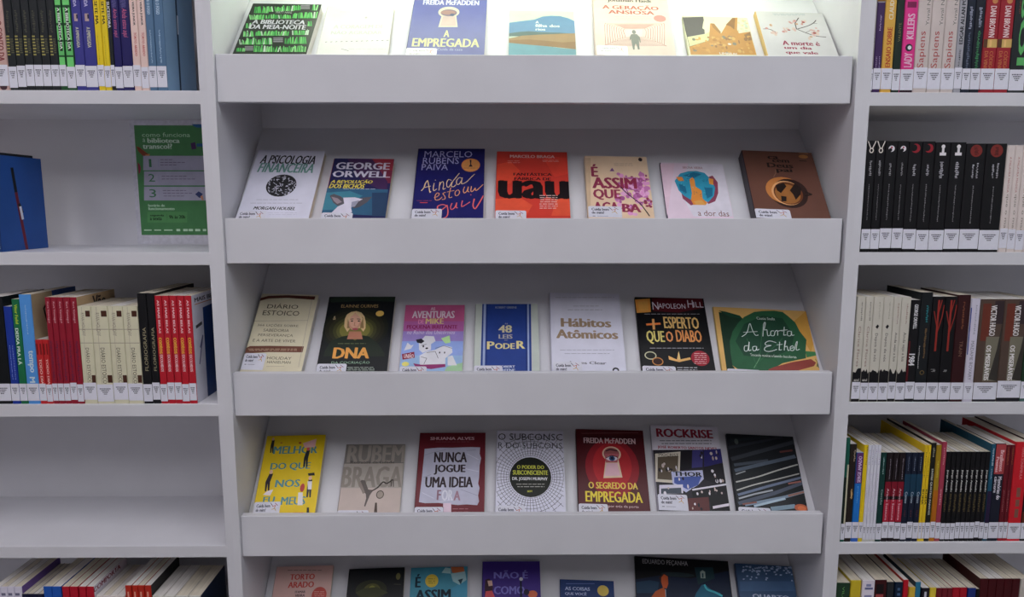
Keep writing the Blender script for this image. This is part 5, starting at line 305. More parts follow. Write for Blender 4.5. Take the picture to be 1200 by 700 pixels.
[4,0.6976,0.1542,0.1986,0.015,3.44,3954812,3425380,"Slate blue book with pale speckled mosaic along its top, rightmost on the lowest ledge",None,[["P",11058396,718,1810,762,1812,778,1779,711,1776],["P",11058396,1039,1779,1091,1781,1082,1747,1032,1745],["P",11058396,634,1839,675,1841,715,1809,627,1805],["P",11058396,1753,1829,1822,1832,1813,1798,1746,1795],["P",11058396,868,1942,920,1944,914,1910,861,1908],["P",11058396,463,1847,540,1850,546,1817,456,1813],["P",11058396,1937,1799,1991,1802,1984,1768,1929,1765],["P",11058396,1509,1990,1550,1992,1592,1960,1502,1956],["P",11058396,362,1947,443,1951,404,1915,356,1913],["P",11058396,744,1752,830,1755,805,1720,738,1718],["P",11058396,490,1946,580,1950,528,1914,484,1912],["P",11058396,1995,1942,2066,1945,2072,1911,1987,1907],["P",11058396,735,1748,786,1750,808,1717,728,1714],["P",11058396,1071,1970,1138,1973,1147,1939,1064,1935],["P",11058396,1981,1971,2066,1975,2029,1939,1973,1937],["P",11058396,677,1908,726,1910,721,1875,670,1873],["P",11058396,212,1603,283,1606,255,1572,206,1570],["P",11058396,1974,1968,2037,1971,2040,1937,1966,1934],["P",11058396,771,1854,812,1855,812,1821,764,1819],["P",11058396,1461,1924,1538,1927,1508,1892,1453,1890],["P",11058396,350,1689,422,1692,401,1658,344,1655],["P",11058396,1765,1934,1817,1936,1847,1904,1757,1900],["P",11058396,1519,1980,1601,1984,1560,1948,1512,1946],["P",11058396,1299,1972,1344,1974,1380,1941,1292,1938],["P",11058396,1853,1845,1943,1849,1908,1813,1845,1811],["P",11058396,1173,1872,1225,1875,1228,1841,1166,1838],["P",11058396,876,1946,952,1949,911,1913,870,1911],["P",11058396,263,1925,330,1928,308,1893,257,1891],["P",11058396,1002,1625,1047,1627,1060,1594,996,1591],["P",11058396,1423,1883,1502,1887,1502,1853,1416,1849],["P",11058396,716,1841,778,1844,778,1810,710,1807],["P",11058396,1087,1863,1164,1866,1138,1831,1080,1829],["P",11058396,833,1926,887,1928,875,1894,826,1891],["P",11058396,1982,1799,2053,1802,2054,1769,1974,1765],["P",11058396,1288,1923,1336,1925,1346,1891,1281,1888],["P",11058396,1111,1862,1158,1864,1173,1831,1104,1828],["P",11058396,492,1921,576,1925,540,1889,485,1887],["P",11058396,735,1817,806,1820,769,1785,728,1783],["P",11058396,327,1855,394,1858,397,1825,320,1821],["P",11058396,1740,1967,1830,1971,1801,1936,1733,1933],["P",11058396,812,1849,872,1852,884,1819,806,1815],["P",11058396,2020,1883,2070,1885,2057,1851,2012,1849],["P",11058396,233,1828,310,1831,304,1797,227,1794],["P",11058396,1375,1775,1453,1779,1423,1744,1367,1741],["P",11058396,1336,1839,1405,1842,1411,1809,1329,1805],["P",11058396,1574,1983,1616,1985,1643,1952,1566,1949],["P",11058396,738,1917,816,1920,813,1886,732,1883],["P",11058396,1930,2013,1976,2015,2002,1982,1922,1978],["P",11058396,242,1846,306,1849,318,1816,236,1812],["P",11058396,975,1940,1049,1943,1038,1909,968,1906],["P",11058396,255,1852,308,1855,324,1821,249,1818],["P",11058396,2027,1941,2103,1944,2099,1910,2019,1907],["P",11058396,803,1938,850,1940,850,1906,796,1903],["P",11058396,1680,1896,1740,1898,1739,1865,1673,1862],["P",11058396,395,1941,449,1944,443,1909,389,1907],["P",11058396,1106,1860,1157,1863,1175,1830,1099,1826],["P",11058396,1239,1934,1300,1936,1287,1902,1232,1900],["P",11058396,1000,1848,1063,1851,1037,1816,993,1814],["P",11058396,671,1662,718,1664,727,1631,665,1628],["P",11058396,585,1881,635,1883,640,1849,579,1847],["P",11058396,214,1801,261,1803,275,1770,208,1767],["P",11058396,1533,1768,1614,1771,1600,1737,1526,1734],["P",11058396,511,1673,556,1675,549,1641,505,1640],["P",11058396,553,1817,602,1819,606,1785,547,1783],["P",11058396,1572,1948,1614,1950,1616,1916,1564,1914],["P",11058396,1070,1939,1152,1942,1142,1908,1063,1904],["P",11058396,1914,1975,1980,1978,1974,1944,1906,1941],["P",11058396,1950,2004,1992,2006,2030,1974,1943,1970],["P",11058396,1452,1986,1536,1989,1489,1953,1444,1951],["P",11058396,936,1923,1003,1926,983,1891,929,1889],["P",11058396,1425,1910,1472,1912,1507,1880,1417,1876],["P",11058396,2039,1951,2122,1955,2083,1919,2031,1917],["P",11058396,1869,1981,1916,1983,1915,1949,1862,1946],["P",11058396,1765,1959,1840,1962,1846,1928,1758,1924],["P",11058396,1811,1885,1882,1888,1887,1854,1803,1851],["P",11058396,803,1828,875,1831,858,1797,796,1794],["P",11058396,454,1611,517,1614,514,1581,447,1578],["P",11058396,984,1877,1046,1880,1064,1847,977,1843],["P",11058396,977,1886,1029,1888,1023,1854,970,1851],["P",11058396,1506,1938,1553,1940,1558,1906,1499,1903],["P",11058396,761,1771,809,1773,823,1740,755,1737],["P",11058396,1026,1666,1104,1670,1097,1636,1019,1633],["P",11058396,1095,1933,1154,1936,1151,1902,1088,1899],["P",11058396,1252,1918,1335,1921,1318,1886,1245,1883],["P",11058396,394,1943,451,1945,475,1912,387,1908],["P",11058396,1906,1638,1951,1640,1966,1607,1899,1604],["P",11058396,599,1848,649,1850,653,1816,593,1813],["T",12109020,"QUARTO",463,1086,1737,1221,"b"],["P",4745360,84,1525,2034,1608,2023,1351,63,1267]]]]
# Books standing spine out, shelf by shelf: [shelf height, books]
SPINE_BOOKS={
"left1":[1.7499,[
{"x":-1.1171,"w":0.033,"h":0.214,"d":0.15,"c":13412512,"l":"pinkish brown book with red vertical lettering, upper left shelf","p":[["V",8399920,"O CONTO DA",584,1395,900,1700,"d","b"],["E",4730936,79,1200,500]]},
{"x":-1.0907,"w":0.0186,"h":0.224,"d":0.15,"c":2106408,"l":"leftmost of six black paperbacks with stacked gold letters on its spine, upper left shelf","p":[["D",10524760,656,1061,160,1000,7],["D",6316100,705,996,1120,1840,8],["VD",5000256,1109,1526,900,800]],"g":"black paperbacks with stacked gold letters on its spine on the upper left shelf"},
{"x":-1.0715,"w":0.0186,"h":0.2207,"d":0.15,"c":2106408,"l":"second from left of six black paperbacks with stacked gold letters on its spine, upper left","p":[["D",10524760,666,1077,160,1000,7],["D",6316100,716,1012,1120,1840,8],["VD",5000256,1126,1550,900,800]],"g":"black paperbacks with stacked gold letters on its spine on the upper left shelf"},
{"x":-1.0526,"w":0.0179,"h":0.2173,"d":0.15,"c":2106408,"l":"third from left of six black paperbacks with stacked gold letters on its spine, upper left","p":[["D",10524760,677,1094,160,1000,7],["D",6316100,727,1028,1120,1840,8],["VD",5000256,1144,1574,900,800]],"g":"black paperbacks with stacked gold letters on its spine on the upper left shelf"},
{"x":-1.0339,"w":0.0183,"h":0.214,"d":0.15,"c":2106408,"l":"fourth from left of six black paperbacks with stacked gold letters on its spine, upper left","p":[["D",10524760,688,1112,160,1000,7],["D",6316100,739,1044,1120,1840,8],["VD",5000256,1163,1599,900,800]],"g":"black paperbacks with stacked gold letters on its spine on the upper left shelf"},
{"x":-1.0151,"w":0.0183,"h":0.224,"d":0.15,"c":2106408,"l":"fifth from left of six black paperbacks with stacked gold letters on its spine, upper left","p":[["D",10524760,658,1063,160,1000,7],["D",6316100,707,998,1120,1840,8],["VD",5000256,1111,1529,900,800]],"g":"black paperbacks with stacked gold letters on its spine on the upper left shelf"},
{"x":-0.9967,"w":0.0173,"h":0.2207,"d":0.15,"c":2106408,"l":"rightmost of six black paperbacks with stacked gold letters on its spine, upper left shelf","p":[["D",10524760,668,1080,160,1000,7],["D",6316100,718,1014,1120,1840,8],["VD",5000256,1129,1552,900,800]],"g":"black paperbacks with stacked gold letters on its spine on the upper left shelf"},
{"x":-0.9797,"w":0.0155,"h":0.2173,"d":0.15,"c":2117676,"l":"left of two green and black books with small shelves drawn on its spine, upper left","p":[["B",7657592,1675,1856,240,1800],["B",7657592,1329,1626,240,1800],["B",7657592,997,1279,240,1800],["B",6602860,696,963,240,1800],["B",7657592,410,662,240,1800],["B",1846304,780,1626,640,1440],["V",14477532,"A BIBLIOTECA DA",813,1626,720,1400,"d","b"]],"g":"green and black books with small shelves drawn on its spine on the upper left shelf"},
{"x":-0.9619,"w":0.0189,"h":0.214,"d":0.15,"c":2117676,"l":"right of two green and black books with small shelves drawn on its spine, upper left","p":[["B",7657592,1702,1886,240,1800],["B",7657592,1350,1652,240,1800],["B",7657592,1013,1300,240,1800],["B",6602860,707,979,240,1800],["B",7657592,417,673,240,1800],["B",1846304,792,1652,640,1440],["V",14477532,"A BIBLIOTECA DA",826,1652,720,1400,"d","b"]],"g":"green and black books with small shelves drawn on its spine on the upper left shelf"},
{"x":-0.9411,"w":0.0215,"h":0.224,"d":0.15,"c":3947660,"l":"left of two violet blue books with a tiny keyhole and pale title on its spine","p":[["V",13157608,"FREIDA",1595,1850,600,1200,"d","b"],["B",12099740,1323,1467,560,1240],["B",2631756,1371,1451,1000,1320],["V",13158572,"A EMPREGADA",822,1210,680,1320,"d","b"]],"g":"violet blue books with a tiny keyhole and pale title on its spine on the upper left shelf"},
{"x":-0.9168,"w":0.0259,"h":0.2207,"d":0.15,"c":3947660,"l":"right of two violet blue books with a tiny keyhole and pale title on its spine","p":[["V",13157608,"FREIDA",1620,1879,600,1200,"d","b"],["B",12099740,1343,1490,560,1240],["B",2631756,1392,1474,1000,1320],["V",13158572,"A EMPREGADA",836,1229,680,1320,"d","b"]],"g":"violet blue books with a tiny keyhole and pale title on its spine on the upper left shelf"},
{"x":-0.896,"w":0.0145,"h":0.2173,"d":0.15,"c":15256612,"l":"left of two yellow books with black letters high on its spine, upper left shelf","p":[["V",2631708,"OS SETE MA",1298,1941,500,1400,"d","b"],["VD",10258468,446,1083,800,200]],"g":"yellow books with black letters high on its spine on the upper left shelf"},
{"x":-0.8814,"w":0.0134,"h":0.214,"d":0.15,"c":15256612,"l":"right of two yellow books with black letters high on its spine, upper left shelf","p":[["V",2631708,"OS SETE MA",1319,1972,500,1400,"d","b"],["VD",10258468,454,1100,800,200]],"g":"yellow books with black letters high on its spine on the upper left shelf"},
{"x":-0.8698,"w":0.0087,"h":0.224,"d":0.15,"c":1843236,"l":"thin black book with white title at its top, upper left shelf","p":[["V",14211292,"SUCESSORA",1196,1693,300,1700,"d","b"]]},
{"x":-0.8565,"w":0.0168,"h":0.2207,"d":0.15,"c":2104412,"l":"left of two dark indigo books with pink handwriting on its spine, upper left shelf","p":[["V",7894192,"MARCELO RUBENS PAIVA",1606,1978,400,1500,"d",""],["V",13658252,"Ainda estou aqui",1035,1589,300,1600,"d","i"]],"g":"dark indigo books with pink handwriting on its spine on the upper left shelf"},
{"x":-0.8363,"w":0.0223,"h":0.2173,"d":0.15,"c":2104412,"l":"right of two dark indigo books with pink handwriting on its spine, upper left shelf","p":[["V",7894192,"MARCELO RUBENS PAIVA",1631,2009,400,1500,"d",""],["V",13658252,"Ainda estou aqui",1051,1615,300,1600,"d","i"]],"g":"dark indigo books with pink handwriting on its spine on the upper left shelf"},
{"x":-0.8162,"w":0.0166,"h":0.214,"d":0.15,"c":15256772,"l":"left of two pale pink books with black and red capitals on its spine, upper left","p":[["V",3682356,"ITAMAR VIEIRA JUNIOR",1304,2041,700,1400,"d","b"],["V",12078152,"TORTO ARADO",694,1169,800,1440,"d","b"],["E",8671304,146,1000,280]],"g":"pale pink books with black and red capitals on its spine on the upper left shelf"},
{"x":-0.7991,"w":0.0164,"h":0.224,"d":0.15,"c":15256772,"l":"right of two pale pink books with black and red capitals on its spine, upper left","p":[["V",3682356,"ITAMAR VIEIRA JUNIOR",1247,1950,700,1400,"d","b"],["V",12078152,"TORTO ARADO",664,1118,800,1440,"d","b"],["E",8671304,140,1000,280]],"g":"pale pink books with black and red capitals on its spine on the upper left shelf"},
{"x":-0.7815,"w":0.0176,"h":0.2507,"d":0.15,"c":5534868,"l":"left of two grey blue books with thin white lettering on its spine, upper left shelf","p":[["V",12375272,"SALVAR O FOGO",1301,1686,600,1300,"d","b"],["VD",10797272,477,1043,1000,400]],"g":"grey blue books with thin white lettering on its spine on the upper left shelf"},
{"x":-0.7613,"w":0.0216,"h":0.2473,"d":0.15,"c":5534868,"l":"right of two grey blue books with thin white lettering on its spine, upper left shelf","p":[["V",12375272,"SALVAR O FOGO",1319,1710,600,1300,"d","b"],["VD",10797272,484,1057,1000,400]],"g":"grey blue books with thin white lettering on its spine on the upper left shelf","rc":9220304,"ra":[["L",1849428,8,840,-40,880,1940],["L",13688040,7,900,1100,920,1440]]}]],
"left2":[1.3895,[
{"x":-1.2053,"w":0.0208,"h":0.2488,"d":0.075,"c":13393972,"l":"orange book standing left of the black and the blue book, left shelf","p":[]},
{"x":-1.1839,"w":0.0208,"h":0.2281,"d":0.165,"c":1053720,"l":"black book standing just left of the blue book, left shelf","p":[]},
{"x":-1.1635,"w":0.0188,"h":0.2206,"d":0.165,"c":1850488,"l":"bright blue book showing a cover with a thin dark and red brush, left shelf","p":[["VD",12111072,65,278,1600,400]],"rc":2117788,"ra":[["L",1053720,10,720,1760,800,1240],["L",7085104,10,800,1240,1040,0],["L",1053724,8,880,1000,1000,800],["L",14212328,8,920,940,980,660]]}]],
"left3":[1.0301,[
{"x":-1.1847,"w":0.0404,"h":0.2559,"d":0.15,"c":1053720,"l":"thick black book at the left edge, middle left shelf","p":[["VD",3684404,544,1499,600,200],["B",8683636,1844,1891,1000,1100],["B",8683636,1844,1891,1500,1600]]},
{"x":-1.1543,"w":0.0192,"h":0.2329,"d":0.15,"c":1849496,"l":"royal blue book with two lines of small print, middle left shelf","p":[["VD",9479400,509,1212,700,240],["VD",9479400,509,1212,1400,240]]},
{"x":-1.1354,"w":0.0172,"h":0.2499,"d":0.15,"c":1863752,"l":"green book with a white vertical title, middle left shelf","p":[["V",11849784,"Vitor Fadul",1534,1904,700,1500,"d","b"],["V",14215392,"DEIXA PRA LÁ",753,1454,400,1440,"d","b"]]},
{"x":-1.1123,"w":0.0279,"h":0.2609,"d":0.17,"c":5544160,"l":"light blue book with the word tempo on its spine, middle left shelf","p":[["VD",11324648,1284,1809,1000,200],["V",13163752,"tempo",580,988,500,1600,"d","b"],["V",13163752,"M",390,501,600,1500,"d","b"]],"rc":11575424,"ra":[["P",2903176,1000,600,1800,600,2000,2000,900,2000],["L",1579032,5,840,1900,500,1700,600,1440,1000,1400],["L",1579032,3,700,1800,900,1600]]},
{"x":-1.0895,"w":0.0164,"h":0.1542,"d":0.15,"c":12593196,"l":"left of two short bright red books lower than its neighbours, middle left shelf","p":[["B",8131608,1538,1881,200,700],["B",8131608,1538,1881,1200,1700],["V",15252660,"TODO DIA",606,1406,700,1400,"d","b"]],"g":"short bright red books lower than its neighbours on the middle left shelf"},
{"x":-1.074,"w":0.0134,"h":0.1542,"d":0.15,"c":12593196,"l":"right of two short bright red books lower than its neighbours, middle left shelf","p":[["B",8131608,1538,1881,200,700],["B",8131608,1538,1881,1200,1700],["V",15252660,"TODO DIA",606,1405,700,1400,"d","b"]],"g":"short bright red books lower than its neighbours on the middle left shelf"},
{"x":-1.0605,"w":0.0124,"h":0.2545,"d":0.16,"c":9706544,"l":"leftmost of five crimson paperbacks with a white name high on its spine, middle left shelf","p":[["V",15251648,"Kurt Vonnegut",1522,1917,600,1440,"d",""],["VD",6038596,448,1188,1000,800]],"g":"crimson paperbacks with a white name high on its spine on the middle left shelf"},
{"x":-1.0469,"w":0.0134,"h":0.2545,"d":0.16,"c":9706544,"l":"second from left of five crimson paperbacks with a white name high on its spine","p":[["V",15251648,"Kurt Vonnegut",1522,1917,600,1440,"d",""],["VD",6038596,448,1188,1000,800]],"g":"crimson paperbacks with a white name high on its spine on the middle left shelf"},
{"x":-1.0324,"w":0.0144,"h":0.2544,"d":0.16,"c":9706544,"l":"third from left of five crimson paperbacks with a white name high on its spine","p":[["V",15251648,"Kurt Vonnegut",1522,1917,600,1440,"d",""],["VD",6038596,448,1188,1000,800]],"g":"crimson paperbacks with a white name high on its spine on the middle left shelf"},
{"x":-1.0168,"w":0.0155,"h":0.2544,"d":0.16,"c":9706544,"l":"fourth from left of five crimson paperbacks with a white name high on its spine","p":[["V",15251648,"Kurt Vonnegut",1522,1917,600,1440,"d",""],["VD",6038596,447,1188,1000,800]],"g":"crimson paperbacks with a white name high on its spine on the middle left shelf"},
{"x":-1.0013,"w":0.0145,"h":0.2544,"d":0.16,"c":9706544,"l":"rightmost of five crimson paperbacks with a white name high on its spine, middle left shelf","p":[["V",15251648,"Kurt Vonnegut",1522,1917,600,1440,"d",""],["VD",6038596,447,1188,1000,800]],"g":"crimson paperbacks with a white name high on its spine on the middle left shelf","rc":12888196,"ra":[["T",2629668,"Vão",800,1720,1500,1960]]},
{"x":-0.9782,"w":0.0305,"h":0.2338,"d":0.15,"c":14210232,"l":"leftmost of four cream paperbacks with brown squares and black title on its spine, middle left","p":[["B",4728860,1785,1906,1200,1900],["B",4728860,433,592,1400,2000],["B",9471092,1525,1535,0,2000],["B",9471092,1247,1257,0,2000],["B",10523780,415,1983,660,700],["V",8945776,"RYAN HOLIDAY",1396,1863,500,1000,"d",""],["V",3682344,"DIÁRIO ESTOICO",415,1153,800,1440,"d",""]],"g":"cream paperbacks with brown squares and black title on its spine on the middle left shelf"},
{"x":-0.943,"w":0.0386,"h":0.2338,"d":0.15,"c":14210232,"l":"second from left of four cream paperbacks with brown squares and black title on its spine","p":[["B",4728860,1785,1906,1200,1900],["B",4728860,433,591,1400,2000],["B",9471092,1524,1535,0,2000],["B",9471092,1247,1257,0,2000],["B",10523780,415,1983,660,700],["V",8945776,"RYAN HOLIDAY",1396,1863,500,1000,"d",""],["V",3682344,"DIÁRIO ESTOICO",415,1153,800,1440,"d",""]],"g":"cream paperbacks with brown squares and black title on its spine on the middle left shelf"},
{"x":-0.9063,"w":0.0336,"h":0.2337,"d":0.15,"c":14210232,"l":"third from left of four cream paperbacks with brown squares and black title on its spine","p":[["B",4728860,1785,1906,1200,1900],["B",4728860,432,591,1400,2000],["B",9471092,1524,1535,0,2000],["B",9471092,1246,1257,0,2000],["B",10523780,414,1983,660,700],["V",8945776,"RYAN HOLIDAY",1396,1863,500,1000,"d",""],["V",3682344,"DIÁRIO ESTOICO",414,1152,800,1440,"d",""]],"g":"cream paperbacks with brown squares and black title on its spine on the middle left shelf"},
{"x":-0.8717,"w":0.0346,"h":0.2337,"d":0.15,"c":14210232,"l":"rightmost of four cream paperbacks with brown squares and black title on its spine, middle left","p":[["B",4728860,1785,1905,1200,1900],["B",4728860,431,590,1400,2000],["B",9471092,1524,1534,0,2000],["B",9471092,1246,1256,0,2000],["B",10523780,414,1983,660,700],["V",8945776,"RYAN HOLIDAY",1396,1862,500,1000,"d",""],["V",3682344,"DIÁRIO ESTOICO",414,1152,800,1440,"d",""]],"g":"cream paperbacks with brown squares and black title on its spine on the middle left shelf"},
{"x":-0.843,"w":0.0215,"h":0.2637,"d":0.21,"c":1315864,"l":"left of two tall black books with thin gold capitals reading upwards, middle left shelf","p":[["V",10787964,"FLORIOGRAFIA",601,1390,760,1500,"u",""]],"g":"tall black books with thin gold capitals reading upwards on the middle left shelf"},
{"x":-0.8229,"w":0.0175,"h":0.2637,"d":0.21,"c":1315864,"l":"right of two tall black books with thin gold capitals reading upwards, middle left shelf","p":[["V",10787964,"FLORIOGRAFIA",601,1390,760,1500,"u",""]],"g":"tall black books with thin gold capitals reading upwards on the middle left shelf"},
{"x":-0.8053,"w":0.0165,"h":0.2577,"d":0.17,"c":12329008,"l":"leftmost of five red paperbacks with white print above yellow lettering, middle left shelf","p":[["V",15254728,"AS MAIS BELAS",1312,1922,700,1300,"d","b"],["V",15250500,"contos",933,1234,500,1500,"d","b"],["V",15255756,"ESCOLHIDOS",598,917,600,1360,"d","b"]],"g":"red paperbacks with white print above yellow lettering on the middle left shelf"},
{"x":-0.7881,"w":0.0165,"h":0.2577,"d":0.17,"c":12329008,"l":"second from left of five red paperbacks with white print above yellow lettering, middle left shelf","p":[["V",15254728,"AS MAIS BELAS",1312,1922,700,1300,"d","b"],["V",15250500,"contos",933,1233,500,1500,"d","b"],["V",15255756,"ESCOLHIDOS",598,917,600,1360,"d","b"]],"g":"red paperbacks with white print above yellow lettering on the middle left shelf"},
{"x":-0.771,"w":0.0165,"h":0.2577,"d":0.17,"c":12329008,"l":"third from left of five red paperbacks with white print above yellow lettering, middle left shelf","p":[["V",15254728,"AS MAIS BELAS",1312,1922,700,1300,"d","b"],["V",15250500,"contos",933,1233,500,1500,"d","b"],["V",15255756,"ESCOLHIDOS",598,917,600,1360,"d","b"]],"g":"red paperbacks with white print above yellow lettering on the middle left shelf"},
{"x":-0.7539,"w":0.0165,"h":0.2577,"d":0.17,"c":12329008,"l":"fourth from left of five red paperbacks with white print above yellow lettering, middle left shelf","p":[["V",15254728,"AS MAIS BELAS",1312,1922,700,1300,"d","b"],["V",15250500,"contos",932,1233,500,1500,"d","b"],["V",15255756,"ESCOLHIDOS",598,917,600,1360,"d","b"]],"g":"red paperbacks with white print above yellow lettering on the middle left shelf"},
{"x":-0.7368,"w":0.0165,"h":0.2576,"d":0.17,"c":12329008,"l":"rightmost of five red paperbacks with white print above yellow lettering, middle left shelf","p":[["V",15254728,"AS MAIS BELAS",1312,1922,700,1300,"d","b"],["V",15250500,"contos",932,1233,500,1500,"d","b"],["V",15255756,"ESCOLHIDOS",598,916,600,1360,"d","b"]],"g":"red paperbacks with white print above yellow lettering on the middle left shelf","rc":13948128,"ra":[["P",1325172,700,0,1980,0,1980,1760,700,1720],["T",3947588,"MAIS BELAS",200,1860,1900,1940],["L",12351576,2,200,1820,1600,1820],["L",3158072,8,200,1400,600,1440],["L",5526656,5,300,700,600,1200,400,1000]]}]],
"left5":[0.315,[
{"x":-1.247,"w":0.016,"h":0.2513,"d":0.15,"c":14473448,"l":"leftmost of four white books with only its top showing under the shelf, lowest left shelf","p":[["D",7368844,1795,1902,200,1600,1]],"g":"white books with only its top showing under the shelf under the empty left shelf"},
{"x":-1.2304,"w":0.016,"h":0.2512,"d":0.15,"c":14473448,"l":"second from left of four white books with only its top showing under the shelf","p":[["D",7368844,1794,1902,200,1600,1]],"g":"white books with only its top showing under the shelf under the empty left shelf"},
{"x":-1.2138,"w":0.016,"h":0.2511,"d":0.15,"c":14473448,"l":"third from left of four white books with only its top showing under the shelf","p":[["D",7368844,1794,1902,200,1600,1]],"g":"white books with only its top showing under the shelf under the empty left shelf"},
{"x":-1.1961,"w":0.0181,"h":0.251,"d":0.15,"c":14473448,"l":"rightmost of four white books with only its top showing under the shelf, lowest left shelf","p":[["D",7368844,1794,1902,200,1600,1]],"g":"white books with only its top showing under the shelf under the empty left shelf","rc":7098520},
{"x":-1.1823,"w":0.0119,"h":0.2319,"d":0.15,"c":1316920,"l":"leftmost of four dark navy books, lower than its neighbours, lowest left shelf","p":[],"g":"dark navy books, lower than its neighbours under the empty left shelf"},
{"x":-1.1688,"w":0.014,"h":0.2318,"d":0.15,"c":1316920,"l":"second from left of four dark navy books, lower than its neighbours, lowest left shelf","p":[],"g":"dark navy books, lower than its neighbours under the empty left shelf"},
{"x":-1.1552,"w":0.0119,"h":0.2317,"d":0.15,"c":1316920,"l":"third from left of four dark navy books, lower than its neighbours, lowest left shelf","p":[],"g":"dark navy books, lower than its neighbours under the empty left shelf"},
{"x":-1.1427,"w":0.0119,"h":0.2316,"d":0.15,"c":1316920,"l":"rightmost of four dark navy books, lower than its neighbours, lowest left shelf","p":[],"g":"dark navy books, lower than its neighbours under the empty left shelf"},
{"x":-1.1238,"w":0.0212,"h":0.2511,"d":0.15,"c":2119860,"l":"left of two blue books with plain spine under the empty shelf, lowest left shelf","p":[],"g":"blue books with plain spine under the empty shelf under the empty left shelf"},
{"x":-1.102,"w":0.0213,"h":0.2509,"d":0.15,"c":2119860,"l":"right of two blue books with plain spine under the empty shelf, lowest left shelf","p":[],"g":"blue books with plain spine under the empty shelf under the empty left shelf"},
{"x":-1.0801,"w":0.0171,"h":0.2504,"d":0.15,"c":12063788,"l":"leftmost of four red books with plain spine under the empty shelf, lowest left shelf","p":[],"g":"red books with plain spine under the empty shelf under the empty left shelf"},
{"x":-1.0604,"w":0.0192,"h":0.2503,"d":0.15,"c":12063788,"l":"second from left of four red books with plain spine under the empty shelf, lowest left","p":[],"g":"red books with plain spine under the empty shelf under the empty left shelf"},
{"x":-1.0395,"w":0.0171,"h":0.2501,"d":0.15,"c":12063788,"l":"third from left of four red books with plain spine under the empty shelf, lowest left","p":[],"g":"red books with plain spine under the empty shelf under the empty left shelf"},
{"x":-1.0203,"w":0.0182,"h":0.25,"d":0.15,"c":12063788,"l":"rightmost of four red books with plain spine under the empty shelf, lowest left shelf","p":[],"g":"red books with plain spine under the empty shelf under the empty left shelf","rc":14736616,"ra":[["T",8396860,"COMPORTA",0,1870,1600,1970]]},
{"x":-0.9991,"w":0.0161,"h":0.2274,"d":0.15,"c":15261916,"l":"leftmost of four cream paperbacks, lower than its neighbours, lowest left shelf","p":[],"g":"cream paperbacks, lower than its neighbours under the empty left shelf"},
{"x":-0.9819,"w":0.0172,"h":0.2273,"d":0.15,"c":15261916,"l":"second from left of four cream paperbacks, lower than its neighbours, lowest left shelf","p":[],"g":"cream paperbacks, lower than its neighbours under the empty left shelf"},
{"x":-0.9647,"w":0.0161,"h":0.2272,"d":0.15,"c":15261916,"l":"third from left of four cream paperbacks, lower than its neighbours, lowest left shelf","p":[],"g":"cream paperbacks, lower than its neighbours under the empty left shelf"},
{"x":-0.9464,"w":0.0193,"h":0.2271,"d":0.15,"c":15261916,"l":"rightmost of four cream paperbacks, lower than its neighbours, lowest left shelf","p":[],"g":"cream paperbacks, lower than its neighbours under the empty left shelf"},
{"x":-0.9267,"w":0.015,"h":0.2529,"d":0.15,"c":12332060,"l":"leftmost of four brick red books with pale letters high on its spine, lowest left shelf","p":[["B",15246480,1733,1876,700,1200]],"g":"brick red books with pale letters high on its spine under the empty left shelf"},
{"x":-0.9105,"w":0.014,"h":0.2528,"d":0.15,"c":12332060,"l":"second from left of four brick red books with pale letters high on its spine","p":[["B",15246480,1733,1876,700,1200]],"g":"brick red books with pale letters high on its spine under the empty left shelf"},
{"x":-0.8954,"w":0.0151,"h":0.2527,"d":0.15,"c":12332060,"l":"third from left of four brick red books with pale letters high on its spine","p":[["B",15246480,1733,1875,700,1200]],"g":"brick red books with pale letters high on its spine under the empty left shelf"},
{"x":-0.8787,"w":0.0151,"h":0.2526,"d":0.15,"c":12332060,"l":"rightmost of four brick red books with pale letters high on its spine, lowest left shelf","p":[["B",15246480,1733,1875,700,1200]],"g":"brick red books with pale letters high on its spine under the empty left shelf","rc":1052692},
{"x":-0.8555,"w":0.0276,"h":0.2254,"d":0.15,"c":14211280,"l":"leftmost of four pale grey thick books beside the wall of the case, lowest left shelf","p":[],"g":"pale grey thick books beside the wall of the case under the empty left shelf"},
{"x":-0.8272,"w":0.0277,"h":0.2253,"d":0.15,"c":14211280,"l":"second from left of four pale grey thick books beside the wall of the case","p":[],"g":"pale grey thick books beside the wall of the case under the empty left shelf"},
{"x":-0.7974,"w":0.0308,"h":0.2251,"d":0.15,"c":14211280,"l":"third from left of four pale grey thick books beside the wall of the case","p":[],"g":"pale grey thick books beside the wall of the case under the empty left shelf"},
{"x":-0.766,"w":0.0308,"h":0.2249,"d":0.15,"c":14211280,"l":"rightmost of four pale grey thick books beside the wall of the case, lowest left shelf","p":[],"g":"pale grey thick books beside the wall of the case under the empty left shelf","rc":1056828}]],
"right1":[1.7499,[
{"x":0.8267,"w":0.0057,"h":0.214,"d":0.15,"c":10525848,"l":"narrow grey book against the divider, upper right shelf","p":[["VD",3947584,1016,1392,1000,600]]},
{"x":0.8391,"w":0.0178,"h":0.197,"d":0.15,"c":4204632,"l":"purple book with thin white lettering, upper right shelf","p":[["VD",12891352,1364,1697,1000,400],["VD",12891352,505,805,600,240],["VD",12891352,505,805,1400,240],["B",10524824,1972,2046,0,2000]]},
{"x":0.8609,"w":0.0246,"h":0.2207,"d":0.15,"c":14462028,"l":"mustard yellow book with a red title, upper right shelf","p":[["V",15261896,"CLAUDIA",1433,1909,700,1500,"u","b"],["V",12077104,"ENSAIO SOBRE",502,1285,600,1500,"u","b"]]},
{"x":0.8827,"w":0.0178,"h":0.2173,"d":0.15,"c":1846308,"l":"dark green book with a faint gold title, upper right shelf","p":[["V",8682580,"VALENTE",1019,1389,800,1400,"u",""]]},
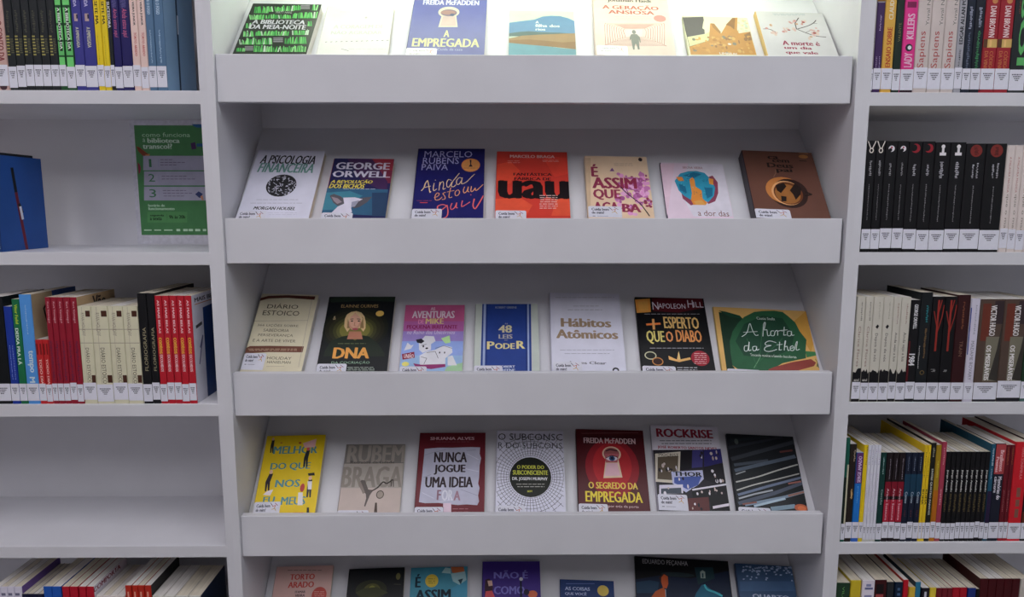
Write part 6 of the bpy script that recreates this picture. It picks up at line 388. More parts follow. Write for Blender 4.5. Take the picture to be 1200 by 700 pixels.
{"x":0.9069,"w":0.0295,"h":0.214,"d":0.15,"c":14694540,"l":"hot pink book with white decorative capitals, upper right shelf","p":[["B",8395856,1717,1835,300,1700],["V",15253716,"KILLERS",1087,1599,500,1600,"u","b"],["E",1583152,916,1000,560],["E",14738664,916,1100,300],["V",15253716,"LADY",519,812,400,1600,"u","b"]],"f":2625568},
{"x":0.9375,"w":0.0305,"h":0.224,"d":0.15,"c":13681856,"l":"leftmost of three cream books with a large red word reading upwards, upper right shelf","p":[["V",7630956,"Yuval Noah",1301,2012,1200,1700,"u",""],["V",11288640,"Sapiens",480,1187,360,1600,"u",""]],"g":"cream books with a large red word reading upwards on the upper right shelf"},
{"x":0.9685,"w":0.0305,"h":0.2207,"d":0.15,"c":13681856,"l":"second from left of three cream books with a large red word reading upwards, upper right","p":[["V",7630956,"Yuval Noah",1321,2044,1200,1700,"u",""],["V",11288640,"Sapiens",488,1206,360,1600,"u",""]],"g":"cream books with a large red word reading upwards on the upper right shelf"},
{"x":0.9991,"w":0.0295,"h":0.2173,"d":0.15,"c":13681856,"l":"rightmost of three cream books with a large red word reading upwards, upper right shelf","p":[["V",7630956,"Yuval Noah",1343,2076,1200,1700,"u",""],["V",11288640,"Sapiens",496,1225,360,1600,"u",""]],"g":"cream books with a large red word reading upwards on the upper right shelf"},
{"x":1.0229,"w":0.0169,"h":0.214,"d":0.15,"c":10790060,"l":"grey book with black capitals reading upwards, upper right shelf","p":[["V",1843236,"EDGAR ALLAN POE",988,1975,500,1500,"u","b"],["VD",4210760,505,885,1000,600]]},
{"x":1.0414,"w":0.0188,"h":0.224,"d":0.15,"c":1844276,"l":"navy book with pale upper lettering and black base, upper right shelf","p":[["VD",10527928,1239,1661,1000,800],["VD",6581376,450,1173,1000,800]]},
{"x":1.0623,"w":0.0218,"h":0.2207,"d":0.15,"c":1580072,"l":"near black book with green lower lettering, upper right shelf","p":[["VD",10528956,1291,1687,1000,800],["VD",4229208,457,1225,1000,800]]},
{"x":1.0895,"w":0.0315,"h":0.2173,"d":0.15,"c":10232880,"l":"left of two red books with a white name over a gold painting strip, upper right","p":[["V",15257808,"DAN BROWN",1110,1730,640,1500,"d","b"],["B",13938792,907,1076,0,2000],["B",6044712,907,1076,0,600],["B",15253628,924,1059,900,1200],["V",12348484,"CÓDIGO",431,839,1040,1700,"d","b"],["V",12348484,"DA VINCI",431,839,300,840,"d","b"],["E",13142100,1830,1200,400]],"g":"red books with a white name over a gold painting strip on the upper right shelf"},
{"x":1.1221,"w":0.0325,"h":0.214,"d":0.15,"c":10232880,"l":"right of two red books with a white name over a gold painting strip, upper right","p":[["V",15257808,"DAN BROWN",1128,1759,640,1500,"d","b"],["B",13938792,922,1094,0,2000],["B",6044712,922,1094,0,600],["B",15253628,939,1077,900,1200],["V",12348484,"CÓDIGO",438,853,1040,1700,"d","b"],["V",12348484,"DA VINCI",438,853,300,840,"d","b"],["E",13142100,1860,1200,400]],"g":"red books with a white name over a gold painting strip on the upper right shelf"},
{"x":1.1566,"w":0.0354,"h":0.224,"d":0.15,"c":2369580,"l":"black book with huge green letters, upper right shelf","p":[["V",6337640,"JOSI",419,2020,800,2000,"u","b"],["VD",7356464,1535,1875,600,300]]},
{"x":1.1883,"w":0.0267,"h":0.2207,"d":0.15,"c":1581084,"l":"dark book at the right edge, upper right shelf","p":[]}]],
"right2":[1.3895,[
{"x":0.8388,"w":0.0214,"h":0.2542,"d":0.15,"c":1315864,"l":"left of two black books with white scissors on its spine, second right shelf","p":[["SC",14472396],["VD",10790056,1382,1654,1000,600],["VD",9211024,586,1230,1000,200]],"g":"black books with white scissors on its spine on the second right shelf"},
{"x":0.8603,"w":0.0204,"h":0.2543,"d":0.15,"c":1315864,"l":"right of two black books with white scissors on its spine, second right shelf","p":[["SC",14472396],["VD",10790056,1382,1654,1000,600],["VD",9211024,586,1230,1000,200]],"g":"black books with white scissors on its spine on the second right shelf"},
{"x":0.8848,"w":0.0274,"h":0.2534,"d":0.15,"c":1315864,"l":"left of two black books with a white swirl and red dot on its spine","p":[["E",14736612,1865,1000,520],["E",1315864,1842,800,300],["E",12072008,1887,1000,160],["VD",10790056,1387,1615,1000,400],["VD",9211024,588,1235,1000,200]],"g":"black books with a white swirl and red dot on its spine on the second right shelf"},
{"x":0.9118,"w":0.0254,"h":0.2534,"d":0.15,"c":1315864,"l":"right of two black books with a white swirl and red dot on its spine","p":[["E",14736612,1865,1000,520],["E",1315864,1842,800,300],["E",12072008,1887,1000,160],["VD",10790056,1387,1615,1000,400],["VD",9211024,588,1235,1000,200]],"g":"black books with a white swirl and red dot on its spine on the second right shelf"},
{"x":0.9403,"w":0.0304,"h":0.2525,"d":0.15,"c":1315864,"l":"left of two black books with a red crescent on its spine, second right shelf","p":[["E",9709620,1879,1000,680],["E",1315864,1887,700,520],["VD",12105920,1392,1591,1000,600],["VD",9211024,559,1239,1000,200]],"g":"black books with a red crescent on its spine on the second right shelf"},
{"x":0.9709,"w":0.0294,"h":0.2526,"d":0.15,"c":1315864,"l":"right of two black books with a red crescent on its spine, second right shelf","p":[["E",9709620,1879,1000,680],["E",1315864,1887,700,520],["VD",12105920,1392,1591,1000,600],["VD",9211024,559,1239,1000,200]],"g":"black books with a red crescent on its spine on the second right shelf"},
{"x":1.0034,"w":0.0345,"h":0.2507,"d":0.15,"c":1315864,"l":"left of two black books with a white chess piece on its spine, second right shelf","p":[["B",15262952,1817,1939,840,1160],["B",15262952,1764,1817,560,1440],["E",15262952,1924,1000,260],["VD",12105920,1357,1649,1000,600],["VD",9211024,564,1233,1000,160]],"g":"black books with a white chess piece on its spine on the second right shelf"},
{"x":1.039,"w":0.0355,"h":0.2508,"d":0.15,"c":1315864,"l":"right of two black books with a white chess piece on its spine, second right shelf","p":[["B",15262952,1817,1939,840,1160],["B",15262952,1764,1817,560,1440],["E",15262952,1924,1000,260],["VD",12105920,1357,1649,1000,600],["VD",9211024,564,1233,1000,160]],"g":"black books with a white chess piece on its spine on the second right shelf"},
{"x":1.0801,"w":0.0455,"h":0.248,"d":0.15,"c":1315864,"l":"left of two thick black books with a dark red disc on its spine, second right","p":[["E",8400940,1869,1000,600],["VD",4725788,1792,1946,1000,600],["VD",12105920,1372,1652,1240,240],["VD",12105920,1372,1621,800,240],["VD",9211024,538,1232,1000,140]],"g":"thick black books with a dark red disc on its spine on the second right shelf"},
{"x":1.1272,"w":0.0476,"h":0.2481,"d":0.15,"c":1315864,"l":"right of two thick black books with a dark red disc on its spine, second right","p":[["E",8400940,1869,1000,600],["VD",4725788,1792,1946,1000,600],["VD",12105920,1372,1652,1240,240],["VD",12105920,1372,1621,800,240],["VD",9211024,538,1232,1000,140]],"g":"thick black books with a dark red disc on its spine on the second right shelf"},
{"x":1.1608,"w":0.0185,"h":0.2443,"d":0.15,"c":14471372,"l":"leftmost of four pale cream books with thin red and brown lettering, second right shelf","p":[["V",11294800,"A PALAVRA MÁGICA",1124,1788,800,1400,"d",""],["V",8155236,"que o mar",385,1092,700,1300,"d",""]],"g":"pale cream books with thin red and brown lettering on the second right shelf"},
{"x":1.1799,"w":0.0185,"h":0.2443,"d":0.15,"c":14471372,"l":"second from left of four pale cream books with thin red and brown lettering, second right","p":[["V",11294800,"A PALAVRA MÁGICA",1124,1788,800,1400,"d",""],["V",8155236,"que o mar",385,1092,700,1300,"d",""]],"g":"pale cream books with thin red and brown lettering on the second right shelf"},
{"x":1.1995,"w":0.0195,"h":0.2444,"d":0.15,"c":14471372,"l":"third from left of four pale cream books with thin red and brown lettering, second right","p":[["V",11294800,"A PALAVRA MÁGICA",1124,1788,800,1400,"d",""],["V",8155236,"que o mar",385,1092,700,1300,"d",""]],"g":"pale cream books with thin red and brown lettering on the second right shelf"},
{"x":1.2196,"w":0.0195,"h":0.2444,"d":0.15,"c":14471372,"l":"rightmost of four pale cream books with thin red and brown lettering, second right shelf","p":[["V",11294800,"A PALAVRA MÁGICA",1124,1788,800,1400,"d",""],["V",8155236,"que o mar",385,1092,700,1300,"d",""]],"g":"pale cream books with thin red and brown lettering on the second right shelf"}]],
"right3":[1.0301,[
{"x":0.8403,"w":0.02,"h":0.2546,"d":0.15,"c":13420732,"l":"left of two cream books with black ragged base and tiny red print, middle right shelf","p":[["RG",1315864],["VD",7630952,1553,1905,1200,400],["V",8675416,"Clarice Flores",679,1441,700,1300,"d",""],["V",15262940,"azul",401,450,400,1600,"r",""]],"g":"cream books with black ragged base and tiny red print on the middle right shelf"},
{"x":0.8603,"w":0.0188,"h":0.2546,"d":0.15,"c":13420732,"l":"right of two cream books with black ragged base and tiny red print, middle right shelf","p":[["RG",1315864],["VD",7630952,1553,1905,1200,400],["V",8675416,"Clarice Flores",679,1441,700,1300,"d",""],["V",15262940,"azul",400,450,400,1600,"r",""]],"g":"cream books with black ragged base and tiny red print on the middle right shelf"},
{"x":0.8819,"w":0.0233,"h":0.2546,"d":0.15,"c":13420732,"l":"left of two cream books with black ragged base and a black star, middle right shelf","p":[["RG",1315864],["VD",10525836,1585,1905,1200,300],["ST",1315864,1441],["V",2631720,"Depois de nós",777,1312,500,1200,"d",""]],"g":"cream books with black ragged base and a black star on the middle right shelf"},
{"x":0.9056,"w":0.0229,"h":0.2546,"d":0.15,"c":13420732,"l":"right of two cream books with black ragged base and a black star, middle right shelf","p":[["RG",1315864],["VD",10525836,1585,1905,1200,300],["ST",1315864,1440],["V",2631720,"Depois de nós",776,1312,500,1200,"d",""]],"g":"cream books with black ragged base and a black star on the middle right shelf"},
{"x":0.9267,"w":0.018,"h":0.2535,"d":0.15,"c":13420732,"l":"left of two cream books with black ragged base and bold handwriting, middle right shelf","p":[["RG",1315864],["VD",10256500,1494,1880,1200,400],["V",2630688,"Ainda vejo a lua",779,1333,600,1400,"d",""]],"g":"cream books with black ragged base and bold handwriting on the middle right shelf"},
{"x":0.9473,"w":0.0221,"h":0.2535,"d":0.15,"c":13420732,"l":"right of two cream books with black ragged base and bold handwriting, middle right shelf","p":[["RG",1315864],["VD",10256500,1494,1880,1200,400],["V",2630688,"Ainda vejo a lua",779,1333,600,1400,"d",""]],"g":"cream books with black ragged base and bold handwriting on the middle right shelf"},
{"x":0.97,"w":0.0221,"h":0.2464,"d":0.15,"c":1315864,"l":"black book with the number 1984, middle right shelf","p":[["B",5773344,327,1204,0,400],["V",15000808,"GEORGE ORWELL",1438,1918,700,1500,"d","b"],["V",15000808,"1984",717,953,300,1600,"d","b"]]},
{"x":0.9952,"w":0.0273,"h":0.2646,"d":0.15,"c":1580064,"l":"black book with teal script and a gold ring, middle right shelf","p":[["VD",3180688,1462,1770,1200,500],["VD",8677444,808,1354,1200,400],["VD",12369084,620,1043,300,200],["E",7626808,541,1100,400],["E",1580064,541,1100,280]]},
{"x":1.0238,"w":0.0287,"h":0.2545,"d":0.15,"c":1052692,"l":"left of two black books with a bare red tree on its spine, middle right shelf","p":[["B",9711656,971,1936,840,1160],["L",9711656,1000,1295,1700,1617,1900,1841],["L",9711656,1000,1408,300,1729],["L",9711656,1000,1649,1500,1936],["VD",10526880,579,628,1000,1000]],"g":"black books with a bare red tree on its spine on the middle right shelf"},
{"x":1.0532,"w":0.0289,"h":0.2545,"d":0.15,"c":1052692,"l":"right of two black books with a bare red tree on its spine, middle right shelf","p":[["B",9711656,970,1936,840,1160],["L",9711656,1000,1294,1700,1616,1900,1841],["L",9711656,1000,1407,300,1729],["L",9711656,1000,1649,1500,1936],["VD",10526880,578,627,1000,1000]],"g":"black books with a bare red tree on its spine on the middle right shelf"},
{"x":1.084,"w":0.0314,"h":0.2585,"d":0.15,"c":3413016,"l":"dark maroon book with faint brown lettering, middle right shelf","p":[["VD",8671288,1369,1875,1000,400],["V",8676436,"TRAIN",859,1147,800,1300,"d",""]]},
{"x":1.1116,"w":0.0225,"h":0.2504,"d":0.15,"c":13683932,"l":"white book with thin grey capitals, middle right shelf","p":[["B",2637964,919,1822,0,240],["VD",10526896,1315,1870,1200,400],["V",7632004,"MADAME BOVARY",420,1183,700,1400,"d",""]],"f":13683932},
{"x":1.1518,"w":0.0567,"h":0.2483,"d":0.15,"c":5522492,"l":"left of two thick brown books with white capitals and a painted figure, middle right shelf","p":[["B",7091240,1193,1918,200,900],["B",7894116,406,1276,700,1960],["B",3681328,1524,1967,1200,2000],["Q",3683376,1960,1524,1700,1026,1200,439,1960,406],["V",15262948,"VICTOR HUGO",1292,1886,900,1400,"d","b"],["V",15262948,"OS MISERÁVEIS",423,1110,800,1320,"d","b"]],"g":"thick brown books with white capitals and a painted figure on the middle right shelf","f":2105384},
{"x":1.209,"w":0.0565,"h":0.2483,"d":0.15,"c":5522492,"l":"right of two thick brown books with white capitals and a painted figure, middle right shelf","p":[["B",7091240,1192,1918,200,900],["B",7894116,405,1275,700,1960],["B",3681328,1524,1967,1200,2000],["Q",3683376,1960,1524,1700,1026,1200,439,1960,405],["V",15262948,"VICTOR HUGO",1292,1885,900,1400,"d","b"],["V",15262948,"OS MISERÁVEIS",422,1109,800,1320,"d","b"]],"g":"thick brown books with white capitals and a painted figure on the middle right shelf","f":2105384},
{"x":1.252,"w":0.0284,"h":0.2483,"d":0.15,"c":2112552,"l":"dark green book at the right edge, middle right shelf","p":[],"f":4218972}]],
"right4":[0.6745,[
{"x":0.8324,"w":0.01,"h":0.266,"d":0.15,"c":1858636,"l":"slim teal and cream book against the divider, fourth right shelf","p":[["B",793624,288,1246,0,1200],["B",13157544,54,1491,1200,2000]]},
{"x":0.8461,"w":0.0163,"h":0.2499,"d":0.15,"c":2366488,"l":"dark brown book with small pale print, fourth right shelf","p":[["VD",12100752,1655,1897,1400,600],["VD",15252608,889,1099,1200,700]]},
{"x":0.8631,"w":0.0163,"h":0.2284,"d":0.15,"c":2127048,"l":"half purple half bright blue book, fourth right shelf","p":[["B",6304876,1317,2000,0,2000],["V",14730472,"SERGE AMADO",1336,1925,600,1600,"u","b"],["VD",6860008,876,1260,1000,400]],"f":3171520},
{"x":0.8768,"w":0.01,"h":0.2477,"d":0.15,"c":15255580,"l":"yellow book beside the white journals, fourth right shelf","p":[["VD",6314020,1600,1965,1400,500],["VD",12888092,630,1337,600,400]],"f":14468144},
{"x":0.8861,"w":0.0073,"h":0.2477,"d":0.15,"c":14474472,"l":"leftmost of four slim white books with faint violet print, fourth right shelf","p":[["VD",9474220,1600,1913,1000,600],["VD",11833540,629,1425,800,300]],"g":"slim white books with faint violet print on the fourth right shelf","f":13421764},
{"x":0.8941,"w":0.0073,"h":0.2476,"d":0.15,"c":14474472,"l":"second from left of four slim white books with faint violet print, fourth right shelf","p":[["VD",9474220,1600,1913,1000,600],["VD",11833540,629,1425,800,300]],"g":"slim white books with faint violet print on the fourth right shelf","f":13421764},
{"x":0.902,"w":0.0073,"h":0.2476,"d":0.15,"c":14474472,"l":"third from left of four slim white books with faint violet print, fourth right shelf","p":[["VD",9474220,1600,1913,1000,600],["VD",11833540,629,1425,800,300]],"g":"slim white books with faint violet print on the fourth right shelf","f":13421764},
{"x":0.91,"w":0.0073,"h":0.2476,"d":0.15,"c":14474472,"l":"rightmost of four slim white books with faint violet print, fourth right shelf","p":[["VD",9474220,1600,1913,1000,600],["VD",11833540,629,1424,800,300]],"g":"slim white books with faint violet print on the fourth right shelf","f":13421764},
{"x":0.9214,"w":0.0142,"h":0.2282,"d":0.15,"c":1062964,"l":"dark teal book with small white lettering, fourth right shelf","p":[["VD",10799300,1526,1906,1000,400],["V",12375248,"Canção",836,1182,800,1400,"d",""]]},
{"x":0.9367,"w":0.0153,"h":0.2281,"d":0.15,"c":1840152,"l":"leftmost of three black and red books with white lettering, fourth right shelf","p":[["B",8393768,1028,1354,0,2000],["B",11280440,449,951,0,2000],["VD",10786984,1411,1868,1200,300],["V",15254736,"Ariano Suassuna",488,1201,700,1400,"d",""]],"g":"black and red books with white lettering on the fourth right shelf"},
{"x":0.9521,"w":0.0142,"h":0.2281,"d":0.15,"c":1840152,"l":"second from left of three black and red books with white lettering, fourth right shelf","p":[["B",8393768,1028,1354,0,2000],["B",11280440,448,951,0,2000],["VD",10786984,1411,1868,1200,300],["V",15254736,"Ariano Suassuna",487,1201,700,1400,"d",""]],"g":"black and red books with white lettering on the fourth right shelf"},
{"x":0.9675,"w":0.0153,"h":0.228,"d":0.15,"c":1840152,"l":"rightmost of three black and red books with white lettering, fourth right shelf","p":[["B",8393768,1028,1354,0,2000],["B",11280440,448,951,0,2000],["VD",10786984,1411,1868,1200,300],["V",15254736,"Ariano Suassuna",487,1201,700,1400,"d",""]],"g":"black and red books with white lettering on the fourth right shelf"},
{"x":0.9829,"w":0.0143,"h":0.228,"d":0.15,"c":1317936,"l":"leftmost of three dark blue books with pale script on its spine, fourth right shelf","p":[["B",1588308,1027,1525,0,2000],["VD",9477300,1602,1905,1000,300],["V",13162728,"Contos",873,1124,600,1400,"d",""],["VD",6041656,564,719,1000,600]],"g":"dark blue books with pale script on its spine on the fourth right shelf"},
{"x":0.9977,"w":0.0143,"h":0.2279,"d":0.15,"c":1317936,"l":"second from left of three dark blue books with pale script on its spine, fourth right","p":[["B",1588308,1027,1525,0,2000],["VD",9477300,1602,1905,1000,300],["V",13162728,"Contos",873,1123,600,1400,"d",""],["VD",6041656,563,718,1000,600]],"g":"dark blue books with pale script on its spine on the fourth right shelf"},
{"x":1.0126,"w":0.0143,"h":0.2279,"d":0.15,"c":1317936,"l":"rightmost of three dark blue books with pale script on its spine, fourth right shelf","p":[["B",1588308,1027,1525,0,2000],["VD",9477300,1601,1905,1000,300],["V",13162728,"Contos",873,1123,600,1400,"d",""],["VD",6041656,563,718,1000,600]],"g":"dark blue books with pale script on its spine on the fourth right shelf"},
{"x":1.0239,"w":0.0073,"h":0.2472,"d":0.2,"c":15254564,"l":"left of two narrow yellow books with small black print, fourth right shelf","p":[["VD",6312984,1335,1861,1000,600],["V",3683352,"ROMA",768,1088,400,1600,"d","b"]],"g":"narrow yellow books with small black print on the fourth right shelf","f":15255600},
{"x":1.0317,"w":0.007,"h":0.2472,"d":0.2,"c":15254564,"l":"right of two narrow yellow books with small black print, fourth right shelf","p":[["VD",6312984,1335,1861,1000,600],["V",3683352,"ROMA",768,1088,400,1600,"d","b"]],"g":"narrow yellow books with small black print on the fourth right shelf","f":15255600},
{"x":1.042,"w":0.0124,"h":0.2523,"d":0.2,"c":1842200,"l":"narrow black book with a white title, fourth right shelf","p":[["VD",10525832,1720,1925,1000,800],["V",13421760,"ENTRE QUATRO PAREDES",542,1480,600,1400,"d","b"]]},
{"x":1.0549,"w":0.0124,"h":0.2471,"d":0.15,"c":10781728,"l":"olive gold book with orange lower half, fourth right shelf","p":[["B",11823128,122,1070,0,2000],["VD",13680704,1335,1686,1000,600]],"f":12613664},
{"x":1.0678,"w":0.0121,"h":0.2546,"d":0.17,"c":10763344,"l":"pinkish red book with pale print, fourth right shelf","p":[["VD",14985392,1551,1890,1000,400],["VD",14985392,745,1072,1000,600]],"f":11028564},
{"x":1.0801,"w":0.0113,"h":0.2298,"d":0.15,"c":1052692,"l":"leftmost of nine slim black paperbacks with white name on its spine, fourth right shelf","p":[["V",13948112,"Jorge Amado",1111,1605,600,1440,"d","b"],["VD",6313012,671,1073,1000,1000]],"g":"slim black paperbacks with white name on its spine on the fourth right shelf"},
{"x":1.0921,"w":0.0113,"h":0.2298,"d":0.15,"c":1052692,"l":"second from left of nine slim black paperbacks with white name on its spine, fourth right","p":[["V",13948112,"Jorge Amado",1111,1605,600,1440,"d","b"],["VD",6313012,671,1073,1000,1000]],"g":"slim black paperbacks with white name on its spine on the fourth right shelf"},
{"x":1.1042,"w":0.0113,"h":0.2298,"d":0.15,"c":1052692,"l":"third from left of nine slim black paperbacks with white name on its spine, fourth right","p":[["V",13948112,"Jorge Amado",1111,1604,600,1440,"d","b"],["VD",6313012,670,1073,1000,1000]],"g":"slim black paperbacks with white name on its spine on the fourth right shelf"},
{"x":1.1162,"w":0.0113,"h":0.2297,"d":0.15,"c":1052692,"l":"fourth from left of nine slim black paperbacks with white name on its spine, fourth right","p":[["V",13948112,"Jorge Amado",1111,1604,600,1440,"d","b"],["VD",6313012,670,1072,1000,1000]],"g":"slim black paperbacks with white name on its spine on the fourth right shelf"},
{"x":1.1282,"w":0.0113,"h":0.2297,"d":0.15,"c":1052692,"l":"fifth from left of nine slim black paperbacks with white name on its spine, fourth right","p":[["V",13948112,"Jorge Amado",1110,1604,600,1440,"d","b"],["VD",6313012,670,1072,1000,1000]],"g":"slim black paperbacks with white name on its spine on the fourth right shelf"},
{"x":1.1403,"w":0.0113,"h":0.2296,"d":0.15,"c":1052692,"l":"sixth from left of nine slim black paperbacks with white name on its spine, fourth right","p":[["V",13948112,"Jorge Amado",1110,1604,600,1440,"d","b"],["VD",6313012,669,1072,1000,1000]],"g":"slim black paperbacks with white name on its spine on the fourth right shelf"},
{"x":1.1523,"w":0.0113,"h":0.2296,"d":0.15,"c":1052692,"l":"seventh from left of nine slim black paperbacks with white name on its spine, fourth right","p":[["V",13948112,"Jorge Amado",1110,1604,600,1440,"d","b"],["VD",6313012,669,1072,1000,1000]],"g":"slim black paperbacks with white name on its spine on the fourth right shelf"},
{"x":1.1644,"w":0.0113,"h":0.2296,"d":0.15,"c":1052692,"l":"eighth from left of nine slim black paperbacks with white name on its spine, fourth right","p":[["V",13948112,"Jorge Amado",1110,1604,600,1440,"d","b"],["VD",6313012,669,1071,1000,1000]],"g":"slim black paperbacks with white name on its spine on the fourth right shelf"},
{"x":1.1764,"w":0.0113,"h":0.2295,"d":0.15,"c":1052692,"l":"rightmost of nine slim black paperbacks with white name on its spine, fourth right shelf","p":[["V",13948112,"Jorge Amado",1109,1604,600,1440,"d","b"],["VD",6313012,668,1071,1000,1000]],"g":"slim black paperbacks with white name on its spine on the fourth right shelf"},
{"x":1.1878,"w":0.0103,"h":0.2489,"d":0.2,"c":1856620,"l":"narrow teal book with purple base and white print, fourth right shelf","p":[["VD",13163752,1566,1914,1000,800],["VD",10267844,1286,1496,1000,600],["B",2628668,116,1040,0,2000]]},
{"x":1.206,"w":0.0249,"h":0.2499,"d":0.15,"c":1580076,"l":"navy book with a faded red upper half and bold white letters, fourth right shelf","p":[["B",11551816,1385,1991,0,2000],["V",15253700,"Brasilienses",1438,1871,960,1700,"d","b"],["V",15253700,"Poemas",1420,1733,240,840,"d","b"],["V",14473444,"Memórias do",860,1333,960,1700,"d","b"],["V",14473444,"cárcere",1001,1333,240,800,"d","b"]]},
{"x":1.2246,"w":0.0111,"h":0.2466,"d":0.15,"c":6558752,"l":"left of two narrow dark red books with faint lettering, fourth right shelf","p":[["VD",9982004,1597,1965,1000,800],["VD",11561068,620,1067,800,400]],"g":"narrow dark red books with faint lettering on the fourth right shelf","f":11018284},
{"x":1.2358,"w":0.01,"h":0.2466,"d":0.15,"c":6558752,"l":"right of two narrow dark red books with faint lettering, fourth right shelf","p":[["VD",9982004,1597,1965,1000,800],["VD",11561068,620,1066,800,400]],"g":"narrow dark red books with faint lettering on the fourth right shelf","f":11018284},
{"x":1.2577,"w":0.0324,"h":0.254,"d":0.2,"c":13377580,"l":"wide bright red book with small pale lettering, fourth right shelf","p":[["V",15241364,"TERRA SONÂMBULA",1258,1907,1000,1500,"d",""],["B",8672328,896,1086,800,1400],["B",8672328,705,844,800,1400],["B",8672328,479,653,800,1400]],"rc":14166072,"f":14166072},
{"x":1.2864,"w":0.0239,"h":0.2572,"d":0.2,"c":2366492,"l":"dark book at the right edge, fourth right shelf","p":[["B",6040604,74,593,0,2000]]}]],
"right5":[0.315,[
{"x":0.8438,"w":0.0357,"h":0.2497,"d":0.15,"c":2112552,"l":"dark green book against the divider, lowest right shelf","p":[["V",7647328,"VILA",1635,1927,900,1200,"d",""]]},
{"x":0.876,"w":0.0261,"h":0.2563,"d":0.15,"c":13415468,"l":"mustard yellow book beside the dark green one, lowest right shelf","p":[]},
{"x":0.9075,"w":0.0315,"h":0.2561,"d":0.15,"c":14998760,"l":"white book with two words of blue grey print, lowest right shelf","p":[["B",8948916,1876,1929,600,1400],["B",7106712,1813,1858,400,1700],["B",8948916,1644,1698,400,1600]]},
{"x":0.9384,"w":0.0293,"h":0.2571,"d":0.15,"c":4198420,"l":"dark red book with a framed black panel on its spine, lowest right shelf","p":[["B",1313808,1725,1920,200,1500],["B",11028552,1601,1708,200,1500]]},
{"x":0.9629,"w":0.0176,"h":0.2513,"d":0.15,"c":2369580,"l":"charcoal book beside the framed dark red one, lowest right shelf","p":[]},
{"x":0.9843,"w":0.0197,"h":0.2511,"d":0.15,"c":794680,"l":"navy book left of the narrow red one, lowest right shelf","p":[["D",4745356,1691,1909,600,1400,2]]},
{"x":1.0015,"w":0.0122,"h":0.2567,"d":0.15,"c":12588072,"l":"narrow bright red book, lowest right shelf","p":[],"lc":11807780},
{"x":1.0185,"w":0.0155,"h":0.2373,"d":0.15,"c":14201916,"l":"short gold book between the red and the teal one, lowest right shelf","p":[]},
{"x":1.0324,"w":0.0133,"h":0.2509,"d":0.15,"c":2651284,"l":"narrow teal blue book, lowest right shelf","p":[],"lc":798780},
{"x":1.0525,"w":0.0187,"h":0.2348,"d":0.15,"c":1840160,"l":"black book with a white mark, right of the teal one, lowest right shelf","p":[["B",13948128,1766,1922,600,1200]]},
{"x":1.0712,"w":0.0155,"h":0.2359,"d":0.15,"c":15256640,"l":"narrow yellow book right of the black one, lowest right shelf","p":[]},
{"x":1.0863,"w":0.0133,"h":0.2346,"d":0.15,"c":7346212,"l":"leftmost of three narrow dark red books, lowest right shelf","p":[],"g":"narrow dark red books on the lowest right shelf"},
{"x":1.1002,"w":0.0134,"h":0.2345,"d":0.15,"c":7346212,"l":"second from left of three narrow dark red books, lowest right shelf","p":[],"g":"narrow dark red books on the lowest right shelf"},
{"x":1.1136,"w":0.0123,"h":0.2345,"d":0.15,"c":7346212,"l":"rightmost of three narrow dark red books, lowest right shelf","p":[],"g":"narrow dark red books on the lowest right shelf"},
{"x":1.1291,"w":0.0176,"h":0.2355,"d":0.15,"c":11276324,"l":"left of two red books left of the blue one, lowest right shelf","p":[],"g":"red books left of the blue one on the lowest right shelf"},
{"x":1.1474,"w":0.0177,"h":0.2354,"d":0.15,"c":11276324,"l":"right of two red books left of the blue one, lowest right shelf","p":[],"g":"red books left of the blue one on the lowest right shelf"},
{"x":1.1689,"w":0.0198,"h":0.2342,"d":0.15,"c":1847416,"l":"blue book right of the red pair, lowest right shelf","p":[]},
{"x":1.1842,"w":0.0091,"h":0.2318,"d":0.15,"c":1314832,"l":"thin black book right of the blue one, lowest right shelf","p":[]},
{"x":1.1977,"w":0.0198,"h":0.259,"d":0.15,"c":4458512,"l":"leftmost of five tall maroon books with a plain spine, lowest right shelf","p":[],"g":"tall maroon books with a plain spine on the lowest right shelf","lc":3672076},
{"x":1.2181,"w":0.0198,"h":0.2589,"d":0.15,"c":4458512,"l":"second from left of five tall maroon books with a plain spine, lowest right shelf","p":[],"g":"tall maroon books with a plain spine on the lowest right shelf"},
{"x":1.238,"w":0.0187,"h":0.2588,"d":0.15,"c":4458512,"l":"third from left of five tall maroon books with a plain spine, lowest right shelf","p":[],"g":"tall maroon books with a plain spine on the lowest right shelf"},
{"x":1.2578,"w":0.0198,"h":0.2587,"d":0.15,"c":4458512,"l":"fourth from left of five tall maroon books with a plain spine, lowest right shelf","p":[],"g":"tall maroon books with a plain spine on the lowest right shelf"},
{"x":1.2782,"w":0.0198,"h":0.2586,"d":0.15,"c":4458512,"l":"rightmost of five tall maroon books with a plain spine, lowest right shelf","p":[],"g":"tall maroon books with a plain spine on the lowest right shelf"},
{"x":1.3014,"w":0.023,"h":0.2573,"d":0.15,"c":13156536,"l":"cream book at the right edge, lowest right shelf","p":[]}]]}
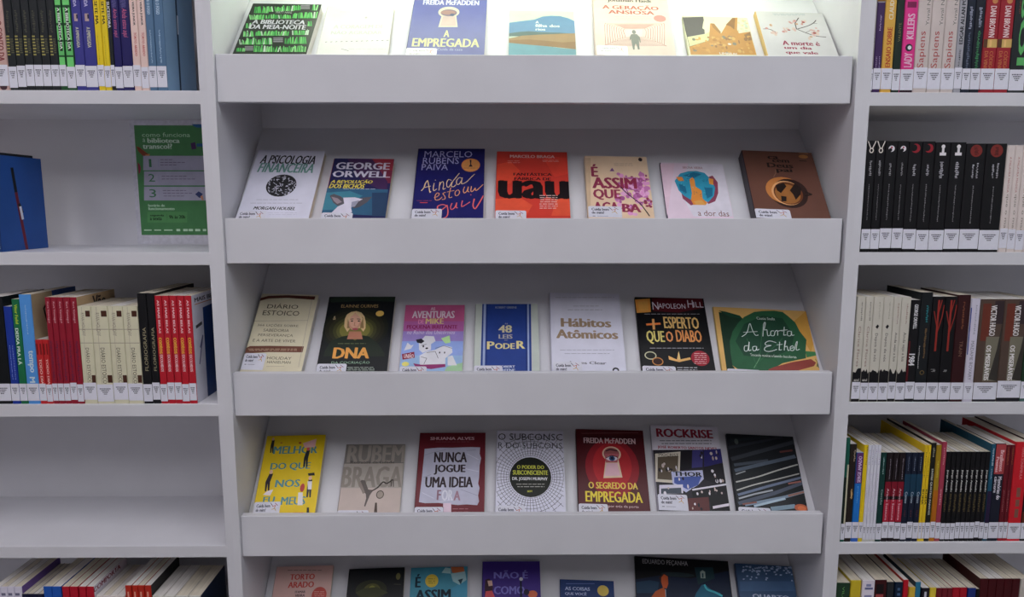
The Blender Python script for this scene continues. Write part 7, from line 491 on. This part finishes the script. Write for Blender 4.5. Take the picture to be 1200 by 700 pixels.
# Poster: left, bottom, width, height, print in tenths of a millimetre
POSTER=[-0.991,1.3919,0.238,0.3339,[["P",5278808,120,3134,2260,3134,2260,240,120,240],["T",12642500,"como funciona",316,2834,1580,2946,""],["T",12904648,"a",324,2701,391,2790,""],["T",13691092,"biblioteca",446,2680,1300,2802,"b"],["T",13691092,"transcol?",311,2524,1093,2658,"b"],["P",3434652,1639,3167,1847,3168,2227,3157,2222,3069,1774,3079,1692,3112],["P",5255264,1581,2671,1706,2704,1729,2527,1604,2504],["P",3171480,1737,2660,2256,2683,2251,2594,1744,2582],["P",8930352,147,2591,235,2557,480,2358,438,2247,371,2258,184,2469],["P",13929548,368,2369,493,2391,438,2247,371,2258],["P",10237008,151,2168,203,2113,224,2012,200,1912,157,1856],["P",11579588,310,2341,2209,2344,2188,1965,283,1962],["P",11579588,303,1934,2186,1937,2165,1566,277,1564],["P",11579588,275,1530,2163,1532,2142,1165,249,1164],["T",4488280,"1",447,2046,514,2258,""],["T",4488280,"2",409,1665,579,1867,""],["T",4488280,"3",403,1248,584,1463,""],["L",10527940,12,698,2258,695,2046],["L",10527940,12,682,1856,679,1643],["L",10527940,12,666,1452,663,1237],["L",7363704,14,753,2242,844,2242],["L",7363704,14,866,2242,956,2242],["L",7363704,14,979,2242,1069,2242],["L",7363704,14,748,2169,839,2169],["L",7363704,14,861,2169,952,2169],["L",7363704,14,974,2169,1064,2170],["L",7363704,14,1087,2170,1177,2170],["L",7363704,14,1200,2170,1290,2170],["L",7363704,14,1313,2170,1403,2170],["L",7363704,14,744,2102,834,2102],["L",7363704,14,857,2102,947,2103],["L",7363704,14,970,2103,1060,2103],["L",7363704,14,1083,2103,1173,2103],["L",7363704,14,764,1806,854,1806],["L",7363704,14,877,1806,967,1806],["L",7363704,14,990,1806,1080,1806],["L",7363704,14,1103,1806,1193,1806],["L",7363704,14,1216,1806,1307,1807],["L",7363704,14,1329,1807,1420,1807],["L",7363704,14,759,1733,849,1733],["L",7363704,14,872,1733,962,1733],["L",7363704,14,985,1733,1076,1733],["L",7363704,14,1098,1733,1189,1733],["L",7363704,14,1211,1733,1302,1734],["L",7363704,14,1325,1734,1415,1734],["L",7363704,14,1438,1734,1529,1734],["L",7363704,14,1551,1734,1642,1734],["L",7363704,14,767,1429,857,1429],["L",7363704,14,880,1429,971,1430],["L",7363704,14,994,1430,1084,1430],["L",7363704,14,1107,1430,1198,1430],["L",7363704,14,1220,1430,1311,1430],["L",7363704,14,1334,1430,1391,1430],["L",7363704,14,773,1356,864,1356],["L",7363704,14,887,1356,977,1356],["L",7363704,14,1000,1356,1091,1356],["L",7363704,14,1114,1356,1204,1356],["L",7363704,14,1227,1356,1318,1357],["L",7363704,14,1341,1357,1432,1357],["L",7363704,14,1454,1357,1545,1357],["L",7363704,14,780,1283,870,1283],["L",7363704,14,893,1283,984,1283],["L",7363704,14,1007,1283,1098,1283],["L",7363704,14,1120,1283,1211,1283],["L",7363704,14,1234,1283,1325,1283],["P",3687540,1623,1329,1719,1408,1828,1340,1742,1227],["P",13931632,1756,1272,1815,1306,1841,1171,1795,1171],["T",12904648,"horário de",351,999,795,1068,"b"],["T",12904648,"funcionamento",345,909,1051,988,"b"],["P",6069344,319,863,1384,864,1366,573,299,573],["T",1848352,"segunda",378,727,754,795,"b"],["T",1848352,"a sexta",371,636,691,715,"b"],["T",1848352,"9h às 20h",888,681,1321,773,"b"],["L",4488264,10,839,807,833,636],["L",12904648,34,193,373,399,373],["L",12904648,34,467,373,650,373],["L",12904648,34,730,373,959,373],["L",12904648,60,1062,373,1165,373],["L",12904648,60,1245,373,1371,373],["L",12904648,60,1393,373,1508,373],["L",12904648,60,1565,373,1702,373],["L",12904648,60,1771,373,1863,374],["L",12904648,60,1920,374,2069,374]]]

# ---------------------------------------------------------------- books shown face out on the sloping ledges
ROWNAME = ['top', 'second', 'third', 'fourth', 'lowest visible']
def face_book(row, cx, w, h, t, tilt, cover, spine, label, stick, marks):
    a = math.radians(tilt); z = LIPS[row]
    vb = -.013+w/2*abs(math.sin(a))
    P = Vector((cx, .06, z-.018))+DS*vb+NS*.0004
    X = Vector((1, 0, 0))
    x2 = X*math.cos(a)-DS*math.sin(a); y2 = X*math.sin(a)+DS*math.cos(a)
    M = Matrix(((x2.x, y2.x, NS.x, P.x), (x2.y, y2.y, NS.y, P.y), (x2.z, y2.z, NS.z, P.z), (0, 0, 0, 1)))
    th = thing('book', label, 'book', 'books shown face out on the %s ledge' % ROWNAME[row], M)
    cm, sm = mat(cover, .38), mat(spine, .4); k = .0009; c = .0016
    # cover: back board, rounded spine, front board
    b = MB(); hw = w/2
    prof = [(hw, 0), (-hw+c, 0), (-hw, c), (-hw, t-c), (-hw+c, t), (hw, t), (hw, t-k), (-hw+k+c*.6, t-k), (-hw+k, t-k-c*.6), (-hw+k, k+c*.6), (-hw+k+c*.6, k), (hw, k)]
    n = len(prof)
    for y in (0, h): b.v += [(px, y, pz) for px, pz in prof]
    for i in range(n):
        j = (i+1) % n; b.f.append((i, i+n, j+n, j)[::-1]); b.m.append(b.mi(cm if i == 4 or i == 5 else sm if 1 <= i <= 3 else mat('d0ccc4', .6)))
    for s_ in (0, n):
        for q in ((0, 1, 10, 11), (1, 2, 9, 10), (2, 3, 8, 9), (3, 4, 7, 8), (4, 5, 6, 7)):
            b.f.append(tuple(s_+i for i in (q if s_ else q[::-1]))); b.m.append(b.mi(sm))
    b.build('cover', th)
    b = MB(); b.box(-hw+k+.0003, hw-.0015, .0015, h-.0015, k+.0001, t-k-.0001, PAPER_W if row in (0, 2) else PAPER); b.build('page_block', th)
    U = lambda u: (u/2000-.5)*w
    V = lambda v: v/2000*h
    pr = Print((-hw, 0, hw, h))
    for e in marks:
        if e[0] == 'P': pr.poly(e[1], [(U(e[i]), V(e[i+1])) for i in range(2, len(e), 2)])
        elif e[0] == 'E': pr.ell(e[1], U(e[2]), V(e[3]), e[4]/2000*w, e[5]/2000*h)
        elif e[0] == 'L': pr.curve(e[1], e[2]*1e-4, [(U(e[i]), V(e[i+1])) for i in range(3, len(e), 2)])
        else: pr.text(e[1], e[2], U(e[3]), V(e[4]), U(e[5]), V(e[6]), e[7])
    pr.build('cover_print', th, Matrix.Translation((0, 0, t+.00002)))
    if stick:
        x0, y0, x1, y1 = U(stick[0]), V(stick[1]), U(stick[2]), V(stick[3]); sw = x1-x0; r = .004
        pr = Print()
        outl = [(x0, y0), (x1, y0), (x1, y1-r), (x1-r*.3, y1-r*.3), (x1-r, y1), (x0+r, y1), (x0+r*.3, y1-r*.3), (x0, y1-r)]
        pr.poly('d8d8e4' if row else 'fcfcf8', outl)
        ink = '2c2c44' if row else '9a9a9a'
        pr.text(ink, 'Cuida bem', x0+sw*.10, y1-.0140, x0+sw*.62, y1-.0058, 'b')
        pr.text(ink, 'de mim!', x0+sw*.10, y1-.0245, x0+sw*.47, y1-.0165, 'b')
        for cc, pts in (('b8583c', [(.66, -.006), (.72, -.012), (.82, -.009), (.78, -.018)]), ('8a4460', [(.78, -.003), (.90, -.010)]), ('c8a44c', [(.70, -.020), (.80, -.016), (.86, -.023)]), ('3c3c50', [(.62, -.003), (.70, -.010)])):
            pr.line(cc, .0014, [(x0+sw*a_, y1+b_) for a_, b_ in pts])
        if y1-y0 > .030:
            pr.line('4c4c60', .0016, [(x0+sw*.12, y1-.032), (x0+sw*.2, y1-.032)]); pr.line('7c7c90', .001, [(x0+sw*.26, y1-.032), (x0+sw*.58, y1-.032)])
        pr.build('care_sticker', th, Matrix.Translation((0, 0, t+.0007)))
for rec in FACE_BOOKS: face_book(*rec)

EDGE = mat('b4aea6', .7)        # cut edges of paperback covers
# ---------------------------------------------------------------- books standing spine out
SHELF_WORDS = {'left1': 'upper left shelf', 'left2': 'left shelf beside the poster', 'left3': 'middle left shelf', 'left5': 'lowest left shelf',
               'right1': 'upper right shelf', 'right2': 'second right shelf', 'right3': 'middle right shelf', 'right4': 'fourth right shelf', 'right5': 'lowest right shelf'}
MXZ = Matrix(((1, 0, 0, 0), (0, 0, -1, 0), (0, 1, 0, 0), (0, 0, 0, 1)))       # print plane facing the room
def spine_book(zb, r, key):
    w, h, d = r['w'], r['h'], r['d']; hw = w/2
    t = thing('book', r['l'], 'book', 'books standing on the '+SHELF_WORDS[key], Matrix.Translation((r['x'], .006, zb+.0003)))
    k = min(.0005, w*.08); e = .0004
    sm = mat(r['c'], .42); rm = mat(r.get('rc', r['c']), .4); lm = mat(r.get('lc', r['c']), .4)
    b = MB(); c = min(.0022, w*.16)
    prof = [(-hw, d), (-hw, c), (-hw+c*.35, c*.35), (-hw+c, 0), (hw-c, 0), (hw-c*.35, c*.35), (hw, c), (hw, d), (hw-k, d), (hw-k, c+k), (-hw+k, c+k), (-hw+k, d)]
    n = len(prof)
    for z in (0, h): b.v += [(x, y, z) for x, y in prof]
    for i in range(n):
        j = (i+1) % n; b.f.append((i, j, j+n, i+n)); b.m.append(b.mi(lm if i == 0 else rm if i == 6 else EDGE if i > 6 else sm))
    for s_ in (0, n):
        for q in ((0, 1, 10, 11), (1, 2, 3, 4, 5, 6, 9, 10), (6, 7, 8, 9)):
            b.f.append(tuple(s_+i for i in (q if s_ else q[::-1]))); b.m.append(b.mi(sm if len(q) > 4 or w < .004 or d > .18 else EDGE))
    b.build('cover', t)
    b = MB(); b.box(-hw+k+.0001, hw-k-.0001, c+k+.0004, d-.002, e, h-e, PAPER_W if rnd.random() < .4 else PAPER); b.build('page_block', t)
    U = lambda u: (u/2000-.5)*w*.98
    V = lambda v: v/2000*h
    pr = Print((-hw*.97, .0005, hw*.97, h-.0005)); m_ = rnd
    if 'f' in r: pr.rect(r['f'], -hw*.97, .0005, hw*.97, .009)
    for e_ in r['p']:
        q = e_[0]
        if q == 'V': pr.text(e_[1], e_[2], U(e_[5]), V(e_[3]), U(e_[6]), V(e_[4]), e_[8], e_[7])
        elif q == 'B': pr.rect(e_[1], U(e_[4]), V(e_[2]), U(e_[5]), V(e_[3]))
        elif q == 'D':
            nn = e_[6]; y0, y1 = V(e_[2]), V(e_[3])
            for i in range(nn):
                y = y0+(y1-y0)*(i+.5)/nn; pr.line(e_[1], (y1-y0)/nn*.5, [(U(e_[4]), y), (U(e_[5])-m_.uniform(0, .12)*w, y)])
        elif q == 'VD':
            y0, y1 = V(e_[2]), V(e_[3]); y = y0
            while y < y1-.0005:
                l = m_.uniform(.001, .003); o = m_.uniform(-.15, .15)*w*e_[5]/2000; pr.line(e_[1], max(.0006, w*e_[5]/2000)*m_.uniform(.4, .85), [(U(e_[4])+o, y), (U(e_[4])+o, min(y+l, y1))]); y += l+.0014
        elif q == 'E': pr.ell(e_[1], U(e_[3]), V(e_[2]), e_[4]/2000*w, e_[4]/2000*w)
        elif q == 'L': pr.line(e_[1], .0022, [(U(a), V(b_)) for a, b_ in zip(e_[2::2], e_[3::2])])
        elif q == 'Q': pr.poly(e_[1], [(U(a), V(b_)) for a, b_ in zip(e_[2::2], e_[3::2])])
        elif q == 'C': pass
        elif q == 'SC':
            for s_ in (-1, 1):
                pr.line(e_[1], .0022, [(s_*w*.06, h-.019), (s_*w*.42, h-.001)])
            pr.ell(e_[1], 0, h-.022, .0052, .0062); pr.ell(r['c'], 0, h-.022, .0028, .0038)
        elif q == 'ST': pr.poly(e_[1], [(0, V(e_[2])+.005), (w*.16, V(e_[2])+.001), (w*.05, V(e_[2])-.004), (0, V(e_[2])-.006), (-w*.2, V(e_[2])-.001)])
        elif q == 'RG':
            pts = [(-hw, 0), (hw, 0)]; x = hw
            while x > -hw: pts.append((x, .072+m_.uniform(-.004, .012))); x -= w/6
            pts.append((-hw, .074)); pr.poly(e_[1], pts)
    pr.build('spine_print', t, Matrix.Translation((0, -.00004, 0)) @ MXZ)
    if key[-1] != '5' and key != 'left2':
        z0 = .0075+m_.choice((-.002, 0, 0, .002)); z1 = z0+.0455
        if key in ('left3', 'right3', 'right4'): z1 -= .004
        pr = Print(); pr.rect('e0e0ec', -hw*.985, z0, hw*.985, z1); ink = '3a3a48'
        for i, f in enumerate((.66, .5, .34, .2)):
            y = z1-.011-i*.0042; x = -w*f/2
            while x < w*f/2-.0004:
                l = m_.uniform(.0012, .0026); pr.line(ink, .0025, [(x, y), (min(x+l, w*f/2), y)]); x += l+.0008
        pr.build('spine_label', t, Matrix.Translation((0, -.0005, 0)) @ MXZ)
    if 'ra' in r:      # print on the right-hand cover of the last book of a run
        pr = Print((0, 0, d, h))
        for e_ in r['ra']:
            if e_[0] == 'P': pr.poly(e_[1], [(e_[i]/2000*d, e_[i+1]/2000*h) for i in range(2, len(e_), 2)])
            elif e_[0] == 'L': pr.line(e_[1], e_[2]*.001, [(e_[i]/2000*d, e_[i+1]/2000*h) for i in range(3, len(e_), 2)])
            else: pr.text(e_[1], e_[2], e_[3]/2000*d, e_[4]/2000*h, e_[5]/2000*d, e_[6]/2000*h, 'b')
        pr.build('cover_print', t, Matrix.Translation((hw+.00004, 0, 0)) @ Matrix(((0, 0, 1, 0), (1, 0, 0, 0), (0, 1, 0, 0), (0, 0, 0, 1))))
for key, (zb, rows) in SPINE_BOOKS.items():
    for r in rows: spine_book(zb, r, key)

# ---------------------------------------------------------------- poster taped inside the left case
px_, pz_, pw_, ph_, marks = POSTER
ph_ = min(ph_, 1.7185-pz_)
t = thing('poster', 'White-bordered green library instructions poster numbered 1 to 3, on the left shelf back', 'poster', None, Matrix.Translation((px_, DEP-.0012, pz_+.0004)))
b = MB(); b.box(0, pw_, 0, .0004, 0, ph_, mat('d4d4de', .6, 'paper')); b.build('sheet', t)
pr = Print((0, 0, pw_, ph_))
for e in marks:
    if e[0] == 'P': pr.poly(e[1], [(e[i]*1e-4, e[i+1]*1e-4) for i in range(2, len(e), 2)])
    elif e[0] == 'L': pr.line(e[1], e[2]*1e-4, [(e[i]*1e-4, e[i+1]*1e-4) for i in range(3, len(e), 2)])
    else: pr.text(e[1], e[2], e[3]*1e-4, e[4]*1e-4, e[5]*1e-4, e[6]*1e-4, e[7])
pr.build('poster_print', t, Matrix.Translation((0, -.00004, 0)) @ MXZ)
